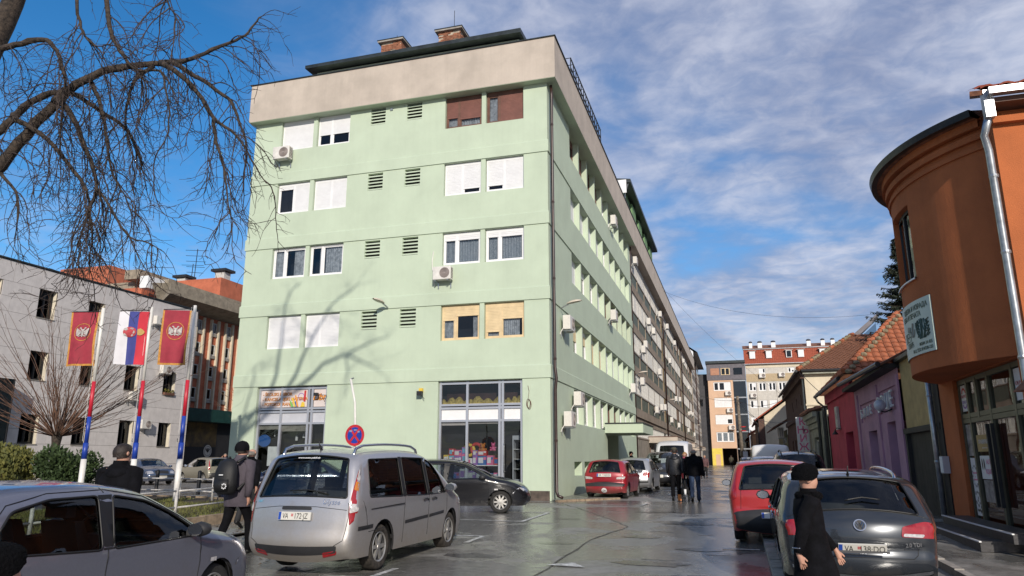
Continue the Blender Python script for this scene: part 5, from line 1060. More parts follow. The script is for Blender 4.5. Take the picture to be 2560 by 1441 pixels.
for x, y, z in ((-57, 63, 19.9), (-50.4, 61, 19.6)): c = bx('vent_stack', M_OLDW, x, x+1.1, y, y+1, z, z+.9, BB); bx('stack_cap', M_BLK, x-.35, x+1.45, y-.3, y+1.3, z+.95, z+1.2, c)
bx('green_fascia', mat('dark_green_fascia', (.012, .05, .042), .45, var=.2), XB, XB+1.5, 47.3, 72, 4.75, 5.8, BB); sw = bx('shop_window', M_BLK, XB, XB+.5, 47.3, 72, .3, 4.75, BB)
M_MUR = mat('yellow_green_mural', (.30, .30, .05), .7, var=.7, scale=1.2, c2=(.05, .06, .03)); bx('mural_panel', M_MUR, XB+.5, XB+.52, 48.4, 51, 2.6, 4.7, sw); bx('mural_panel', mat('orange_mural', (.25, .16, .05), .7, var=.7, scale=.9, c2=(.04, .035, .03)), XB+.5, XB+.52, 51.3, 55, 2.7, 4.7, sw); bx('panel', M_BLK, XB+.5, XB+.53, 48.4, 54.8, .6, 2.55, sw)
for y, z, r, a in ((49.6, 1.75, .62, 1.35), (54.0, 2.35, .52, 1.)):
    MB().lathe([(r, XB+.545), (0, XB+.545)], 20, (0, y, z), 'x').build('round_emblem', M_OLDW, sw); MB().lathe([(r*.8, XB+.55), (r*.74, XB+.55)], 20, (0, y, z), 'x').build('emblem_ring', M_BLK, sw)
    for s in range(-2, 3): MB().tube([(XB+.55, y, z-.1), (XB+.55, y+s*.14*a, z+.28-.04*abs(s))], .035, 4).build('emblem_leaf', M_BLK, sw)
ANT = [(-56, 64, 20, 'on the left concrete roof'), (-53, 61, 19.6, 'on the right brick roof'), (-54.5, 58, 18.5, 'between the two brick roofs')]
for k, (x, y, z, l) in enumerate(ANT):
    t = thing('roof_aerial', 'thin television aerial '+l, 'aerial', (x, y, z), world=True); h = (2.6, 3.6, 2.2)[k]; MB().tube([(x, y, z-.5), (x+.1, y, z+h)], .04, 5).build('mast', M_BLK, t)
    for j in range(1 if k == 0 else (5 if k == 1 else 1)): MB().tube([(x-.9+.1*j, y-.6, z+h-.2-j*.6), (x+1.0-.1*j, y+.6, z+h-.1-j*.6)], .025, 4).build('element', M_BLK, t)
# ---------------------------------------------------------------- flagpoles and flags
M_PW = mat('white_pole_paint', (.72, .70, .66), .4, var=.08); M_PR = mat('red_pole_paint', (.50, .02, .04), .4, var=.08); M_PB = mat('blue_pole_paint', (.015, .05, .33), .4, var=.08)
def cloth(name, par, P0, ux, W, H, m, cols=None, seed=0, off=0.):
    """hanging banner: waved sheet; ux is its horizontal direction"""
    r = R_(seed); nu, nv = 22, 34; P0 = Vector(P0); ux = Vector(ux).normalized(); nn = Vector((ux.y, -ux.x, 0)); a1, a2 = r.uniform(0, 6), r.uniform(0, 6)
    def S(u, v): return P0+ux*(u*W*(1-.06*v*(1-v)*4*.5))+Vector((0, 0, -v*H-.03*u*math.sin(a1)))+nn*(.05*v*math.sin(5.2*u+a1+1.5*v)+.035*v*math.sin(11*u+a2)+.03*math.sin(6*v+a2)*u+off)
    return S, nu, nv
def cloth_piece(name, S, u0, u1, v0, v1, m, par, nu=20, nv=30, lift=0.):
    mb = MB(); vs = []; 
    for j in range(nv+1):
        for i in range(nu+1):
            p = S(u0+(u1-u0)*i/nu, v0+(v1-v0)*j/nv); vs.append(p)
    mb.add(vs, [(j*(nu+1)+i, j*(nu+1)+i+1, (j+1)*(nu+1)+i+1, (j+1)*(nu+1)+i) for j in range(nv) for i in range(nu)]); return mb.build(name, m, par, smooth=True)
M_FR = mat('crimson_flag_cloth', (.33, .03, .05), .8, var=.12, scale=3); M_FG = mat('gold_fringe', (.55, .26, .05), .8, var=.2, scale=12); M_FW = mat('white_flag_cloth', (.66, .65, .68), .8, var=.05); M_FB = mat('blue_flag_cloth', (.05, .06, .25), .8, var=.1); M_FRR = mat('red_flag_cloth', (.55, .03, .05), .8, var=.1); M_SIL = mat('silver_print', (.50, .46, .44), .7, var=.3, scale=14)
PD = ((-16.2, 18.83), (-17.68, 18.6), (-19.32, 18.31)); DIR = ('right', 'middle', 'left')
for k, (x, y) in enumerate(PD):
    z0 = hz(y)+.05; t = thing('flagpole', 'white pole with red and blue bands, %s of the three flagpoles' % DIR[k], 'flagpole', (x, y, z0), world=True); h = 6.5-z0
    for a, b, r, m, nm in ((z0, 1.66, .085, M_PW, 'white_base'), (1.661, 2.15, .08, M_PB, 'blue_band'), (2.151, 2.95, .065, M_PB, 'blue_band'), (2.951, 4.05, .06, M_PR, 'red_band'), (4.051, 6.42, .05, M_PW, 'white_shaft')): MB().tube([(x, y, a), (x, y, b)], r, 12).build(nm, m, t, smooth=True)
    MB().lathe([(.11, 0), (.11, .03), (.085, .05)], 12, (x, y, z0-.04)).build('base_plate', M_PIPE, t); MB().tube([(x, y, 6.36), (x-.06, y-.06, 6.40), (x-.06, y-.06, 6.30)], .02, 6).build('pulley', M_BLK, t)
    MB().tube([(x-.02, y-.08, 6.3), (x-.90, y-.33, 6.28)], .014, 6).build('crossbar', M_BLK, t); MB().tube([(x-.06, y-.08, 6.35), (x-.07, y-.08, 2.2)], .006, 4).build('halyard', M_PW, t); MB().tube([(x-.1, y-.06, 2.18), (x-.1, y-.06, 2.28)], .015, 5).build('cleat', M_BLK, t)
    W_, H_ = (.92, 1.74) if k != 1 else (.98, 1.70)
    fl = thing('flag', ('crimson banner with gold fringe and white two-headed eagle on the right flagpole', 'white, blue and red vertical tricolour with a coat of arms on the middle flagpole', 'crimson banner with gold fringe and white two-headed eagle on the left flagpole')[k], 'flag', (x-.5, y-.2, 4.5), world=True)
    S, nu, nv = cloth('f', fl, (x-.92, y-.33, 6.27), (.9, .25, 0), W_, H_, None, seed=k+3)
    Sb = lambda u, v, S=S: S(u, v)+Vector((.006, -.012, 0)); Sc = lambda u, v, S=S: S(u, v)+Vector((.012, -.024, 0))
    if k != 1:
        cloth_piece('banner_cloth', S, .06, .93, 0, .965, M_FR, fl); cloth_piece('fringe', S, 0, .06, 0, 1, M_FG, fl, 3); cloth_piece('fringe', S, .93, 1, 0, 1, M_FG, fl, 3); cloth_piece('fringe', S, .06, .93, .965, 1, M_FG, fl, 20, 3)
        q = MB(); cu, cv, ru = .5, .38, .31; rv = ru*W_/H_
        for j in range(36): a, b = j*math.pi/18, (j+1)*math.pi/18; q.quad(*[Sb(cu+ru*e*math.cos(c), cv+rv*e*math.sin(c)) for e, c in ((.93, a), (1, a), (1, b), (.93, b))])
        q.build('gold_ring', M_FG, fl); q = MB()
        def blob(pts): q.add([Sc(cu+ru*a, cv-rv*b) for a, b in pts], [tuple(range(len(pts)))])
        blob([(-.12, .3), (0, .36), (.12, .3), (.14, -.2), (.06, -.5), (0, -.56), (-.06, -.5), (-.14, -.2)])
        for s in (-1, 1):
            blob([(s*.10, .30), (s*.18, .52), (s*.34, .55), (s*.40, .40), (s*.30, .42), (s*.24, .38), (s*.2, .15)])
            for w in range(5): aa = .5-w*.33; blob([(s*.18, .12-w*.05), (s*(.55+.15*math.cos(aa)), .35-w*.17+.12), (s*(.72+.06*math.cos(aa)), .22-w*.16+.06), (s*.55, .14-w*.14), (s*.2, .02-w*.06)])
            blob([(s*.1, -.3), (s*.42, -.42), (s*.46, -.52), (s*.3, -.50), (s*.1, -.42)]); blob([(s*.3, -.44), (s*.5, -.36), (s*.52, -.42), (s*.34, -.5)])
        q.build('eagle_emblem', M_SIL, fl)
    else:
        cloth_piece('white_stripe', S, 0, .335, 0, 1, M_FW, fl, 8); cloth_piece('blue_stripe', S, .335, .665, 0, 1, M_FB, fl, 8); cloth_piece('red_stripe', S, .665, 1, 0, 1, M_FRR, fl, 8)
        q = MB(); cu, cv = .42, .39
        def ell(q, cu, cv, ru, rv, SS, n=16): q.add([SS(cu+ru*math.cos(a), cv+rv*math.sin(a)) for a in [j*2*math.pi/n for j in range(n)]], [tuple(range(n))])
        ell(q, cu, cv, .23, .098, Sb); q.build('arms_shield', mat('arms_red', (.45, .05, .06), .7), fl); q = MB()
        for (a, b, c, d) in ((-.14, -.05, .07, .025), (-.14, .05, .07, .025), (.05, -.06, .07, .02), (.05, .06, .07, .02), (-.02, 0, .12, .03), (.12, 0, .05, .03)): ell(q, cu+a, cv+b, c, d, Sc, 10)
        q.build('arms_eagle', M_SIL, fl); q = MB(); q.add([Sc(u, v) for u, v in ((.68, .34), (.78, .32), (.86, .345), (.92, .375), (.92, .405), (.86, .435), (.78, .455), (.68, .44))], [tuple(range(8))]); q.build('arms_crown', mat('arms_gold', (.5, .32, .1), .6), fl); q = MB(); q.add([Sc(cu+a, cv+b)+Vector((.003, -.006, 0)) for a, b in ((-.08, -.03), (.02, -.03), (.05, 0), (.02, .03), (-.08, .03))], [tuple(range(5))]); q.build('arms_cross', M_FRR, fl)
# ---------------------------------------------------------------- low tube fence, bollards, planter
M_FEN = mat('white_fence_paint', (.55, .53, .50), .55, var=.2, scale=8)
FN = [thing('tube_fence', 'low white tube fence along the kerb of the planted island', 'fence', (-12.15, 14, .3), world=True), thing('tube_fence', 'low white tube fence along the back of the planted island by the dark blue saloon', 'fence', (-15.5, 19.2, .3), world=True)]
for F_, pts in ((FN[0], [(-12.2, 8.8), (-12.2, 10.6), (-12.2, 12.4), (-12.2, 14.2), (-12.2, 16.0), (-12.3, 17.5)]), (FN[1], [(-12.5, 17.9), (-13.9, 18.75), (-15.4, 19.45), (-17, 19.9), (-19, 20.1), (-21, 20.2)])):
    for x, y in pts: MB().tube([(x, y, hz(y)+.2), (x, y, hz(y)+.92)], .035, 8).build('post', M_FEN, F_, smooth=True)
    for z in (.86, .50):
        for a, b in zip(pts[:-1], pts[1:]): MB().tube([(*a, hz(a[1])+z), (*b, hz(b[1])+z)], .022, 6).build('rail', M_FEN, F_, smooth=True)
for k, (x, y) in enumerate(((-20.8, 25.4), (-22.6, 26.2), (-24.3, 27.0))): o = MB().lathe([(.075, 0), (.075, .9), (.06, .95), (0, .97)], 10, (x, y, hz(y))).build('bollard', M_BLK, None, smooth=True); tag(o, 'black steel bollard by the parked cars, %s of three' % ('right', 'middle', 'left')[k], 'bollard', 'black bollards')
pl_ = thing('concrete_planter', 'pale round planter tub behind the left flagpole', 'planter', (-20.3, 19.4, .3), world=True); MB().lathe([(.38, 0), (.52, .12), (.56, .5), (.5, .56), (.42, .52), (.4, .4)], 20, (-20.3, 19.4, .28)).build('tub', mat('pale_blue_concrete', (.42, .46, .48), .7), pl_, smooth=True); MB().lathe([(.42, 0), (0, .04)], 16, (-20.3, 19.4, .72)).build('soil', M_SOIL, pl_)
# ---------------------------------------------------------------- small fittings on the green block
def street_lamp(name, base, direc, lab):
    b = Vector(base); d = Vector(direc).normalized(); t = thing('wall_street_lamp', lab, 'street lamp', base, world=True); s = d.cross(Vector((0, 0, 1)))
    MB().tube([b, b+d*.15+Vector((0, 0, .05)), b+d*.3+Vector((0, 0, .08))], .03, 6).build('arm', M_PIPE, t)
    q = MB(); secs = []
    for k in range(9): u = k/8; w = .13*math.sin(math.pi*min(1, .12+u*.83))**.7; secs.append((b+d*(.25+u*.62)+Vector((0, 0, .10)), w, .10*math.sin(math.pi*min(1, .1+u*.85))**.6))
    vs = []
    for p, w, h in secs:
        for j in range(9): a = math.pi*j/8; vs.append(p+s*w*math.cos(a)+Vector((0, 0, h*math.sin(a))))
    q.add(vs, [(i*9+j, i*9+j+1, (i+1)*9+j+1, (i+1)*9+j) for i in range(8) for j in range(8)]); q.build('housing', mat('lamp_housing', (.62, .55, .47), .5), t, smooth=True)
    q = MB(); q.add([p+s*w*.92*e+Vector((0, 0, -.02 if e == 0 else .0)) for p, w, h in secs for e in (-1, 0, 1)], [(i*3+j, i*3+j+1, (i+1)*3+j+1, (i+1)*3+j) for i in range(8) for j in range(2)]); q.build('lens', mat('lamp_lens', (.45, .42, .32), .3), t)
street_lamp('l', (-12.75, YF-.07, 7.45), (-.25, -1, .12), 'cream street lamp on the front string course of the green block')
street_lamp('l', (XF+.07, 27.2, 7.40), (1, -.25, .12), 'cream street lamp on the side wall above the air conditioner')
for k, (y, z) in enumerate(((50.5, 7.3), (75, 7.3), (100, 7.3), (126, 7.0))): street_lamp('l', (XG+.05, y, z), (1, -.2, .1), 'cream street lamp on the long row, %s from the green block' % ('first', 'second', 'third', 'fourth')[k])
np_ = thing('no_stopping_sign', 'round blue and red no-stopping sign on a leaning white pole', 'sign', (-10.5, 19.5, .2), world=True)
M_RSGN = mat('sign_red', (.50, .02, .03), .4, var=.12, scale=8); M_BSGN = mat('sign_blue', (.012, .04, .32), .4, var=.12, scale=8)
def P_(px, z): return Vector((-10.72+px, 19.6, z))
MB().tube([P_(-.02, .2), P_(.0, 2.4), P_(-.06, 3.3), P_(-.24, 4.0)], .035, 8).build('pole', M_PW, np_, smooth=True); c0 = P_(.02, 2.34)+Vector((0, -.06, 0)); MB().tube([P_(-.24, 4.0), P_(-.14, 4.03)], .02, 6).build('bracket', M_PIPE, np_)
MB().lathe([(.31, .0), (.31, -.012), (.235, -.012)], 32, c0, 'y').build('red_rim', M_RSGN, np_); MB().lathe([(.236, -.010), (0, -.010)], 32, c0, 'y').build('blue_field', M_BSGN, np_)
for s in (-1, 1):
    q = MB(); d = Vector((math.cos(.9), 0, s*math.sin(.9))); n_ = Vector((-d.z, 0, d.x)); q.quad(*[c0+Vector((0, -.014-.002*s, 0))+d*a*.25+n_*b*.032 for a, b in ((-1, -1), (1, -1), (1, 1), (-1, 1))]); q.build('red_bar', M_RSGN, np_)
for (a, b, w, h) in ((-.13, .12, .09, .05), (.02, .15, .1, .04), (.13, .1, .07, .05)): q = MB(); q.quad(*[c0+Vector((a+x*w, -.019, b+z*h)) for x, z in ((-.5, -.5), (.5, -.4), (.45, .5), (-.5, .5))]); q.build('torn_sticker', mat('torn_sticker', (.25, .28, .42), .6), np_)
fl_ = thing('flood_lamp', 'small yellow and black flood lamp on the wall left of the toy shop', 'lamp', (-11.25, YF-.1, 4.1), world=True); bx('housing', M_BLK, -11.32, -11.12, YF-.28, YF-.12, 3.98, 4.14, fl_); bx('mount', M_YEL, -11.3, -11.16, YF-.12, YF-.005, 4.1, 4.26, fl_); MB().tube([(-11.2, YF-.1, 4.0), (-11.05, YF-.15, 3.85)], .012, 5).build('cable', M_BLK, fl_)
cam_ = thing('security_light', 'small black lamp bracket over the orange shop lettering', 'lamp', (-15.5, YF-.2, 4.1), world=True); bx('head', M_BLK, -15.75, -15.60, YF-.2, YF-.05, 4.08, 4.2, cam_); MB().tube([(-15.6, YF-.1, 4.12), (-15.2, YF-.12, 4.10), (-15.35, YF-.02, 3.85)], .014, 5).build('bracket', M_BLK, cam_)
cb = thing('cable_coil', 'loose coil of cable hanging on the green wall by the toy shop', 'cable', (-7.05, YF, 3.7), world=True); q = MB()
for j in range(3): q.tube([(-7.05+.07*math.cos(a)+.02*j, YF-.03, 3.62+.16*math.sin(a)-.03*j) for a in [k*math.pi/6 for k in range(13)]], .007, 4)
q.tube([(-7.05, YF-.03, 3.8), (-7.02, YF-.03, 4.05), (-7.06, YF-.03, 4.25)], .007, 4); q.build('coil', M_FRB, cb)
hs = thing('drain_hose', 'thin white drain hose curling from the front air conditioner', 'hose', (-10.8, YF, 8.6), world=True); MB().tube([(-10.75, YF-.06, 8.6), (-10.9, YF-.04, 8.85), (-10.93, YF-.03, 9.2), (-10.88, YF-.03, 9.6)], .018, 6).build('hose', M_PW, hs, smooth=True)
bx('vent_cap', M_PIPE, -13.02, -12.90, YF-.04, YF, 15.95, 16.07, GB)
# ================================================================ vehicles
M_TYR = mat('tyre_rubber', (.022, .021, .020), .85, var=.3, scale=20, bump=.3); M_TYD = mat('muddy_tyre', (.05, .042, .034), .9, var=.4, scale=12, bump=.4)
M_RIM = mat('alloy_rim', (.42, .41, .39), .4, metal=.6, var=.15, scale=8); M_TRIM = mat('black_plastic', (.025, .025, .027), .55, var=.15); M_SEAL = mat('window_seal', (.008, .008, .008), .5)
M_CGL = glass('car_glass', (.62, .67, .66), 1.55); M_CGD = glass('privacy_glass', (.10, .115, .12), 1.6); M_TLR = mat('tail_lamp_red', (.33, .012, .016), .18, var=.12, scale=25, coat=1.); M_TLO = mat('lamp_amber', (.60, .20, .02), .2, coat=1.); M_TLW = mat('lamp_clear', (.55, .53, .52), .15, var=.2, scale=30, coat=1.); M_HLG = mat('headlamp', (.60, .60, .62), .12, metal=.4, var=.3, scale=18, coat=1.)
M_SEAT = mat('seat_cloth', (.05, .05, .055), .9, var=.2); M_CHR = mat('chrome', (.65, .65, .66), .15, metal=1., var=0); M_PLT = mat('number_plate_white', (.62, .60, .54), .45, var=.06); M_PLB = mat('number_plate_blue', (.02, .07, .36), .4); M_PLK = mat('plate_ink', (.015, .015, .015), .5)
DUST = (.17, .145, .115)
def paint(name, c, metal=.35, rough=.32, dirt=(.62, DUST, .75), coat=.9): return mat(name, c, rough, metal=metal, var=.03, scale=40, coat=coat, dirt=dirt, croug=.04)
def crom(pts, n=7):
    P = [np.array(p, float) for p in pts]; out = []
    for i in range(len(P)-1):
        p0 = P[i-1] if i else 2*P[0]-P[1]; p1, p2 = P[i], P[i+1]; p3 = P[i+2] if i+2 < len(P) else 2*P[-1]-P[-2]
        t0 = 0; t1 = max(1e-4, np.linalg.norm(p1-p0)**.5); t2 = t1+max(1e-4, np.linalg.norm(p2-p1)**.5); t3 = t2+max(1e-4, np.linalg.norm(p3-p2)**.5)
        m = max(2, int(np.linalg.norm(p2-p1)/.05)) if n else 4
        for k in range(m):
            t = t1+(t2-t1)*k/m
            A1 = (t1-t)/(t1-t0)*p0+(t-t0)/(t1-t0)*p1; A2 = (t2-t)/(t2-t1)*p1+(t-t1)/(t2-t1)*p2; A3 = (t3-t)/(t3-t2)*p2+(t-t2)/(t3-t2)*p3
            B1 = (t2-t)/(t2-t0)*A1+(t-t0)/(t2-t0)*A2; B2 = (t3-t)/(t3-t1)*A2+(t-t1)/(t3-t1)*A3; out.append((t2-t)/(t2-t1)*B1+(t-t1)/(t2-t1)*B2)
    out.append(P[-1]); return np.array(out)
def np_inside(pts, poly):
    pts = np.asarray(pts); x, y = pts[:, 0], pts[:, 1]; c = np.zeros(len(pts), bool); n = len(poly); j = n-1
    for i in range(n):
        xi, yi = poly[i]; xj, yj = poly[j]; cond = ((yi > y) != (yj > y)) & (x < (xj-xi)*(y-yi)/((yj-yi) if abs(yj-yi) > 1e-12 else 1e-12)+xi); c ^= cond; j = i
    return c
def cdt(boundary, holes, extra):
    V = []; E = []
    def loop(p):
        b = len(V); V.extend(Vector((float(a), float(c))) for a, c in p); E.extend((b+i, b+(i+1) % len(p)) for i in range(len(p)))
    loop(boundary)
    for h in holes: loop(h)
    V.extend(Vector((float(a), float(c))) for a, c in extra)
    vv, _, ff, *_ = delaunay_2d_cdt(V, E, [], 0, 1e-6)
    P = np.array([(v.x, v.y) for v in vv]); F = [tuple(f) for f in ff]; C = np.array([P[list(f)].mean(0) for f in F]); keep = np_inside(C, boundary)
    for h in holes: keep &= ~np_inside(C, h)
    return P, [f for f, k in zip(F, keep) if k]
def dense(poly, step=.05, closed=True):
    out = []; n = len(poly)
    for i in range(n if closed else n-1):
        a, b = np.array(poly[i], float), np.array(poly[(i+1) % n], float); m = max(1, int(np.linalg.norm(b-a)/step)); out += [tuple(a+(b-a)*k/m) for k in range(m)]
    if not closed: out.append(tuple(poly[-1]))
    return out
def rounded(poly, r=.05, n=4):
    out = []; m = len(poly)
    for i in range(m):
        p, a, b = np.array(poly[i], float), np.array(poly[i-1], float), np.array(poly[(i+1) % m], float); da, db = a-p, b-p; la, lb = np.linalg.norm(da), np.linalg.norm(db); q = min(r, la*.45, lb*.45); s, e = p+da/la*q, p+db/lb*q
        for k in range(n+1): t = k/n; out.append(tuple((1-t)**2*s+2*t*(1-t)*p+t*t*e))
    return out
class Car:
    def __init__(s, sp, low=False):
        s.sp = sp; s.L = sp['L']; s.hw = sp['w']/2; s.r = sp.get('r', .13); s.step = .16 if low else .075; s.low = low
        s.O = crom(sp['out']); d = np.diff(s.O, axis=0); s.S = np.concatenate([[0], np.cumsum(np.hypot(d[:, 0], d[:, 1]))])
        t = np.gradient(s.O, axis=0); t /= np.linalg.norm(t, axis=1)[:, None]; s.Nn = np.stack([-t[:, 1], t[:, 0]], 1)   # outward (rear->front travels clockwise over the roof)
        s.top = int(np.argmax(s.O[:, 1])); s.parts = []
    def W(s, x, z):
        sp = s.sp; x = np.asarray(x, float); z = np.asarray(z, float); w = np.full(np.broadcast(x, z).shape, s.hw); L = s.L
        t = np.clip((sp.get('xr', .7)-x)/sp.get('xr', .7), 0, 1.2); w = w*(1-sp.get('ar', .07)*t**2)
        t = np.clip((x-sp.get('xf', L-1.0))/(L-sp.get('xf', L-1.0)), 0, 1.2); w = w*(1-sp.get('af', .14)*t**2)
        zb = sp.get('zb', .9); w = w-np.where(z > zb, sp.get('th', .30)*(z-zb), .05*(np.clip(zb-z, 0, 1)/zb)**2*1.5)
        return w+.012*np.exp(-((z-(zb-.10))/.035)**2)
    def dist(s, x, z):
        P = np.stack([np.ravel(x), np.ravel(z)], 1); A, B = s.O[:-1], s.O[1:]; D = B-A; l2 = (D**2).sum(1)+1e-12; best = np.full(len(P), 9.)
        for k in range(0, len(P), 4000):
            Q = P[k:k+4000, None, :]; t = np.clip(((Q-A)*D).sum(2)/l2, 0, 1); best[k:k+4000] = np.sqrt(((A+t[..., None]*D-Q)**2).sum(2)).min(1)
        return best.reshape(np.shape(x))
    def side(s, pts, sg=1, off=0.):
        P = np.asarray(pts, float).reshape(-1, 2); r = s.r
        def Y(x, z): d = np.minimum(s.dist(x, z), r); return s.W(x, z)-r+np.sqrt(np.maximum(0, r*r-(r-d)**2))
        y = Y(P[:, 0], P[:, 1])
        if off:
            e = .01; yx = (Y(P[:, 0]+e, P[:, 1])-Y(P[:, 0]-e, P[:, 1]))/(2*e); yz = (Y(P[:, 0], P[:, 1]+e)-Y(P[:, 0], P[:, 1]-e))/(2*e); n = np.stack([-yx, np.ones_like(y), -yz], 1); n /= np.linalg.norm(n, axis=1)[:, None]; n = np.nan_to_num(n)
            Q = np.stack([P[:, 0], y, P[:, 1]], 1)+n*off
        else: Q = np.stack([P[:, 0], y, P[:, 1]], 1)
        Q[:, 1] *= sg; return Q
    def ye(s, sv): x = np.interp(sv, s.S, s.O[:, 0]); z = np.interp(sv, s.S, s.O[:, 1]); return s.W(x, z)-s.r
    def strip(s, sv, y, off=0.):
        """point on the centre band: sv along the outline, y across; runs round the corner beyond the band"""
        sv = np.asarray(sv, float); y = np.asarray(y, float); ye = s.ye(sv); x = np.interp(sv, s.S, s.O[:, 0]); z = np.interp(sv, s.S, s.O[:, 1]); nx = np.interp(sv, s.S, s.Nn[:, 0]); nz = np.interp(sv, s.S, s.Nn[:, 1]); nl = np.hypot(nx, nz); nx /= nl; nz /= nl
        cr = s.sp.get('cr', .035)+(s.sp.get('ce', .085)-s.sp.get('cr', .035))*np.abs(nx)
        a = np.abs(y); t = np.minimum(a/ye, 1); h = cr*(1-t**2); e = np.maximum(0, a-ye); ang = np.minimum(e/s.r, math.pi/2); ext = np.maximum(0, e-s.r*math.pi/2)
        dd = s.r*(1-np.cos(ang))+ext-off*np.cos(ang); yy = np.minimum(a, ye)+(s.r+off)*np.sin(ang)
        return np.stack([x+nx*(h-dd), np.sign(y)*yy, z+nz*(h-dd)], 1)
    def s_rear(s, z): return np.interp(z, np.maximum.accumulate(s.O[:s.top+1, 1]), s.S[:s.top+1])
    def s_front(s, z): zz = s.O[s.top:, 1][::-1]; return np.interp(z, np.maximum.accumulate(zz), s.S[s.top:][::-1])
    def rear(s, p, off=.006): P = np.asarray(p, float).reshape(-1, 2); return s.strip(s.s_rear(P[:, 1]), P[:, 0], off)
    def front(s, p, off=.006): P = np.asarray(p, float).reshape(-1, 2); return s.strip(s.s_front(P[:, 1]), P[:, 0], off)
    def out(s, mb, name, m, par, smooth=True, merge=False):
        mb.v = [(v[0]-s.L/2, v[1], v[2]) for v in mb.v]; return mb.build(name, m, par, smooth, merge)
    def patch(s, fn, poly, off, name, m, par, res=.05, rnd=0., **kw):
        pl = rounded(poly, rnd) if rnd else poly; pl = dense(pl, res); xs = [p[0] for p in pl]; zs = [p[1] for p in pl]; g = [(a, b) for a in np.arange(min(xs)+res*.7, max(xs), res) for b in np.arange(min(zs)+res*.7, max(zs), res)]
        if g: gi = np_inside(g, pl); g = [q for q, k in zip(g, gi) if k]
        P, F = cdt(pl, [], g); mb = MB(); mb.add(fn(P, off=off, **kw), F); return s.out(mb, name, m, par)
    def lineo(s, fn, pts, r, name, m, par, off=.002, closed=False, step=.05, **kw):
        Q = fn(dense(pts, step, closed)+([pts[0]] if closed else []), off=off, **kw); mb = MB(); mb.tube([tuple(q) for q in Q], r, 5); return s.out(mb, name, m, par)
    def bodymesh(s, par, m):
        sp = s.sp; zs = sp.get('sill', .20); Ra = sp['Ra']; zw = sp['R']; st = s.step
        bot = [(s.O[-1, 0], s.O[-1, 1])]; half = math.sqrt(max(.01, Ra*Ra-(zw-zs)**2)); a0 = math.atan2(zs-zw, half); bot.append((min(s.O[-1, 0], s.L-.12), zs))
        for xw in (sp['xw'][1], sp['xw'][0]):
            for k in range(15): a = a0+(math.pi-2*a0)*k/14; bot.append((xw+Ra*math.cos(a), zw+Ra*math.sin(a)))
        bot.append((max(s.O[0, 0], .12), zs)); poly = [tuple(p) for p in s.O]+dense(bot, .1, False)[1:]
        holes = [dense(rounded(h, .05), .06) for h in sp['win']]; ex = []
        for f in (.06, .25, .55, 1.0): ex += [tuple(q) for q in (s.O-s.Nn*(s.r*f))[::(2 if s.low else 1)]]
        g = [(a, b) for a in np.arange(.05, s.L, st) for b in np.arange(zs+.03, s.O[:, 1].max(), st)]; ex += [q for q, d in zip(g, s.dist(np.array(g)[:, 0], np.array(g)[:, 1])) if d > s.r*1.15]
        ex = [q for q, k in zip(ex, np_inside(ex, poly)) if k]; P, F = cdt(poly, holes, ex); mb = MB(); Q = s.side(P, 1)
        mb.add(Q, [f[::-1] if (P[f[1]]-P[f[0]])[0]*(P[f[2]]-P[f[0]])[1]-(P[f[1]]-P[f[0]])[1]*(P[f[2]]-P[f[0]])[0] > 0 else f for f in F]); Q2 = Q.copy(); Q2[:, 1] *= -1; mb.add(Q2, [f if (P[f[1]]-P[f[0]])[0]*(P[f[2]]-P[f[0]])[1]-(P[f[1]]-P[f[0]])[1]*(P[f[2]]-P[f[0]])[0] > 0 else f[::-1] for f in F])
        # centre band
        H = []; s.scr = []
        for key, fs in (('rw', s.s_rear), ('ws', s.s_front)):
            if sp.get(key):
                z0, z1, f0, f1 = sp[key]; sa, sb = float(fs(z0)), float(fs(z1)); H.append(dense(rounded([(sa, -f0), (sb, -f1), (sb, f1), (sa, f0)], .05 if not s.low else .02), .08)); s.scr.append((key, H[-1]))
        bd = [(v, 1.) for v in s.S]+[(s.S[-1], v) for v in np.linspace(1, -1, 15)[1:-1]]+[(v, -1.) for v in s.S[::-1]]+[(s.S[0], v) for v in np.linspace(-1, 1, 15)[1:-1]]
        ex = [(a, b) for a in s.S[1:-1:(2 if s.low else 1)] for b in np.linspace(-.86, .86, 9 if s.low else 13)]; P, F = cdt(bd, H, ex); Q = s.strip(P[:, 0], P[:, 1]*s.ye(P[:, 0])); mb.add(Q, F)
        o = s.out(mb, 'body', m, par, True, True); bm = bmesh.new(); bm.from_mesh(o.data); bmesh.ops.recalc_face_normals(bm, faces=bm.faces); bm.to_mesh(o.data); bm.free(); o.data.shade_smooth(); return o
WHEEL = {}
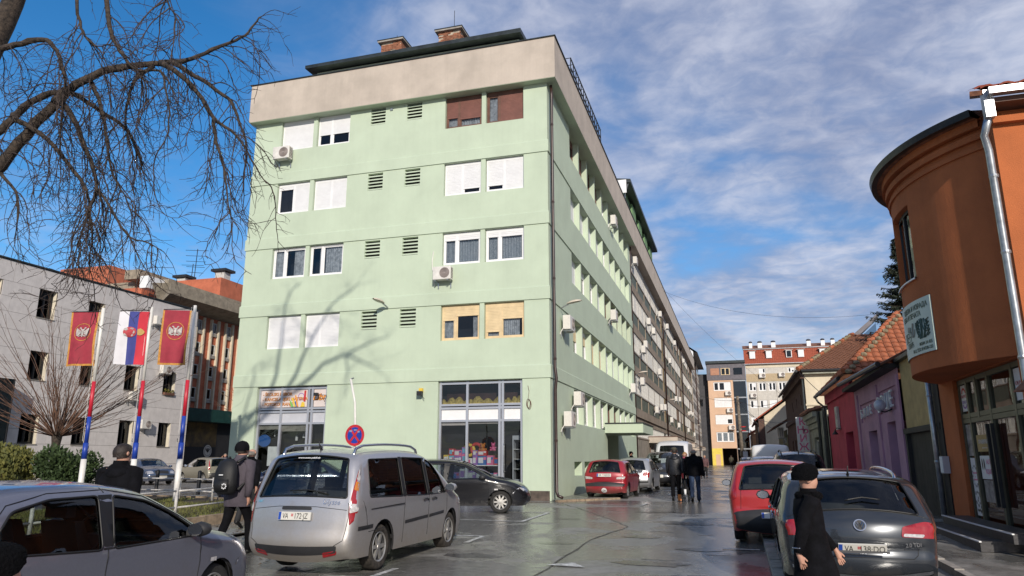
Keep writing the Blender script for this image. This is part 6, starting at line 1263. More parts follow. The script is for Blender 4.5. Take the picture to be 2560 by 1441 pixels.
def wheel_mesh(R, kind, w=.195, dirty=False):
    k = (round(R, 3), kind, dirty)
    if k in WHEEL: return WHEEL[k]
    rr_ = R*.66; t = MB().lathe([(rr_, -w*.42), (R*.86, -w*.5), (R*.965, -w*.44), (R, -w*.30), (R, w*.30), (R*.965, w*.44), (R*.86, w*.5), (rr_, w*.42)], 36, (0, 0, 0), 'y')
    tm = t.mesh('wheel', M_TYD if dirty else M_TYR, True); r = MB(); r.lathe([(rr_*1.01, w*.42), (rr_*.96, w*.36), (rr_*.92, w*.05), (0, w*.02)], 28, (0, 0, 0), 'y'); d = MB()
    d.lathe([(rr_*1.02, w*.43), (rr_*.98, w*.47), (rr_*.90, w*.40)], 28, (0, 0, 0), 'y')
    ns = {'alloy': 6, 'ten': 10, 'cap': 9, 'five': 5}[kind]; wd = {'alloy': .15, 'ten': .085, 'cap': .15, 'five': .2}[kind]*rr_*1.3
    for i in range(ns):
        a = i*2*math.pi/ns; ca, sa = math.cos(a), math.sin(a); q = []
        for rad_, ww, yy in ((rr_*.12, wd*.7, w*.40), (rr_*.93, wd*.55, w*.37)):
            for sgn in (-1, 1): q.append((rad_*ca-sgn*ww*sa, yy, rad_*sa+sgn*ww*ca))
        d.add(q+[(x, yv-.03, z) for x, yv, z in q], [(0, 1, 3, 2), (0, 2, 6, 4), (1, 5, 7, 3)])
    d.lathe([(rr_*.24, w*.36), (rr_*.2, w*.43), (0, w*.44)], 14, (0, 0, 0), 'y')
    WHEEL[k] = (tm, r.mesh('rim_barrel', M_TRIM, True), d.mesh('rim', M_RIM)); return WHEEL[k]
def make_car(name, label, sp, col, loc, heading, low=False, plate=None, wheel='cap', glassm=None, dirty=False, group=None, tint=None):
    """heading: direction of travel in degrees from +X"""
    t = thing(name, label, 'car' if 'van' not in name else 'van', (loc[0], loc[1], hz(loc[1])+(loc[2] if len(loc) > 2 else 0)), rad(heading), group); c = Car(sp, low); b = c.bodymesh(t, col); L, hw = c.L, c.hw; G = glassm or M_CGL
    for i, h in enumerate(sp['win']):
        gi = sp.get('dark', ()); wn = []
        for sg in (1, -1):
            o = c.patch(c.side, rounded(h, .05), -.012, 'side_window', M_CGD if i in gi else G, t, .09, sg=sg); 
            if not low: c.lineo(c.side, rounded(h, .05), .010, 'seal', M_SEAL, o, .001, True, .06, sg=sg)
    for key, H in c.scr:
        mb = MB(); xs = [p[0] for p in H]; g = [(a, b_) for a in np.arange(min(xs)+.08, max(xs), .09) for b_ in np.linspace(-.8, .8, 9)]; g = [q for q, k in zip(g, np_inside(g, H)) if k] if g else []
        P, F = cdt(H, [], g); mb.add(c.strip(P[:, 0], P[:, 1]*c.ye(P[:, 0]), -.010), F); o = c.out(mb, 'rear_window' if key == 'rw' else 'windscreen', G, t)
        if not low: mb = MB(); HP = np.array(H+[H[0]]); mb.tube([tuple(q) for q in c.strip(HP[:, 0], HP[:, 1]*c.ye(HP[:, 0]), .001)], .012, 5); c.out(mb, 'seal', M_SEAL, o)
    for i, pl in enumerate(sp.get('black', [])):
        for sg in (1, -1): c.patch(c.side, pl, .003, 'pillar_trim', M_SEAL, t, .08, sg=sg)
    for ln in sp.get('seams', []):
        if low: break
        for sg in (1, -1): c.lineo(c.side, ln, .0045, 'door_seam', M_SEAL, t, .0, False, .06, sg=sg)
    for ln in sp.get('rseams', []):
        if low: break
        c.lineo(c.rear, ln, .0045, 'tailgate_seam', M_SEAL, t, .0, False, .05)
    for pl, m, nm in sp.get('sidep', []):
        for sg in (1, -1): c.patch(c.side, pl, .008, nm, m, t, .07, sg=sg)
    for ip, (pl, m, nm, both) in enumerate(sp.get('rearp', [])):
        for sg in ((1, -1) if both else (1,)): c.patch(c.rear, [(p[0]*sg, p[1]) for p in pl], .008+.004*(m in (M_TLO, M_TLW) and ip > 0), nm, m, t, .04 if not low else .09, rnd=.02)
    for pl, m, nm, both in sp.get('frontp', []):
        for sg in ((1, -1) if both else (1,)): c.patch(c.front, [(p[0]*sg, p[1]) for p in pl], .008, nm, m, t, .05 if not low else .09, rnd=.02)
    tm, rb_, rm = wheel_mesh(sp['R'], wheel, sp.get('tw', .195), dirty)
    for xw in sp['xw']:
        for sg in (1, -1):
            yw = float(c.W(xw, sp['R']))-sp.get('tw', .195)*.5-.025; w_ = link('wheel', tm, t, (xw-L/2, sg*yw, sp['R']), math.pi if sg < 0 else 0); link('rim_barrel', rb_, w_); link('rim', rm, w_)
            mb = MB(); mb.lathe([(sp['Ra']*.98, 0), (sp['Ra']*.98, .34), (.05, .345)], 18, (0, 0, 0), 'y', -.35, math.pi+.35); mb.v = [(xw+x, sg*(yw+.09-y), sp['R']+z) for x, y, z in mb.v]; c.out(mb, 'wheel_well', M_SEAL, t)
    mb = MB(); mb.box(.25, L-.25, -hw+.30, hw-.30, .19, .34); c.out(mb, 'underbody', M_SEAL, t, False)
    mb = MB(); mb.box(.35, L-.9, -hw+.12, hw-.12, .40, .44); c.out(mb, 'cabin_floor', M_SEAT, t, False)
    # cabin
    zb = sp.get('zb', .9); xs = sp.get('seat', L*.5)
    if not sp.get('noint'):
        for sg in (1, -1):
            mb = MB(); mb.box(xs-.05, xs+.42, sg*.36-.23, sg*.36+.23, .45, .62); mb.add([(xs-.18, sg*.36-.22, .55), (xs-.18, sg*.36+.22, .55), (xs, sg*.36+.22, .55), (xs, sg*.36-.22, .55), (xs-.34, sg*.36-.19, zb+.22), (xs-.34, sg*.36+.19, zb+.22), (xs-.24, sg*.36+.19, zb+.22), (xs-.24, sg*.36-.19, zb+.22)], [(0, 1, 5, 4), (1, 2, 6, 5), (2, 3, 7, 6), (3, 0, 4, 7), (4, 5, 6, 7)])
            mb.box(xs-.37, xs-.27, sg*.36-.12, sg*.36+.12, zb+.25, zb+.42); c.out(mb, 'seat', M_SEAT, t, False)
        xr_ = sp.get('bench', xs-.95); mb = MB(); mb.box(xr_-.15, xr_+.4, -.55, .55, .45, .62); mb.box(xr_-.32, xr_-.12, -.56, .56, .5, zb+.12)
        for sg in (1, -1): mb.box(xr_-.30, xr_-.2, sg*.33-.12, sg*.33+.12, zb+.13, zb+.30)
        c.out(mb, 'rear_bench', M_SEAT, t, False); xd = sp.get('dash', xs+.85); mb = MB(); mb.box(xd, xd+.45, -hw+.16, hw-.16, .5, zb-.02); c.out(mb, 'dashboard', M_SEAT, t, False)
        mb = MB(); mb.lathe([(.19+.016*math.cos(a), .016*math.sin(a)) for a in [k*math.pi/3 for k in range(7)]], 18, (0, 0, 0), 'x'); mb.v = [(xd-.12+x+z*.35, .36+y, zb+.0+z) for x, y, z in mb.v]; c.out(mb, 'steering_wheel', M_TRIM, t)
        if not low:
            mb = MB(); vs_ = [v.co for v in b.data.vertices]; z0 = .35
            mb.add([(v.x*.985, v.y*.955, z0+(v.z-z0)*.97) for v in vs_], [tuple(p.vertices)[::-1] for p in b.data.polygons]); mb.build('cabin_lining', M_SEAT, t, True)
    mx_, mz_ = sp.get('mir', (L*.66, zb+.06))
    for sg in (1, -1):
        y0 = float(c.W(mx_, mz_)); mb = MB(); n = 8; prof = [(0, .25), (.03, .8), (.08, 1.), (.14, .85), (.18, .3)]
        vs_ = [(mx_-.03+d, sg*(y0+.12+.105*f*math.cos(a)), mz_+.03+.075*f*math.sin(a)) for d, f in prof for a in [k*2*math.pi/n for k in range(n)]]; fs_ = [(i*n+k, i*n+(k+1) % n, (i+1)*n+(k+1) % n, (i+1)*n+k) for i in range(4) for k in range(n)]+[tuple(range(n))[::-1], tuple(range(4*n, 5*n))]
        mb.add(vs_, fs_); o = c.out(mb, 'door_mirror', sp.get('mirm', col), t); mb = MB(); mb.box(mx_-.01, mx_+.08, sg*y0 if sg > 0 else -y0-.05, y0+.05 if sg > 0 else -y0, mz_-.03, mz_+.02); c.out(mb, 'mirror_foot', M_TRIM, o, False)
        mb = MB(); mb.add([(mx_-.034, sg*(y0+.12+.09*math.cos(a)), mz_+.03+.06*math.sin(a)) for a in [k*2*math.pi/10 for k in range(10)]], [tuple(range(10))]); c.out(mb, 'mirror_glass', M_CHR, o, False)
    for hx, hzv in sp.get('handles', []):
        if low: break
        for sg in (1, -1): 
            mb = MB(); P = c.side([(hx-.09, hzv), (hx-.05, hzv+.012), (hx+.05, hzv+.012), (hx+.09, hzv)], sg, .022); mb.tube([tuple(q) for q in P], .016, 6); c.out(mb, 'door_handle', sp.get('hm', col), t)
    if plate:
        zp = sp.get('plate', .62); fn = c.rear; q = fn([(0, zp)], .02)[0]; q2 = fn([(0, zp+.06)], .02)[0]; up = Vector(q2)-Vector(q); up = up.normalized(); ax = Vector((0, -1, 0)); nn = ax.cross(up); cen = Vector((q[0]-L/2, 0, q[2]))-nn*0
        def onp(u, v, d): return cen+ax*u+up*v+nn*d
        mb = MB(); pz = [onp(u, v, d) for d in (-.01, .012) for u, v in ((-.26, -.056), (.26, -.056), (.26, .056), (-.26, .056))]; mb.add(pz, [(4, 5, 6, 7), (0, 1, 5, 4), (1, 2, 6, 5), (2, 3, 7, 6), (3, 0, 4, 7)]); po = mb.build('number_plate', M_PLT, t)
        mb = MB(); mb.quad(*[onp(u, v, .0135) for u, v in ((-.257, -.053), (-.215, -.053), (-.215, .053), (-.257, .053))]); mb.build('blue_band', M_PLB, po)
        if isinstance(plate, str):
            A, Bt = plate.split('|'); text('plate_text', A, .108, M_PLK, po, onp(-.145, -.004, .0138), ax, up, ext=.0005, space=.92, xs=.72); text('plate_text', Bt, .108, M_PLK, po, onp(.105, -.004, .0138), ax, up, ext=.0005, xs=.78)
            mb = MB()
            for i in range(2):
                for j in range(2): mb.quad(*[onp(-.045+i*.018+a, .002+j*.02+b_, .0138) for a, b_ in ((-.007, -.008), (.007, -.008), (.007, .008), (-.007, .008))])
            mb.build('shield_print', M_RSGN, po)
    if sp.get('rails'):
        x0, x1, yy, hh = sp['rails']
        for sg in (1, -1):
            zr = lambda x: float(np.interp(x, s_x(c), s_z(c))); P = [(x0, zr(x0)-.06), (x0+.10, zr(x0+.1)+hh*.7), (x0+.3, zr(x0+.3)+hh)]+[(x, zr(x)+hh) for x in np.linspace(x0+.5, x1-.5, 6)]+[(x1-.3, zr(x1-.3)+hh), (x1-.1, zr(x1-.1)+hh*.7), (x1, zr(x1)-.06)]
            mb = MB(); mb.tube([(x, sg*(yy+(.0)), z) for x, z in P], .022, 8); c.out(mb, 'roof_rail', sp.get('railm', M_CHR), t)
    if sp.get('wiper'):
        z, y1, y0 = sp['wiper']; c.lineo(c.rear, [(y0, z), ((y0+y1)/2, z+.035), (y1, z+.02)], .011, 'rear_wiper', M_SEAL, t, .03)
    if sp.get('aerial'): ax_ = sp['aerial']; mb = MB(); zr = float(np.interp(ax_, s_x(c), s_z(c)))+.03; mb.tube([(ax_+.05, 0, zr), (ax_, 0, zr+.04), (ax_-.06, 0, zr+.14)], [.03, .015, .006], 6); c.out(mb, 'roof_aerial', M_SEAL, t)
    return t, c
def s_x(c): i = np.argsort(c.O[:, 0]); return c.O[i, 0]
def s_z(c):
    xs = s_x(c); up = []
    for x in xs: up.append(max(c.O[np.abs(c.O[:, 0]-x) < .06, 1]))
    return np.array(up)
# ---------------------------------------------------------------- body shapes (x from the tail, metres)
S206 = dict(L=3.83, w=1.655, R=.29, Ra=.345, xw=(.66, 3.07), zb=.90, th=.33, xf=2.75, af=.20, ar=.10, xr=.6, seat=1.75, bench=.95, mir=(2.52, .94), mirm=M_TRIM, plate=.60,
    out=[(.14, .22), (.03, .32), (.0, .50), (.05, .72), (.09, .90), (.24, 1.18), (.36, 1.345), (.6, 1.41), (1.1, 1.435), (1.6, 1.42), (2.05, 1.345), (2.45, 1.17), (2.80, .985), (3.0, .93), (3.3, .865), (3.58, .765), (3.75, .63), (3.83, .48), (3.82, .34), (3.72, .22)],
    win=[[(1.60, .885), (2.62, .905), (2.66, .955), (2.35, 1.145), (2.05, 1.27), (1.66, 1.335)], [(.50, 1.05), (.60, .93), (1.48, .885), (1.50, 1.335), (1.0, 1.325), (.66, 1.25)]], black=[[(1.49, .885), (1.61, .885), (1.66, 1.34), (1.50, 1.34)]],
    rw=(.93, 1.30, .93, .86), ws=(.985, 1.36, .95, .90), seams=[[(1.54, .30), (1.54, .885)], [(2.72, .35), (2.74, .65), (2.70, .97)], [(.86, .62), (.70, .80), (.46, 1.0), (.45, 1.12), (.62, 1.30), (1.0, 1.375), (1.6, 1.385)], [(1.58, 1.36), (1.57, 1.40)], [(1.6, 1.385), (2.05, 1.31), (2.45, 1.12), (2.70, .97)]],
    rseams=[[(-.55, .52), (.55, .52)]], rearp=[([(.45, .70), (.70, .62), (.86, .66), (.84, .80), (.68, .86), (.52, .84)], M_TLR, 'tail_lamp', True), ([(-.92, .40), (.92, .40), (.92, .47), (-.92, .47)], M_TRIM, 'bumper_strip', False)],
    frontp=[([(.50, .60), (.86, .66), (1.00, .80), (.72, .74)], M_HLG, 'headlamp', True), ([(-.5, .32), (.5, .32), (.5, .42), (-.5, .42)], M_TRIM, 'grille', False)], sidep=[([(2.9, .62), (3.0, .62), (3.0, .66), (2.9, .66)], M_TLW, 'side_repeater')])
SULY = dict(L=4.72, w=1.78, R=.325, Ra=.40, xw=(.98, 3.78), zb=1.02, th=.22, xf=3.5, af=.20, xr=.5, ar=.05, r=.12, ce=.10, seat=2.7, bench=1.75, dash=3.45, mir=(3.38, 1.08), sill=.24, plate=.80, tw=.215, aerial=.52,
    out=[(.12, .24), (.02, .36), (.0, .50), (.03, .60), (.06, .80), (.10, 1.02), (.22, 1.36), (.34, 1.60), (.52, 1.685), (1.1, 1.735), (1.9, 1.75), (2.5, 1.72), (2.95, 1.61), (3.4, 1.38), (3.75, 1.17), (4.0, 1.05), (4.3, .95), (4.55, .80), (4.68, .60), (4.72, .45), (4.68, .32), (4.55, .24)],
    win=[[(.50, 1.06), (1.62, 1.03), (1.62, 1.62), (.60, 1.60)], [(1.74, 1.03), (2.60, 1.01), (2.56, 1.62), (1.74, 1.63)], [(2.70, 1.01), (3.42, 1.02), (3.20, 1.32), (2.92, 1.55), (2.68, 1.60)]], black=[[(1.62, 1.02), (1.74, 1.02), (1.74, 1.64), (1.62, 1.64)], [(2.60, 1.0), (2.71, 1.0), (2.68, 1.62), (2.55, 1.63)]],
    rw=(1.06, 1.60, .99, .95), ws=(1.12, 1.66, .95, .9), wiper=(1.10, .15, -.45), seams=[[(1.68, .32), (1.68, 1.02)], [(2.66, .35), (2.66, 1.0)], [(3.40, .40), (3.50, .75), (3.46, 1.02)], [(.46, .62), (.42, .80), (.30, 1.02)], [(.5, .58), (1.0, .60)]],
    rseams=[[(-.76, 1.0), (-.78, .80), (-.74, .50), (-.60, .42), (.60, .42), (.74, .50), (.78, .80), (.76, 1.0)], [(-.75, .90), (-.3, .93), (.3, .93), (.75, .90)]],
    rearp=[([(.80, .70), (.94, .84), (1.02, 1.02), (.97, 1.30), (.80, 1.58), (.79, 1.45), (.78, 1.1), (.78, .85)], M_TLR, 'tail_lamp', True), ([(.795, 1.18), (.93, 1.18), (.88, 1.30), (.795, 1.31)], M_TLO, 'indicator', True), ([(.795, 1.33), (.88, 1.32), (.80, 1.50)], M_TLW, 'reversing_lamp', True), ([(.79, .86), (.91, .90), (.94, 1.0), (.785, .99)], M_TLW, 'reversing_lamp', True),
           ([(-.64, .34), (.64, .34), (.66, .43), (-.66, .43)], M_TRIM, 'bumper_strip', False), ([(.44, .30), (.64, .32), (.66, .37), (.46, .36)], M_TLR, 'reflector', True), ([(-.24, .885), (.24, .885), (.24, .925), (-.24, .925)], M_TRIM, 'tailgate_handle', False)],
    sidep=[([(.20, .615), (.62, .625), (.62, .68), (.20, .67)], M_TRIM, 'bumper_strip'), ([(1.72, .60), (2.63, .63), (2.63, .68), (1.72, .65)], M_TRIM, 'rubbing_strip'), ([(2.69, .63), (3.35, .66), (3.35, .71), (2.69, .68)], M_TRIM, 'rubbing_strip'), ([(.52, .885), (1.64, .905), (1.64, .925), (.52, .90)], M_TRIM, 'door_track')],
    handles=[(2.48, .93), (2.84, .93)], hm=M_TRIM, frontp=[([(.45, .72), (.85, .80), (.98, .98), (.60, .90)], M_HLG, 'headlamp', True)], rails=(.42, 2.75, .60, .085))
SPAS = dict(L=4.77, w=1.82, R=.325, Ra=.385, xw=(1.0, 3.72), zb=.95, th=.34, xf=3.6, af=.17, xr=.8, ar=.10, r=.14, ce=.12, seat=2.55, bench=1.5, dash=3.3, mir=(3.15, 1.0), mirm=M_TRIM, sill=.20, plate=.56, aerial=.55, tw=.215,
    out=[(.16, .20), (.05, .30), (.0, .44), (.04, .56), (.02, .66), (.06, .88), (.12, .97), (.34, 1.22), (.55, 1.405), (.9, 1.46), (1.6, 1.51), (2.3, 1.505), (2.75, 1.43), (3.2, 1.22), (3.55, 1.04), (3.8, .97), (4.2, .90), (4.5, .80), (4.7, .62), (4.77, .45), (4.72, .28), (4.6, .2)],
    win=[[(.52, 1.16), (.62, 1.0), (1.26, .97), (1.28, 1.38), (.85, 1.35)], [(1.36, .97), (2.28, .96), (2.24, 1.40), (1.36, 1.39)], [(2.38, .96), (3.16, .98), (2.72, 1.30), (2.36, 1.395)]], black=[[(2.27, .96), (2.39, .96), (2.36, 1.40), (2.23, 1.40)], [(1.27, .97), (1.37, .97), (1.37, 1.39), (1.28, 1.38)]],
    rw=(.98, 1.375, .98, .92), ws=(1.05, 1.44, .95, .9), wiper=(1.02, -.28, .12), seams=[[(2.33, .3), (2.33, .96)], [(1.30, .62), (1.30, .97)], [(3.3, .4), (3.3, .98)]], rseams=[[(-.62, .62), (-.60, .50), (-.55, .46), (.55, .46), (.60, .50), (.62, .62)], [(-.86, .90), (-.70, .93), (.70, .93), (.86, .90)]],
    rearp=[([(.44, .70), (.46, .80), (.70, .87), (1.0, .90), (1.12, .86), (1.13, .72), (.90, .69)], M_TLR, 'tail_lamp', True), ([(.46, .705), (.68, .70), (.70, .735), (.47, .735)], M_TLW, 'reversing_lamp', True), ([(-.96, .285), (.96, .285), (.96, .325), (-.96, .325)], M_CHR, 'bumper_trim', False), ([(-.78, .215), (.78, .215), (.8, .27), (-.8, .27)], M_TRIM, 'valance', False), ([(-.25, 1.40), (.25, 1.40), (.25, 1.42), (-.25, 1.42)], M_TLR, 'brake_lamp', False)],
    handles=[(1.52, .86), (2.52, .87)], hm=M_CHR, rails=(.62, 2.7, .56, .05), railm=M_CHR)
SPUN = dict(L=3.80, w=1.66, R=.29, Ra=.345, xw=(.64, 3.10), zb=.92, th=.30, xf=2.85, af=.17, xr=.5, ar=.08, r=.12, ce=.10, seat=1.85, bench=1.0, mir=(2.55, .98), mirm=M_TRIM, plate=.48, tw=.18,
    out=[(.10, .22), (.0, .34), (.0, .52), (.06, .58), (.08, .92), (.18, 1.20), (.28, 1.40), (.50, 1.455), (1.0, 1.48), (1.6, 1.465), (2.05, 1.38), (2.5, 1.17), (2.85, 1.0), (3.1, .94), (3.4, .85), (3.65, .72), (3.78, .55), (3.80, .42), (3.74, .28), (3.64, .22)],
    win=[[(1.62, .92), (2.66, .94), (2.40, 1.14), (2.05, 1.31), (1.66, 1.375)], [(.42, 1.0), (1.50, .92), (1.52, 1.38), (.56, 1.36)]], black=[[(1.50, .92), (1.62, .92), (1.66, 1.38), (1.51, 1.38)]], rw=(.95, 1.37, .97, .92), ws=(1.0, 1.40, .95, .9), wiper=(.98, -.2, .05), seams=[[(1.56, .3), (1.56, .92)], [(2.75, .4), (2.75, .98)]],
    rearp=[([(.68, .80), (.79, .74), (.80, 1.0), (.72, 1.42), (.655, 1.42), (.68, 1.0)], M_TLR, 'tail_lamp', True), ([(-1.0, .24), (1.0, .24), (1.02, .56), (-1.02, .56)], M_TRIM, 'rear_bumper', False)], rseams=[[(-.62, .60), (-.60, .95)], [(.62, .60), (.60, .95)]],
    frontp=[([(.45, .66), (.85, .72), (.95, .86), (.60, .80)], M_HLG, 'headlamp', True), ([(-.5, .3), (.5, .3), (.5, .42), (-.5, .42)], M_TRIM, 'grille', False)], handles=[(1.75, .84)])
SSAX = dict(SPUN, L=3.72, w=1.60, plate=.82, R=.275, Ra=.33, xw=(.62, 3.0), zb=.86, th=.34, xf=2.8, sill=.22,
    out=[(.10, .24), (.0, .34), (.0, .50), (.06, .56), (.05, .80), (.08, .92), (.26, 1.2), (.40, 1.325), (.7, 1.36), (1.2, 1.37), (1.7, 1.345), (2.1, 1.22), (2.5, 1.02), (2.75, .92), (3.1, .85), (3.45, .75), (3.65, .6), (3.72, .45), (3.66, .30), (3.55, .24)],
    win=[[(1.55, .87), (2.56, .88), (2.35, 1.05), (2.0, 1.22), (1.58, 1.275)], [(.45, 1.0), (.56, .89), (1.43, .87), (1.45, 1.28), (.68, 1.25)]], black=[[(1.43, .87), (1.55, .87), (1.58, 1.28), (1.45, 1.28)]], rw=(.92, 1.27, .95, .88), ws=(.95, 1.30, .95, .9), wiper=None, mir=(2.45, .92),
    rearp=[([(.44, .70), (.70, .70), (.84, .72), (.82, .80), (.55, .78), (.44, .76)], M_TLW, 'tail_lamp', True), ([(-1.0, .44), (1.0, .44), (1.02, .55), (-1.02, .55)], M_TRIM, 'bumper_strip', False)], rseams=[[(-.6, .62), (.6, .62)]])
SSAX['frontp'] = [([(.45, .60), (.85, .62), (.95, .72), (.55, .70)], M_HLG, 'headlamp', True)]
SSED = dict(L=4.55, w=1.76, R=.31, Ra=.36, xw=(.98, 3.70), zb=.92, th=.36, xf=3.5, af=.16, xr=.8, ar=.12, r=.14, seat=2.3, bench=1.4, dash=3.0, mir=(3.0, .97), plate=.75,
    out=[(.14, .22), (.02, .34), (.0, .50), (.03, .75), (.10, .93), (.35, 1.0), (.72, 1.03), (1.05, 1.22), (1.4, 1.37), (1.9, 1.415), (2.3, 1.40), (2.7, 1.28), (3.05, 1.10), (3.35, .97), (3.7, .91), (4.1, .83), (4.4, .70), (4.53, .52), (4.55, .40), (4.5, .28), (4.4, .22)],
    win=[[(1.1, 1.0), (2.05, .95), (2.05, 1.34), (1.55, 1.31), (1.25, 1.18)], [(2.17, .95), (2.98, .97), (2.62, 1.22), (2.17, 1.34)]], black=[[(2.05, .95), (2.17, .95), (2.17, 1.34), (2.05, 1.34)]], rw=(1.06, 1.34, .93, .86), ws=(1.0, 1.36, .95, .9), rearp=[([(.4, .72), (.86, .70), (.92, .86), (.5, .88)], M_TLR, 'tail_lamp', True)],
    frontp=[([(.42, .60), (.74, .60), (.90, .66), (.86, .76), (.50, .74)], M_HLG, 'headlamp', True), ([(-.36, .58), (.36, .58), (.38, .73), (-.38, .73)], M_TRIM, 'grille', False), ([(-.9, .44), (.9, .44), (.9, .50), (-.9, .50)], M_TRIM, 'bumper_strip', False), ([(-.26, .36), (.26, .36), (.26, .47), (-.26, .47)], M_PLT, 'front_plate', False)], seams=[[(2.1, .3), (2.1, .95)]])
SMER = dict(SSED); SMER['frontp'] = [([(.40, .55), (.62, .57), (.86, .66), (.92, .78), (.62, .74), (.44, .66)], M_HLG, 'headlamp', True)]+[([(-.30, .54+k*.045), (.30, .54+k*.045), (.31, .565+k*.045), (-.31, .565+k*.045)], M_CHR, 'grille_bar', False) for k in range(5)]+[([(-.32, .52), (.32, .52), (.34, .77), (-.34, .77)], M_TRIM, 'grille', False), ([(-.26, .36), (.26, .36), (.26, .47), (-.26, .47)], M_PLT, 'front_plate', False)]
SMPV = dict(SULY); SMPV['rails'] = None; SMPV['frontp'] = [([(.45, .70), (.85, .74), (.95, .90), (.55, .86)], M_HLG, 'headlamp', True), ([(-.40, .70), (.40, .70), (.42, .82), (-.42, .82)], M_TRIM, 'grille', False), ([(-.26, .46), (.26, .46), (.26, .57), (-.26, .57)], M_PLT, 'front_plate', False), ([(-.8, .30), (.8, .30), (.8, .42), (-.8, .42)], M_TRIM, 'air_intake', False)]
SSUV = dict(SPAS, rails=(.5, 2.5, .58, .07), railm=M_TRIM, rseams=[], wiper=None); SSUV['out'] = [(x, z*1.09 if z > .6 else z) for x, z in SPAS['out']]; SSUV['win'] = [[(x, z*1.09) for x, z in w] for w in SPAS['win']]; SSUV['black'] = [[(x, z*1.09) for x, z in w] for w in SPAS['black']]; SSUV['rw'] = (1.10, 1.50, .96, .9); SSUV['ws'] = (1.14, 1.57, .95, .9); SSUV['zb'] = 1.03
SSUV['rearp'] = [([(.80, .80), (.98, .80), (1.0, 1.2), (.86, 1.5), (.78, 1.5)], M_TLR, 'tail_lamp', True)]
SVAN = dict(L=5.4, w=2.0, R=.33, Ra=.40, xw=(1.0, 4.4), zb=1.25, th=.06, xf=4.4, af=.16, xr=.3, ar=.02, r=.16, ce=.04, cr=.05, sill=.28, noint=True, mir=(4.15, 1.4), plate=.9,
    out=[(.1, .28), (.0, .42), (.0, .8), (.02, 1.6), (.08, 2.2), (.2, 2.38), (.6, 2.42), (2.4, 2.43), (3.4, 2.40), (3.9, 2.22), (4.3, 1.75), (4.6, 1.32), (4.85, 1.12), (5.15, .98), (5.35, .75), (5.4, .5), (5.34, .36), (5.2, .28)],
    win=[[(3.62, 1.28), (4.40, 1.30), (4.12, 1.70), (3.85, 1.92), (3.62, 1.95)]], ws=(1.4, 2.15, .94, .88), rw=None, rearp=[([(.82, .8), (.98, .8), (.98, 1.5), (.86, 1.5)], M_TLR, 'tail_lamp', True), ([(-.14, 2.30), (.14, 2.30), (.14, 2.36), (-.14, 2.36)], M_TLR, 'brake_lamp', False), ([(-1.0, .45), (1.0, .45), (1.0, .6), (-1.0, .6)], M_TRIM, 'rear_bumper', False)], rseams=[[(0, .62), (0, 2.25)]], seams=[[(3.5, .5), (3.5, 2.1)]],
    frontp=[([(.5, .75), (.9, .8), (.98, 1.05), (.7, 1.0)], M_HLG, 'headlamp', True), ([(-.5, .75), (.5, .75), (.5, .95), (-.5, .95)], M_TRIM, 'grille', False), ([(-.26, .5), (.26, .5), (.26, .61), (-.26, .61)], M_PLT, 'front_plate', False)])
def squash(sp, k, z0=.6):
    f = lambda z: z if z < z0 else z0+(z-z0)*k
    d = dict(sp); d['out'] = [(x, f(z)) for x, z in sp['out']]; d['win'] = [[(x, f(z)) for x, z in w] for w in sp['win']]; d['black'] = [[(x, f(z)) for x, z in w] for w in sp['black']]; d['rw'] = (f(sp['rw'][0]), f(sp['rw'][1]))+sp['rw'][2:]; d['ws'] = (f(sp['ws'][0]), f(sp['ws'][1]))+sp['ws'][2:]; d['zb'] = f(sp['zb']); return d
SPAS2 = squash(SPAS, .905)
# ---------------------------------------------------------------- the parked cars
P_SIL = paint('silver_paint', (.42, .415, .43), .55, .30, (.98, (.27, .235, .185), .8)); P_GRY = paint('blue_grey_paint', (.185, .195, .245), .5, .30, (.7, DUST, .45)); P_PAS = paint('anthracite_paint', (.030, .035, .043), .4, .26, (.34, DUST, .35)); P_RED = paint('red_paint', (.40, .022, .022), .05, .35, (.45, DUST, .5)); P_DRD = paint('dark_red_paint', (.30, .012, .022), .1, .35, (.5, DUST, .5)); P_BLK = paint('black_paint', (.007, .007, .009), .0, .22, (.36, (.05, .045, .04), .3), .5); P_BGE = paint('champagne_paint', (.36, .34, .27), .5, .35); P_NVY = paint('navy_paint', (.012, .02, .055), .3, .25, (.4, DUST, .4)); P_BLU = paint('steel_blue_paint', (.07, .10, .17), .4, .3, (.5, DUST, .5)); P_WHT = paint('white_van_paint', (.66, .66, .67), .0, .35, (.7, DUST, .5)); P_DGN = paint('dark_slate_paint', (.02, .024, .032), .3, .3, (.5, DUST, .4)); P_S2 = paint('silver_hatch_paint', (.40, .41, .43), .5, .3, (.55, DUST, .5))
make_car('parked_car', 'blue-grey five-door hatchback filling the lower left corner', S206, P_GRY, (-6.13, 5.78), 90, wheel='ten')
uly, ucar = make_car('parked_car', 'dusty silver people carrier with roof rails and plate VA 172-JZ', SULY, P_SIL, (-6.05, 11.86), 89.8, plate='VA|172·JZ', wheel='alloy', dirty=True)
make_car('parked_car', 'black hatchback parked sideways before the toy shop', dict(S206, R=.30), P_BLK, (-7.66, 20.36), 16, wheel='cap')
sax, scar = make_car('parked_car', 'dark red small hatchback with oval CH sticker by the green corner', SSAX, P_DRD, (-4.60, 29.0), 88, plate='VA|163·IO')
make_car('parked_car', 'silver hatchback behind the dark red one along the green block', S206, P_S2, (-4.35, 34.6), 88, plate=True)
make_car('parked_car', 'dark people carrier facing the camera before the weathered row', SMPV, P_DGN, (-3.9, 41.6), -91, low=True)
make_car('parked_van', 'white van facing the camera with a dark roof rack', SVAN, P_WHT, (-3.7, 47.2), -91, low=True)
make_car('parked_car', 'red three-door hatchback with black bumper straddling the right kerb', SPUN, P_RED, (.66, 16.75), 89, plate=True)
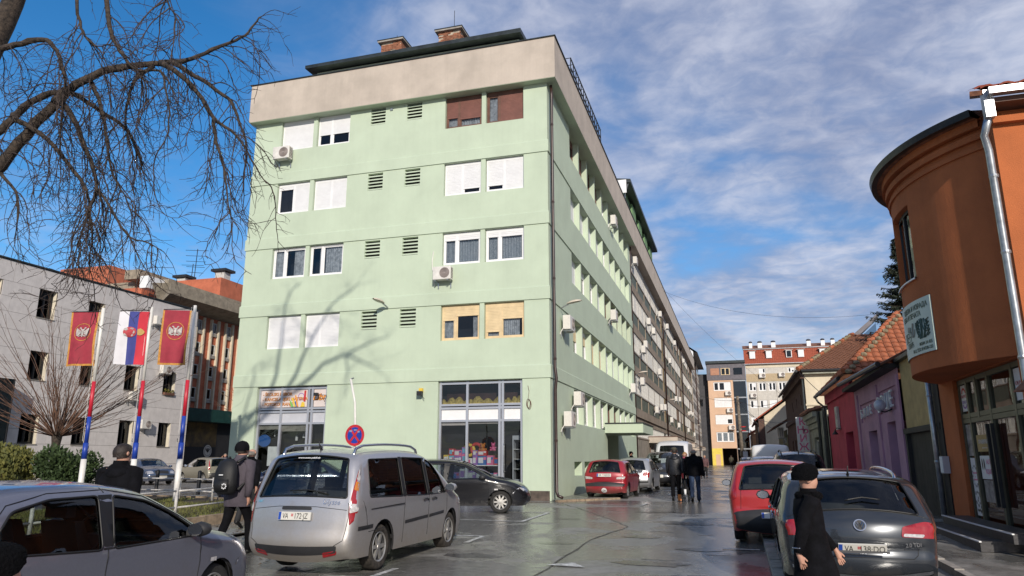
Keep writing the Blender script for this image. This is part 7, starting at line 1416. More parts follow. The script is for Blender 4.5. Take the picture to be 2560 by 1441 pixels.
pas, pcar = make_car('parked_car', 'anthracite estate car with plate VA 138-DO in the right foreground', SPAS2, P_PAS, (1.36, 12.3), 89.5, plate='VA|138·DO', wheel='five')
make_car('parked_car', 'black estate with dark roof rails beyond the red hatchback', SSUV, P_BLK, (2.12, 30.4), 90, low=True, plate=True)
make_car('parked_car', 'white small hatchback squeezed before the white van on the right', SPUN, P_WHT, (1.28, 36.6), 90, low=True)
make_car('parked_van', 'white high-roof delivery van parked on the right', dict(SVAN, out=[(x, z*.87) for x, z in SVAN['out']], win=[[(x, z*.87) for x, z in w] for w in SVAN['win']], zb=1.1, ws=(1.22, 1.87, .94, .88)), P_WHT, (1.75, 45.2), 90, low=True)
for k, (x, y, pnt, sp, l) in enumerate(((1.0, 66, P_DGN, SSED, 'dark saloon parked under the timber pole'), (1.0, 76, P_BLU, SPUN, 'blue-grey hatchback beyond the dark saloon on the right'), (-4.2, 78, P_WHT, SPUN, 'white hatchback far down the left kerb'), (-4.2, 84, P_BLU, SPUN, 'blue hatchback behind the far white one'), (-4.2, 90, P_NVY, SSED, 'navy saloon farthest down the left kerb'), (-4.3, 66, P_SIL, SPUN, 'silver hatchback before the far white one on the left'))):
    make_car('parked_car', l, sp, pnt, (x, y), 90 if x > 0 else -90, low=True)
make_car('parked_car', 'dark blue-grey saloon with twin round headlamps by the office', SSED, P_BLU, (-32.8, 35.6), -28, low=True)
make_car('parked_car', 'champagne small hatchback beside the office corner', SPUN, P_BGE, (-31.6, 39.0), 158, low=True)
make_car('parked_car', 'mid-blue saloon half hidden behind the champagne hatchback', SSED, P_NVY, (-29.2, 43.0), -40, low=True)
make_car('parked_car', 'silver estate at the back of the lot', SSUV, P_SIL, (-31, 49), 170, low=True)
make_car('parked_car', 'black hatchback with lit red lamp at the lot edge', SPUN, P_BLK, (-26.6, 39.0), 20, low=True)
make_car('parked_car', 'navy saloon with chrome grille nosing out behind the backpack man', SMER, P_NVY, (-14.2, 21.9), -152)
# extras on single cars
def rear_text(t, c, s, sz, y, z, m, off=.012, **k):
    a = Vector(c.rear([(y, z)], off)[0]); b = Vector(c.rear([(y, z+.05)], off)[0]); up = (b-a).normalized(); ay = Vector(c.rear([(y-.05, z)], off)[0])-a; return text('lettering', s, sz, m, t, (a.x-c.L/2, a.y, a.z), ay, up, ext=.001, **k)
rear_text(uly, ucar, 'Ulysse', .10, -.52, .995, M_CHR, shear=.2); rear_text(uly, ucar, 'FIAT', .05, .66, 1.0, M_CYN); rear_text(uly, ucar, 'www.auto-pfaff.de', .05, .0, 1.565, M_PAP, bold=.001)
scar.patch(scar.rear, [(.10*math.cos(a), .345+.055*math.sin(a)) for a in [k*math.pi/8 for k in range(16)]], .012, 'oval_sticker', M_PAP, sax, .04); rear_text(sax, scar, 'CH', .085, 0, .345, M_PLK, .016)
rear_text(pas, pcar, '2.0 TDI', .06, -.56, .625, M_CHR); rear_text(pas, pcar, 'BlueMotion', .04, -.55, .575, M_CHR)
e0_ = Vector(pcar.rear([(0, .80)], .012)[0]); up_ = (Vector(pcar.rear([(0, .85)], .012)[0])-e0_).normalized(); ax_ = Vector((0, -1, 0)); nn_ = ax_.cross(up_); cE = Vector((e0_.x-pcar.L/2, 0, e0_.z))
em = MB(); 
for k in range(24):
    a, b = k*math.pi/12, (k+1)*math.pi/12; em.quad(*[cE+ax_*r*math.cos(t)+up_*r*math.sin(t)+nn_*.006 for r, t in ((.058, a), (.070, a), (.070, b), (.058, b))])
for pts in (((-.036, .040), (-.012, -.005), (0, .022), (.012, -.005), (.036, .040)), ((-.050, .022), (-.022, -.046), (0, -.004), (.022, -.046), (.050, .022))): em.tube([cE+ax_*a+up_*b+nn_*.006 for a, b in pts], .006, 4)
em.build('badge_emblem', M_CHR, pas); mb = MB(); mb.quad(*[cE+ax_*.064*math.cos(a)+up_*.064*math.sin(a)+nn_*.002 for a in [k*math.pi/10 for k in range(20)]]); mb.build('badge_disc', M_TRIM, pas)
ef = MB(); ef.quad(*[cE+ax_*a+up_*(b-.335)+nn_*.03 for a, b in ((-.27, .0), (.27, 0), (.27, .028), (-.27, .028))]); ef.build('plate_frame', M_TRIM, pas); rear_text(pas, pcar, 'TIM-B', .03, 0, .484, M_PAP, .032)
# ================================================================ trees, shrubs, grass
M_BARK = mat('dark_bark', (.060, .044, .032), .9, var=.45, scale=14, bump=.7, bscale=40); M_TWIG = mat('twig_bark', (.060, .042, .036), .85, var=.3, scale=10); M_TWR = mat('russet_shoots', (.16, .085, .055), .85, var=.3, scale=6)
LIMB = {
 'A': [(-11.9, 7.9, 4.6), (-11.41, 7.64, 5.18), (-11.02, 7.75, 5.67), (-10.69, 7.85, 6.11), (-10.37, 7.95, 6.65), (-10.04, 8.05, 7.14), (-9.81, 8.12, 7.42), (-9.56, 8.19, 7.61), (-9.25, 8.29, 7.77), (-8.9, 8.39, 7.83), (-8.57, 8.49, 7.86), (-8.33, 8.56, 7.89), (-8.09, 8.64, 7.92), (-7.82, 8.71, 8.05), (-7.45, 8.83, 8.25), (-7.22, 8.9, 8.37), (-7.09, 8.93, 8.57), (-6.99, 8.97, 8.72)],
 'B': [(-12.1, 8, 5.6), (-11.78, 7.84, 6.03), (-11.44, 7.94, 6.48), (-11.09, 8.05, 6.86), (-10.86, 8.12, 7.14), (-10.62, 8.19, 7.39), (-10.27, 8.29, 7.52), (-10.01, 8.37, 7.49), (-9.71, 8.46, 7.27), (-9.35, 8.57, 7.04), (-9.1, 8.64, 6.83), (-8.95, 8.69, 6.52), (-8.81, 8.73, 6.24)],
 'D': [(-11.9, 8, 7.2), (-11.08, 7.42, 7.5), (-10.69, 7.54, 7.93), (-10.38, 7.63, 8.04), (-10.07, 7.73, 8.11), (-9.92, 7.77, 8.01), (-9.79, 7.81, 7.84), (-9.71, 7.83, 7.62), (-9.63, 7.86, 7.41), (-9.64, 7.86, 7.08), (-9.59, 7.87, 6.66), (-9.57, 7.88, 6.19)],
 'E': [(-8.45, 8.5, 7.87), (-7.93, 8.06, 7.49), (-7.6, 8.16, 7.24), (-7.36, 8.23, 6.95), (-7.16, 8.29, 6.63), (-7.04, 8.32, 6.51), (-6.8, 8.4, 6.34), (-6.6, 8.46, 6.03), (-6.45, 8.5, 5.78), (-6.32, 8.54, 5.58)],
 'F': [(-8.3, 8.55, 7.88), (-8.12, 8.42, 7.76), (-7.77, 8.52, 7.53), (-7.43, 8.62, 7.28), (-7.17, 8.7, 7.07), (-7.07, 8.73, 6.77), (-6.94, 8.77, 6.47), (-6.9, 8.79, 6.12), (-6.91, 8.78, 5.77)],
 'G': [(-10.6, 7.87, 6.95), (-10.44, 7.82, 6.82), (-10.18, 7.9, 6.67), (-9.85, 8.0, 6.4), (-9.57, 8.09, 6.07), (-9.32, 8.16, 5.75), (-9.2, 8.19, 5.49), (-9.21, 8.19, 5.15), (-9.29, 8.17, 4.79)],
 'H': [(-10.0, 8.03, 7.2), (-9.78, 7.92, 7.13), (-9.5, 8.0, 6.77), (-9.31, 8.06, 6.35), (-9.14, 8.11, 6.03), (-9.03, 8.14, 5.65), (-9.07, 8.13, 5.26), (-8.99, 8.15, 4.89), (-9.0, 8.15, 4.56)],
 'I': [(-9.2, 7.5, 10.4), (-8.8, 7.45, 9.3), (-8.61, 7.43, 8.52), (-8.46, 7.48, 7.89), (-8.38, 7.5, 7.65), (-8.2, 7.56, 7.39), (-7.98, 7.62, 7.16), (-7.68, 7.71, 7.16), (-7.54, 7.76, 6.74), (-7.47, 7.78, 6.35), (-7.5, 7.77, 5.96)],
 'J': [(-9.4, 7.4, 10), (-8.83, 7.16, 8.37), (-8.72, 7.19, 7.84), (-8.61, 7.22, 7.61), (-8.44, 7.28, 7.44), (-8.25, 7.33, 7.47)],
 'K': [(-8.2, 7.4, 10.3), (-7.6, 7.3, 8.9), (-7.42, 7.37, 8.23), (-7.32, 7.4, 7.94), (-7.17, 7.45, 7.68)],
 'M': [(-8.57, 8.49, 7.83), (-8.84, 8.41, 7.58), (-8.91, 8.39, 7.23), (-8.89, 8.39, 6.8), (-8.78, 8.43, 6.35), (-8.59, 8.48, 6.05)],
 'N': [(-9.65, 8.27, 7.66), (-9.44, 8.33, 7.29), (-9.3, 8.38, 6.85), (-9.19, 8.41, 6.4), (-9.06, 8.45, 5.95), (-8.86, 8.51, 5.65), (-8.72, 8.55, 5.36)],
 'O': [(-7.08, 8.21, 6.58), (-7.01, 8.23, 6.18), (-6.9, 8.26, 5.9), (-6.81, 8.29, 5.49), (-6.73, 8.31, 5.08), (-6.54, 8.37, 4.79)],
 'P': [(-10.67, 7.86, 5.97), (-10.39, 7.94, 5.67), (-10.31, 7.97, 5.33), (-10.3, 7.97, 4.9)],
 'Q': [(-9.03, 8.14, 5.65), (-8.71, 8.13, 5.33), (-8.41, 8.23, 4.86), (-8.07, 8.33, 4.75), (-7.82, 8.4, 4.56)]}
LR = {'A': (.115, .011), 'B': (.09, .015), 'D': (.065, .010), 'E': (.05, .007), 'F': (.05, .007), 'G': (.055, .008), 'H': (.06, .008), 'I': (.05, .007), 'J': (.035, .006), 'K': (.035, .005), 'M': (.035, .006), 'N': (.04, .006), 'O': (.03, .005), 'P': (.03, .006), 'Q': (.025, .005)}
UPPER = [[(-11.6, 8.2, 9.1), (-11.3, 8.3, 10.6), (-10.24, 8.72, 12.08), (-10.04, 8.72, 13.47), (-9.92, 8.72, 15.18), (-9.73, 8.72, 15.98), (-9.23, 8.72, 16.36)], [(-11.4, 8.3, 10.3), (-9.48, 8.72, 12.06), (-8.99, 8.72, 13.15), (-8.56, 8.72, 14.08), (-7.88, 8.72, 15.17), (-7.04, 8.72, 15.8), (-6.57, 8.72, 16.17)], [(-11.4, 8.35, 11.0), (-8.85, 8.72, 12.16), (-7.98, 8.72, 12.95), (-7.02, 8.72, 13.29), (-6.31, 8.72, 13.59), (-5.6, 8.72, 13.83), (-5.13, 8.72, 13.92)], [(-7.02, 8.72, 13.29), (-5.97, 8.72, 12.87), (-5.24, 8.72, 12.37)], [(-11.5, 8.4, 10.6), (-11.16, 8.72, 12.22), (-11.1, 8.72, 13.01), (-10.46, 8.72, 13.15)], [(-8.56, 8.72, 14.08), (-9.1, 8.72, 14.56), (-9.82, 8.72, 15.52)], [(-7.02, 8.72, 13.29), (-6.85, 8.72, 12.53), (-6.92, 8.72, 11.57)], [(-7.88, 8.72, 15.17), (-7.35, 8.72, 14.69), (-7.19, 8.72, 14.13)]]
BT = thing('bare_tree', 'large bare tree with drooping branches overhanging the upper left of the view', 'tree', (-12.4, 8, .3), world=True)
MB().tube([(-12.5, 8, .2), (-12.4, 8, .6), (-12.3, 8, 2), (-12.2, 8, 4.2), (-12.12, 8.02, 5.8), (-11.99, 8.09, 7.68), (-11.8, 8.15, 8.48), (-11.64, 8.19, 9.0), (-11.54, 8.22, 9.4), (-11.42, 8.3, 10.4), (-11.4, 8.35, 11.0)], [.48, .36, .32, .30, .27, .21, .19, .175, .16, .13, .11], 14).build('trunk', M_BARK, BT, smooth=True)
rtw = R_(17); TW = MB()
def smooth_pts(pts, seed, amp):
    P = [Vector(p) for p in pts]; out = []
    for i in range(len(P)-1):
        p0 = P[max(0, i-1)]; p1, p2 = P[i], P[i+1]; p3 = P[min(len(P)-1, i+2)]
        for k in range(3):
            t = k/3; q = .5*((2*p1)+(p2-p0)*t+(2*p0-5*p1+4*p2-p3)*t*t+(-p0+3*p1-3*p2+p3)*t**3); out.append(q+Vector((rtw.uniform(-1, 1), rtw.uniform(-1, 1), rtw.uniform(-1, 1)))*amp)
    out.append(P[-1]); return out
def twig(p, d, ln, r, lev, droop):
    d = Vector(d).normalized(); pts = [Vector(p)]; n = max(3, int(ln/.085)); st = ln/n
    for k in range(n):
        t = k/n; g = -droop*(.36 if t < .68 else -.42); d = (d+Vector((rtw.uniform(-.25, .25), rtw.uniform(-.25, .25), rtw.uniform(-.22, .22)+g))).normalized(); pts.append(pts[-1]+d*st)
        if lev > 0 and k > 0 and rtw.random() < (.62 if lev > 1 else .42):
            side = Vector((rtw.uniform(-1, 1), rtw.uniform(-1, 1), rtw.uniform(-.6, .9))); twig(pts[-1], d*.6+side, ln*rtw.uniform(.22, .55)*(1-.4*t), max(.0032, r*.58), lev-1, droop*.8)
    TW.tube(pts, [max(.0028, r*(1-.62*k/n)) for k in range(n+1)], 4 if r > .008 else 3, False)
for k, pts in LIMB.items():
    r0, r1 = LR[k]; P = smooth_pts(pts, 0, .012); n = len(P); rs = [r0+(r1-r0)*(i/(n-1))**.75 for i in range(n)]
    for i in range(2, n-1):
        if rtw.random() < .06: rs[i] *= 1.18
    MB().tube(P, rs, 9).build('limb', M_BARK, BT, smooth=True)
    for i in range(3 if k in 'ABDIJK' else 1, n):
        c = {'A': .66, 'B': .75, 'D': .6}.get(k, .68)
        for _ in range(2 if k in 'EFO' else (3 if k in 'GHMNQ' else 2)):
            if rtw.random() < c:
                dirn = (P[i]-P[i-1]).normalized(); sd = Vector((rtw.uniform(-1, 1), rtw.uniform(-.8, .8), rtw.uniform(-1.0, .7))); big_ = rtw.random() < .34
                twig(P[i], dirn*.7+sd, rtw.uniform(.9, 1.5) if big_ else rtw.uniform(.25, .8), (.010 if big_ else .006)*(1.1 if k in 'ABH' else 1), 2 if big_ else 1, .62)
for j, pts in enumerate(UPPER):
    P = smooth_pts(pts, 0, .02); n = len(P); r0 = (.11, .10, .10, .06, .05, .045, .045, .045)[j]; MB().tube(P, [r0*(1-.85*i/(n-1)) for i in range(n)], 8).build('limb', M_BARK, BT, smooth=True)
    for i in range(n//3, n):
        twig(P[i], Vector((rtw.uniform(-1, 1), rtw.uniform(-1, 1), rtw.uniform(-.4, .9))), rtw.uniform(.5, 1.5), .011, 1, .2)
stuff(TW.build('twigs', M_TWIG, BT, smooth=True))
# pollarded tree in the island
PT_ = thing('pollard_tree', 'pollarded small tree with a fan of russet shoots before the office', 'tree', (-22.7, 20.3, .3), world=True)
MB().tube([(-22.7, 20.3, .25), (-22.68, 20.3, 1.2), (-22.74, 20.3, 2.2), (-22.74, 20.3, 2.6)], [.15, .125, .14, .19], 10).build('trunk', M_BARK, PT_, smooth=True); SHT = MB(); rp = R_(9)
for k in range(105):
    az = rp.uniform(0, 2*math.pi); el = rp.uniform(.12, 1.45); d = Vector((math.cos(az)*math.cos(el), math.sin(az)*math.cos(el), math.sin(el))); ln = rp.uniform(2.2, 6.6)*(1-.25*abs(el-.8)); p = Vector((-22.74, 20.3, 2.45))+Vector((d.x, d.y, 0))*.15; pts = [p]; n = 12
    for i in range(n):
        d = (d+Vector((rp.uniform(-.13, .13), rp.uniform(-.13, .13), rp.uniform(-.10, .11)+(.05 if el < .5 and i < 5 else -.01)))).normalized(); pts.append(pts[-1]+d*ln/n)
        if i > 2 and rp.random() < .45:
            e = (d+Vector((rp.uniform(-.7, .7), rp.uniform(-.7, .7), rp.uniform(-.4, .6)))).normalized(); q = pts[-1]; l2 = rp.uniform(.25, .9); SHT.tube([q, q+e*l2*.5, q+e*l2+Vector((0, 0, rp.uniform(-.05, .1)))], [.006, .005, .004], 3, False)
    SHT.tube(pts, [.018*(1-.78*i/n) for i in range(n+1)], 4, False)
stuff(SHT.build('shoots', M_TWR, PT_, smooth=True))
BT2 = thing('bare_street_tree', 'thin bare tree in front of the brick block at the green block edge', 'tree', (-30, 46, .3), world=True)
MB().tube([(-32.2, 46, .3), (-32.3, 46, 3), (-32.4, 46, 5.5)], [.16, .13, .08], 8).build('trunk', M_BARK, BT2); S2 = MB()
for k in range(70):
    az = rp.uniform(0, 2*math.pi); el = rp.uniform(.3, 1.5); d = Vector((math.cos(az)*math.cos(el), math.sin(az)*math.cos(el), math.sin(el))); p = Vector((-32.3, 46, rp.uniform(2.8, 5.5))); pts = [p]
    for i in range(9): d = (d+Vector((rp.uniform(-.2, .2), rp.uniform(-.2, .2), rp.uniform(-.1, .2)))).normalized(); pts.append(pts[-1]+d*.45); (S2.tube([pts[-1], pts[-1]+(d+Vector((rp.uniform(-1, 1), rp.uniform(-1, 1), 0))).normalized()*.6], [.012, .006], 3, False) if rp.random() < .6 else None)
    S2.tube(pts, [.03*(1-.8*i/9)+.004 for i in range(10)], 3, False)
stuff(S2.build('twigs', M_TWR, BT2))
# evergreen shrubs
def shrub(label, c, rx, ry, h, m, n, seed, spiky=.5):
    r = R_(seed); t = thing('evergreen_shrub', label, 'shrub', c, world=True); mb = MB(); st = MB(); lumps = [(r.uniform(-.6, .6)*rx, r.uniform(-.6, .6)*ry, r.uniform(.3, .75)*h, r.uniform(.35, .6)) for _ in range(11)]
    for lx, ly, lz, lr in lumps: st.tube([Vector(c), Vector(c)+Vector((lx*.5, ly*.5, lz*.5)), Vector(c)+Vector((lx, ly, lz))], [.04, .03, .01], 5)
    for k in range(n):
        lx, ly, lz, lr = r.choice(lumps); u = Vector((r.gauss(0, 1), r.gauss(0, 1), r.gauss(0, 1))).normalized(); s = r.uniform(.55, 1.05); p = Vector((lx+u.x*lr*rx*s, ly+u.y*lr*ry*s, max(.02, lz+u.z*lr*h*.55*s)))+Vector(c)
        up = (u*.6+Vector((0, 0, spiky))+Vector((r.uniform(-.4, .4), r.uniform(-.4, .4), r.uniform(-.2, .4)))).normalized(); sd = up.cross(Vector((r.uniform(-1, 1), r.uniform(-1, 1), r.uniform(-1, 1)))).normalized(); l = r.uniform(.06, .17); w = r.uniform(.022, .05)
        mb.quad(p-sd*w, p+up*l*.5-sd*w*1.1, p+up*l, p+up*l*.45+sd*w*1.1)
    mb.build('foliage', m, t); st.build('stems', M_BARK, t)
M_CYP = mat('golden_cypress_leaf', (.16, .15, .03), .75, var=.55, scale=4, c2=(.045, .06, .015)); M_YEW = mat('dark_shrub_leaf', (.05, .085, .022), .7, var=.5, scale=5, c2=(.018, .036, .012))
shrub('golden green cypress shrub left of the flagpoles', (-22.6, 18.6, .3), 1.25, 1.0, 1.95, M_CYP, 7000, 1, 1.1); shrub('golden green cypress shrub cut by the left edge', (-24.3, 18.3, .3), 1.3, 1.0, 2.0, M_CYP, 4500, 2, 1.1)
shrub('dark green rounded shrub behind the left flagpole', (-20.9, 19.2, .3), .95, .9, 1.75, M_YEW, 6000, 3, .3)
# spruce behind the houses
SP = thing('spruce_tree', 'tall dark spruce rising behind the tiled roofs', 'tree', (11.5, 53.5, .4), world=True); rs_ = R_(6); MB().tube([(11.5, 53.5, .3), (11.5, 53.5, 16.8)], [.3, .03], 8).build('trunk', M_BARK, SP); fo = MB(); br = MB()
z = 3.0
while z < 16.5:
    rad0 = max(.25, (16.9-z)*.38)
    for k in range(13):
        az = rs_.uniform(0, 2*math.pi); ln = rad0*rs_.uniform(.65, 1.1); base = Vector((11.5, 53.5, z+rs_.uniform(-.2, .2))); d = Vector((math.cos(az), math.sin(az), -.18)); pts = [base+d*ln*t+Vector((0, 0, -.25*ln*t*(1-t)+.18*ln*t*t)) for t in (0, .25, .5, .75, 1)]; br.tube(pts, [.045, .035, .025, .015, .006], 4)
        for j in range(int(26+ln*30)):
            t = rs_.uniform(.12, 1); i = min(3, int(t*4)); p = pts[i]+(pts[i+1]-pts[i])*(t*4-i); s = Vector((-d.y, d.x, 0))*rs_.choice((-1, 1)); e = (d*.5+s*rs_.uniform(.2, 1)+Vector((0, 0, rs_.uniform(-.75, .15)))).normalized(); l = rs_.uniform(.18, .5)*(1.1-.5*t); w = e.cross(Vector((rs_.uniform(-1, 1), rs_.uniform(-1, 1), 1))).normalized()*rs_.uniform(.025, .06)
            fo.quad(p-w, p+e*l*.6-w*.9, p+e*l, p+e*l*.6+w*.9)
    z += .42
fo.build('foliage', mat('spruce_needles', (.045, .058, .034), .8, var=.5, scale=2.5, c2=(.020, .028, .018)), SP); br.build('branches', M_BARK, SP)
# grass on the island
gr = MB(); rgs = R_(12)
for k in range(15000):
    x, y = rgs.uniform(-17.5, -12.05), rgs.uniform(10.5, 20)
    if not inpoly((x, y), ISL): continue
    if (math.sin(x*2.1)+math.sin(y*1.7+x)) < -1.1: continue
    z = hz(y)+.238; h = rgs.uniform(.03, .10); a = rgs.uniform(0, 6.28); w = Vector((math.cos(a), math.sin(a), 0))*rgs.uniform(.006, .016); l = Vector((rgs.uniform(-.05, .05), rgs.uniform(-.05, .05), h)); gr.quad((x-w.x, y-w.y, z), (x+w.x, y+w.y, z), Vector((x, y, z))+l)
stuff(tag(gr.build('grass', mat('winter_grass', (.15, .17, .035), .8, var=.5, scale=3, c2=(.09, .075, .03))), 'short winter grass on the planted island', 'grass'))
lf = MB()
for k in range(500): x, y = rgs.uniform(-12.6, -7), rgs.uniform(9, 16); a = rgs.uniform(0, 6.28); s = rgs.uniform(.02, .05); z = hz(y)+(.066 if x < -9.9 else .013); (lf.quad(*[(x+s*math.cos(a+b), y+s*.6*math.sin(a+b), z+rgs.uniform(0, .02)) for b in (0, 1.6, 3.1, 4.7)]) if x > -11.8 else None)
stuff(tag(lf.build('fallen_leaves', mat('dead_leaves', (.16, .09, .04), .9, var=.4, scale=10)), 'scattered dead leaves along the kerb and gutter', 'leaves'))
# ================================================================ people and the dog
M_SKIN = mat('skin', (.50, .27, .19), .55, var=.08, scale=12); M_HAIR = mat('dark_brown_hair', (.028, .018, .013), .6, var=.3, scale=30, bump=.5); M_HAIRG = mat('grey_hair', (.22, .19, .16), .7, var=.2, scale=30); M_BLOND = mat('blond_hair', (.42, .24, .10), .6, var=.2, scale=30)
C_BLK = mat('black_cloth', (.005, .005, .007), .9, spec=.15, var=.3, scale=9, bump=.4, bscale=14); C_NVY = mat('black_padded_jacket', (.014, .015, .020), .5, var=.3, scale=9, bump=.7, bscale=10); C_GRY = mat('mauve_grey_coat', (.075, .062, .078), .85, var=.15, scale=8, bump=.3, bscale=12); C_JEAN = mat('blue_denim', (.035, .06, .12), .85, var=.3, scale=7); C_FUR = mat('black_fur', (.004, .004, .005), .95, spec=.1, var=.3, scale=40, bump=1., bscale=60); C_DKG = mat('dark_grey_trousers', (.02, .02, .022), .85, var=.2); C_ORS = mat('orange_sole', (.65, .22, .05), .6); C_OLV = mat('olive_jacket', (.07, .065, .045), .85, var=.2); C_PNK = mat('pink_scarf', (.55, .13, .20), .8); C_MRN = mat('plaid_maroon', (.14, .07, .075), .85, var=.35, scale=12); C_LEG = mat('grey_stockings', (.13, .11, .13), .7)
def skin_obj(name, nodes, edges, m, par, lev=2, root=0):
    me = bpy.data.meshes.new(name); me.from_pydata([n[0] for n in nodes], edges, []); me.materials.append(m); o = bpy.data.objects.new(name, me); COL.objects.link(o)
    md = o.modifiers.new('skin', 'SKIN'); md.use_smooth_shade = True
    for i, n in enumerate(nodes): sv = me.skin_vertices[0].data[i]; sv.radius = (n[1], n[2] if len(n) > 2 else n[1]); sv.use_root = (i == root)
    sb = o.modifiers.new('sub', 'SUBSURF'); sb.levels = lev; sb.render_levels = lev; o.parent = par; return o
def loft(mb, rings, n=16, cap=True):
    """rings: centre, half-width along side vector, half-depth along front vector"""
    vs = []
    for c, sx, fx, rx, ry in rings:
        c = Vector(c)
        for k in range(n): a = 2*math.pi*k/n; vs.append(c+Vector(sx)*(rx*math.cos(a))+Vector(fx)*(ry*math.sin(a)))
    fs = [(i*n+k, i*n+(k+1) % n, (i+1)*n+(k+1) % n, (i+1)*n+k) for i in range(len(rings)-1) for k in range(n)]
    if cap: fs += [tuple(range(n))[::-1], tuple(range((len(rings)-1)*n, len(rings)*n))]
    return mb.add(vs, fs)
def wrinkle(mb, amp, seed, sc=9.):
    r = R_(seed); ph = [r.uniform(0, 6) for _ in range(6)]
    mb.v = [(v[0]+amp*math.sin(sc*v[2]*1.7+ph[0]+3*v[0])*.6, v[1]+amp*math.sin(sc*v[2]*1.3+ph[1]+5*v[0])+amp*.5*math.sin(23*v[2]+7*v[0]+ph[2]), v[2]) for v in mb.v]
def person(label, loc, heading, H=1.75, stride=.22, swing=.18, jacket=C_NVY, trousers=C_BLK, shoes=M_SEAL, hair=M_HAIR, hat=None, jlen=.84, bulk=1., turn=0., bald=False, collar=True, scarf=None, hood=False, coat=None, group=None, lev=2, arms=None, lean=0.):
    s = H/1.75; t = thing('person', label, 'person', (loc[0], loc[1], hz(loc[1])+(loc[2] if len(loc) > 2 else 0)), rad(heading-90), group); t.scale = (s, s, s)
    lf = stride; A = {}
    hipz = .93-.05*(lf/.3)**2*.5
    J = dict(pel=(0, 0, hipz), sp=(0, lean*.3, 1.12), ch=(0, lean*.7, 1.30), nk=(0, lean, 1.47), jaw=(0, lean+.035, 1.55), hd=(0, lean+.01, 1.62), tp=(0, lean, 1.70))
    for sg, n in ((-1, 'L'), (1, 'R')):
        f = lf*sg; J['h'+n] = (sg*.095, 0, hipz-.05); J['k'+n] = (sg*.10, f*.55+.06, .50+(.02 if f < 0 else 0)); J['a'+n] = (sg*.10, f-.02, .10+(.09 if f < -.1 else 0)); J['t'+n] = (sg*.105, f+.15, .045 if f > -.1 else .03)
        w = -swing*sg; J['s'+n] = (sg*.185, lean*.8, 1.42); J['e'+n] = (sg*.245, lean*.5+w*.45-.02, 1.14); J['w'+n] = (sg*.235, lean*.4+w+.05, .90); J['p'+n] = (sg*.225, lean*.4+w+.075, .83)
    if arms: J.update(arms)
    ca, sa = math.cos(rad(turn)), math.sin(rad(turn)); rot = lambda x, y: (x*ca-y*sa, x*sa+y*ca)
    hx = lambda x, y, z: (rot(x, y)[0], rot(x, y)[1]+lean, z)
    J['jaw'] = hx(0, .03, 1.555)
    nodes = []; idx = {}; E = []
    def nd(k, p, r): idx[k] = len(nodes); nodes.append((p, r)); return k
    nd('pel', J['pel'], .125); nd('sp', J['sp'], .115); nd('ch', J['ch'], .13); nd('nb', (0, lean*.9, 1.44), .075); nd('nk', J['nk'], .064); nd('jaw', J['jaw'], .084); nd('hd', hx(0, .005, 1.63), .114); nd('tp', hx(0, -.005, 1.70), .092); nd('nose', hx(0, .112, 1.605), .016)
    E += [('pel', 'sp'), ('sp', 'ch'), ('ch', 'nb'), ('nb', 'nk'), ('nk', 'jaw'), ('jaw', 'hd'), ('hd', 'tp'), ('hd', 'nose')]
    for n in 'LR':
        for k, r in (('h', .085), ('k', .055), ('a', .038), ('t', .030)): nd(k+n, J[k+n], r)
        E += [('pel', 'h'+n), ('h'+n, 'k'+n), ('k'+n, 'a'+n), ('a'+n, 't'+n)]
        for k, r in (('s', .060), ('e', .040), ('w', .027), ('p', .030)): nd(k+n, J[k+n], r)
        E += [('ch', 's'+n), ('s'+n, 'e'+n), ('e'+n, 'w'+n), ('w'+n, 'p'+n)]
        sg = -1 if n == 'L' else 1; p = Vector(J['p'+n]); fd = (p-Vector(J['w'+n])).normalized(); fwd = Vector((0, 1, 0)); fwd = (fwd-fd*fwd.dot(fd)).normalized()
        for j, (o_, l_) in enumerate(((-.030, .062), (-.010, .075), (.010, .080), (.028, .070))):
            b = p+fwd*(-o_)+fd*.02; a1 = nd('f%s%d' % (n, j), tuple(b+fd*.035), .0095); a2 = nd('g%s%d' % (n, j), tuple(b+fd*(l_)+Vector((-sg*.018, 0, 0))), .0075); E += [('p'+n, a1), (a1, a2)]
        a1 = nd('th'+n, tuple(p+fwd*.038-fd*.01), .011); a2 = nd('tt'+n, tuple(p+fwd*.055+fd*.035), .009); E += [('p'+n, a1), (a1, a2)]
    body = skin_obj('body', nodes, [(idx[a], idx[b]) for a, b in E], M_SKIN, t, lev)
    X = Vector((1, 0, 0)); Yv = Vector((0, 1, 0)); B = bulk
    # trousers
    if coat is None or True:
        mb = MB()
        for n in 'LR':
            h, k, a = Vector(J['h'+n]), Vector(J['k'+n]), Vector(J['a'+n]); loft(mb, [(h+Vector((0, 0, .03)), X, Yv, .105, .115), (h.lerp(k, .35), X, Yv, .092, .10), (h.lerp(k, .75), X, Yv, .076, .085), (k, X, Yv, .070, .078), (k.lerp(a, .35), X, Yv, .066, .075), (k.lerp(a, .8), X, Yv, .062, .068), (a+Vector((0, 0, -.035)), X, Yv, .066, .076)], 12)
        loft(mb, [((0, 0, hipz-.10), X, Yv, .165, .125), ((0, 0, hipz+.02), X, Yv, .17, .13), ((0, 0, hipz+.14), X, Yv, .155, .115)], 14); wrinkle(mb, .006, 1, 12); mb.build('trousers', trousers, t, True)
    mb = MB()
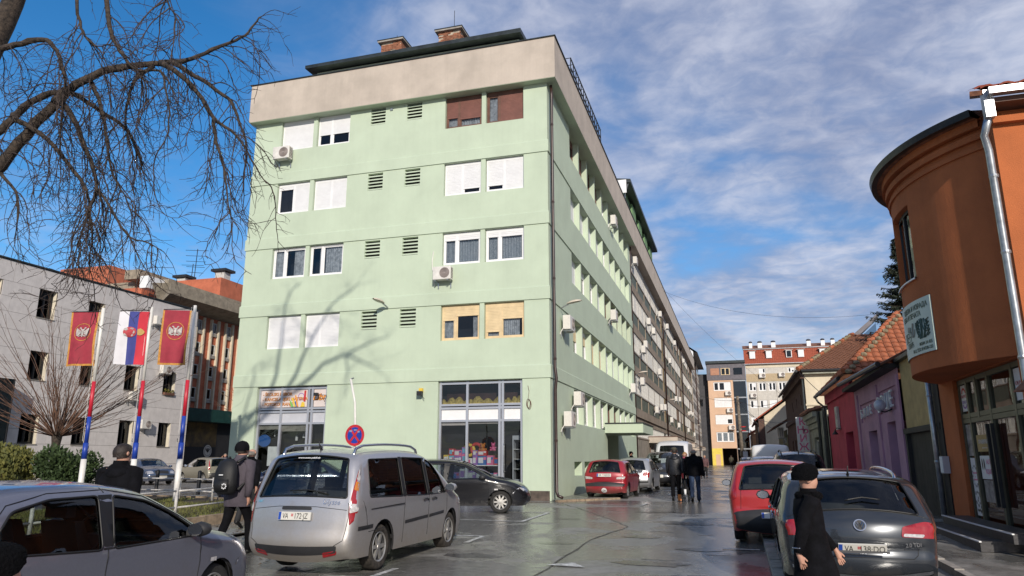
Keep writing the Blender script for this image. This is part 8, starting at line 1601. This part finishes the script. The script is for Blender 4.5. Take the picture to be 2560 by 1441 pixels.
    for n in 'LR':
        a, tt = Vector(J['a'+n]), Vector(J['t'+n]); d = (tt-a); d.z *= 1; loft(mb, [(a+Vector((0, -.06, -.03)), X, Vector((0, .35, 1)), .032, .045), (a+Vector((0, -.02, -.035)), X, Vector((0, .2, 1)), .042, .062), (a.lerp(tt, .45)+Vector((0, 0, -.012)), X, Vector((0, .1, 1)), .045, .045), (tt+Vector((0, .02, -.008)), X, Vector((0, 0, 1)), .044, .032), (tt+Vector((0, .07, -.012)), X, Vector((0, 0, 1)), .028, .02)], 10)
    so_ = mb.build('shoes', shoes, t, True)
    # jacket or coat
    mb = MB(); zl = jlen; rg_ = []
    if coat is None: rg_ = [((0, 0, zl), X, Yv, .185*B, .135*B), ((0, 0, zl+.06), X, Yv, .195*B, .15*B), ((0, lean*.2, 1.05), X, Yv, .19*B, .148*B), ((0, lean*.5, 1.20), X, Yv, .20*B, .155*B), ((0, lean*.7, 1.33), X, Yv, .212*B, .15*B)]
    else: rg_ = [((0, .02, coat), X, Yv, .27, .25), ((0, .015, coat+.2), X, Yv, .25, .22), ((0, 0, .95), X, Yv, .215, .175), ((0, 0, 1.10), X, Yv, .19, .145), ((0, lean*.7, 1.30), X, Yv, .212, .15)]
    rg_ += [((0, lean*.8, 1.41), X, Yv, .195, .125), ((0, lean*.9, 1.47), X, Yv, .12, .10)]+([((0, lean, 1.50), X, Yv, .085, .085), ((0, lean, 1.535), X, Yv, .082, .082)] if collar else [((0, lean, 1.495), X, Yv, .075, .075)])
    loft(mb, rg_, 22, cap=False)
    for n in 'LR':
        sh_, e, w = Vector(J['s'+n]), Vector(J['e'+n]), Vector(J['w'+n]); 
        def ringax(d): d = d.normalized(); u = d.cross(Vector((0, 1, .01))).normalized(); return u, d.cross(u)
        u1, v1 = ringax(e-sh_); u2, v2 = ringax(w-e); sgx = -1 if n == 'L' else 1; b_ = .5+.5*B
        loft(mb, [(sh_+Vector((-sgx*.06, 0, .02)), u1, v1, .085*b_, .09*b_), (sh_, u1, v1, .083*b_, .088*b_), (sh_.lerp(e, .5), u1, v1, .072*b_, .076*b_), (e, u2, v2, .064*b_, .068*b_), (e.lerp(w, .5), u2, v2, .056*b_, .058*b_), (w, u2, v2, .045*b_, .047*b_)], 12)
    wrinkle(mb, .010, 5 if coat else 3, 11); mb.build('coat' if coat else 'jacket', jacket, t, True)
    if hood: mb = MB(); loft(mb, [((0, lean-.05, 1.34), X, Vector((0, 1, .3)), .12, .10), ((0, lean-.075, 1.41), X, Vector((0, 1, .45)), .145, .115), ((0, lean-.055, 1.475), X, Vector((0, 1, .5)), .115, .10), ((0, lean-.03, 1.495), X, Vector((0, 1, .5)), .085, .08)], 14); mb.build('hood', jacket, t, True)
    if scarf: mb = MB(); mb.tube([hx(.09*math.cos(a), .09*math.sin(a), 1.50) for a in [k*math.pi/6 for k in range(13)]], .035, 8); mb.build('scarf', scarf, t, True)
    # hair and hats as caps around the skull
    def cap(name, m, rx, ry, z0, z1, face, jit=0., n=18, rows=8):
        mb = MB(); r = R_(3); vs = []
        for j in range(rows+1):
            v = j/rows; z = z1+(z0-z1)*v; q = math.sin(math.acos(max(-1, 1-v*1.05)) if v < .95 else math.pi/2); q = min(1, math.sqrt(max(0, 1-(1-min(1, v*1.25))**2)))
            for k in range(n):
                a = 2*math.pi*k/n; fr_ = max(0, math.sin(a)); zz = z+face*fr_**2*v; q_ = q*(1-.13*max(0, v-.55)/.45*(0 if 'hat' in name else 1)); j_ = 1+r.uniform(-jit, jit); x, y = rot(rx*q_*math.cos(a)*j_, -.008+ry*q_*math.sin(a)*j_); vs.append((x, y+lean, zz))
        mb.add(vs, [(i*n+k, i*n+(k+1) % n, (i+1)*n+(k+1) % n, (i+1)*n+k) for i in range(rows) for k in range(n)]+[tuple(range(n))[::-1]]); return mb.build(name, m, t, True)
    if hat == 'fur': cap('fur_hat', C_FUR, .136, .142, 1.615, 1.80, .075, .06)
    elif hat == 'beanie': cap('knit_hat', C_BLK, .112, .120, 1.60, 1.765, .05)
    elif hat == 'cap': cap('flat_cap', C_OLV, .112, .122, 1.655, 1.755, .0); mb = MB(); mb.add([hx(x, y, 1.665+z) for x, y, z in ((-.09, .08, 0), (.09, .08, 0), (.07, .18, -.012), (-.07, .18, -.012))], [(0, 1, 2, 3)]); mb.build('cap_peak', C_OLV, t)
    if hat in (None, 'cap', 'beanie') and not bald: cap('hair', hair, .104, .114, 1.57, 1.742, .10, .03)
    if bald: cap('hair', hair, .103, .112, 1.56, 1.655, .07)
    mb = MB()
    for sg in (-1, 1): mb.lathe([(.0, -.012), (.024, -.008), (.028, 0), (.02, .008), (0, .01)], 8, hx(sg*.100, -.005, 1.615), 'x')
    mb.build('ears', M_SKIN, t, True)
    return t, J
p1, J1 = person('man in black hooded jacket with white piping walking behind the grey hatchback', (-7.55, 7.72), 108, 1.86, .2, .2, jacket=C_BLK, trousers=C_BLK, hood=True, bulk=1.12, turn=-25, lean=.03)
mb = MB(); mb.tube([(.20, -.10, 1.28), (.225, -.085, 1.12), (.205, -.10, .98)], .012, 5); mb.build('piping', M_PAP, p1)
p2, J2 = person('man in mauve-grey coat with black backpack walking away beside the silver people carrier', (-8.42, 11.3), 88, 1.92, .26, .1, jacket=C_GRY, trousers=C_BLK, hat='beanie', jlen=.74, bulk=1.18, hood=True, lean=.02)
bp = thing('backpack', 'black backpack on the back of the man in the mauve-grey coat', 'backpack', (-8.42, 11.1, hz(11.3)), rad(-2), world=False); bp.scale = (1.22, 1.22, 1.10)
mb = MB(); X_, Y_ = Vector((1, 0, 0)), Vector((0, 1, 0)); loft(mb, [((0, -.10, .93), X_, Y_, .10, .06), ((0, -.12, .97), X_, Y_, .165, .11), ((0, -.13, 1.10), X_, Y_, .18, .125), ((0, -.12, 1.28), X_, Y_, .17, .11), ((0, -.10, 1.42), X_, Y_, .13, .085), ((0, -.08, 1.47), X_, Y_, .06, .04)], 18); mb.build('bag', mat('black_nylon', (.010, .010, .011), .6, var=.2, bump=.3), bp, True)
mb = MB(); loft(mb, [((.01, -.20, .98), X_, Y_, .10, .05), ((.01, -.225, 1.06), X_, Y_, .125, .06), ((.01, -.215, 1.16), X_, Y_, .115, .05)], 14); mb.build('front_pocket', _M['black_nylon'], bp, True); mb = MB(); mb.box(-.01, .06, -.262, -.258, 1.22, 1.235); mb.build('logo_mark', M_PAP, bp)
mb = MB()
for k in range(8): a = k*math.pi/4; mb.lathe([(.012, -.275), (0, -.275)], 6, (.10+.035*math.cos(a), 0, 1.06+.035*math.sin(a)), 'y')
mb.build('white_dots', M_PAP, bp)
for sg in (-1, 1): mb = MB(); mb.tube([(sg*.12, -.05, 1.42), (sg*.13, .08, 1.49), (sg*.13, .17, 1.36), (sg*.15, .10, 1.10), (sg*.14, -.03, 1.0)], .022, 6); mb.build('strap', _M['black_nylon'], bp, True)
person('bald man in dark jacket half hidden by the backpack wearer', (-10.6, 14.6, .06), 95, 1.78, .18, .15, jacket=C_BLK, trousers=C_DKG, bald=True, hair=M_HAIRG, lev=1)
p3, J3 = person('woman in long black coat and black fur hat crossing before the anthracite estate', (.62, 7.76), 8, 1.57, .20, .24, jacket=C_BLK, trousers=C_LEG, hat='fur', coat=.50, turn=6, collar=True)
mb = MB(); mb.tube([(.10*math.cos(a), .015+.10*math.sin(a), 1.455) for a in [k*math.pi/7 for k in range(15)]], .046, 8); mb.build('fur_collar', C_FUR, p3, True)
mb = MB(); mb.tube([(J3['wR'][0]+.05*math.cos(a), J3['wR'][1]+.05*math.sin(a), J3['wR'][2]+.05) for a in [k*math.pi/5 for k in range(11)]], .006, 5); mb.build('cuff_buckle', M_CHR, p3)
p4, J4 = person('man in black padded jacket and grey cap walking a dog', (-2.10, 26.75), 95, 1.82, .20, .12, jacket=C_NVY, trousers=C_BLK, hat='cap', bulk=1.14, hood=True, lev=1)
mb = MB(); mb.box(.045, .155, -.30, -.285, .02, .22); 
o = mb.build('orange_sole', C_ORS, p4)
person('man in black sweater and blue jeans beside the dog walker', (-1.42, 26.25), 92, 1.80, .16, .1, jacket=C_BLK, trousers=C_JEAN, bald=True, hair=M_HAIRG, bulk=1.32, lev=1)
person('blond woman in dark coat with pink scarf coming towards the camera', (-2.05, 31.5), -85, 1.70, .2, .15, jacket=C_BLK, trousers=C_BLK, hair=M_BLOND, scarf=C_PNK, lev=1)
person('elderly person in maroon plaid jacket far down the left pavement', (-2.3, 57), -88, 1.68, .15, .1, jacket=C_MRN, trousers=C_DKG, hair=M_HAIRG, lev=1); person('second walker in maroon behind the far plaid jacket', (-2.75, 58.5), -92, 1.64, .15, .1, jacket=C_MRN, trousers=C_DKG, hair=M_HAIRG, lev=1)
person('lone figure in olive jacket walking towards the dark drive-through', (-.75, 104), 90, 1.78, .2, .1, jacket=C_OLV, trousers=C_DKG, lev=1); person('dark-clad man standing at the green block entrance', (-5.35, 39.6, .05), 200, 1.75, .05, .03, jacket=C_BLK, trousers=C_BLK, lev=1)
person('man in dark blue jacket holding a phone by the lot', (-32.2, 41.6), -60, 1.76, .05, .05, jacket=mat('navy_jacket', (.02, .025, .06), .8), trousers=C_DKG, hair=M_HAIRG, lev=1, arms={'eR': (.30, .05, 1.20), 'wR': (.20, .12, 1.48), 'pR': (.15, .10, 1.55)})
person('dark-haired person close to the camera cut off by the lower left corner', (-2.80, 2.31), 60, 1.30, .05, .03, jacket=C_BLK, trousers=C_BLK, hat='fur')
# handbag of the man in jeans, leash and dog
hb = thing('shoulder_bag', 'small black bag at the hip of the man in jeans', 'bag', (-1.13, 26.1, hz(26)+.85), world=True); b0 = Vector((-1.12, 26.15, hz(26)+.85)); mb = MB(); loft(mb, [(b0, X_, Y_, .03, .08), (b0+Vector((0, 0, .05)), X_, Y_, .06, .12), (b0+Vector((0, 0, .18)), X_, Y_, .05, .11), (b0+Vector((0, 0, .2)), X_, Y_, .02, .08)], 10); mb.build('bag', C_BLK, hb, True); MB().tube([b0+Vector((0, .05, .2)), b0+Vector((-.1, .03, .5)), b0+Vector((-.2, 0, .65))], .012, 5).build('strap', C_BLK, hb)
DG = thing('dog', 'small black and white dog on a leash between the two walkers', 'dog', (-1.76, 26.25, hz(26.2)), rad(4)); DG.scale = (1.25, 1.25, 1.25)
z = .30; nodes = [((0, -.20, .33), .085), ((0, 0, .32), .095), ((0, .20, .34), .105), ((0, .33, .43), .062), ((0, .42, .50), .066), ((0, .50, .475), .036), ((0, .545, .465), .022), ((0, -.32, .40), .028), ((0, -.40, .50), .022), ((0, -.38, .58), .014)]; ed = [(0, 1), (1, 2), (2, 3), (3, 4), (4, 5), (5, 6), (0, 7), (7, 8), (8, 9)]
for sg in (-1, 1):
    b = len(nodes); nodes += [((sg*.07, -.20, .27), .052), ((sg*.08, -.13, .19), .034), ((sg*.08, -.23, .10), .022), ((sg*.08, -.21, .03), .02), ((sg*.08, -.16, .018), .018)]; ed += [(0, b), (b, b+1), (b+1, b+2), (b+2, b+3), (b+3, b+4)]
    b = len(nodes); nodes += [((sg*.075, .20, .25), .045), ((sg*.08, .17, .16), .028), ((sg*.08, .20, .06), .02), ((sg*.08, .24, .018), .018)]; ed += [(2, b), (b, b+1), (b+1, b+2), (b+2, b+3)]
    b = len(nodes); nodes += [((sg*.05, .40, .56), .022), ((sg*.075, .39, .60), .010)]; ed += [(4, b), (b, b+1)]
M_DOG = mat('black_white_coat', (.012, .012, .012), .9, var=.2, scale=5, bump=.8, bscale=60); skin_obj('body', nodes, ed, M_DOG, DG, 2, 1)
mb = MB(); loft(mb, [((0, -.285, .22), X_, Vector((0, .3, 1)), .035, .06), ((0, -.305, .33), X_, Vector((0, .2, 1)), .03, .09), ((0, -.29, .42), X_, Vector((0, .2, 1)), .02, .05)], 10); mb.build('white_rump', M_PAP, DG, True); mb = MB(); mb.tube([(.065*math.cos(a), .31+.02*math.sin(a), .42+.06*math.sin(a)) for a in [k*math.pi/5 for k in range(11)]], .012, 5); mb.build('collar', M_RED, DG)
ls = thing('leash', 'thin dark leash with red handle from the walker to the dog', 'leash', (-1.85, 26.9, .8), world=True); MB().tube([(-1.83, 26.72, hz(27)+.83), (-1.80, 26.7, hz(27)+.66), (-1.76, 26.63, hz(27)+.56)], .008, 4).build('cord', M_BLK, ls); MB().box(-1.88, -1.82, 26.66, 26.76, hz(27)+.76, hz(27)+.92).build('handle', M_RED, ls)
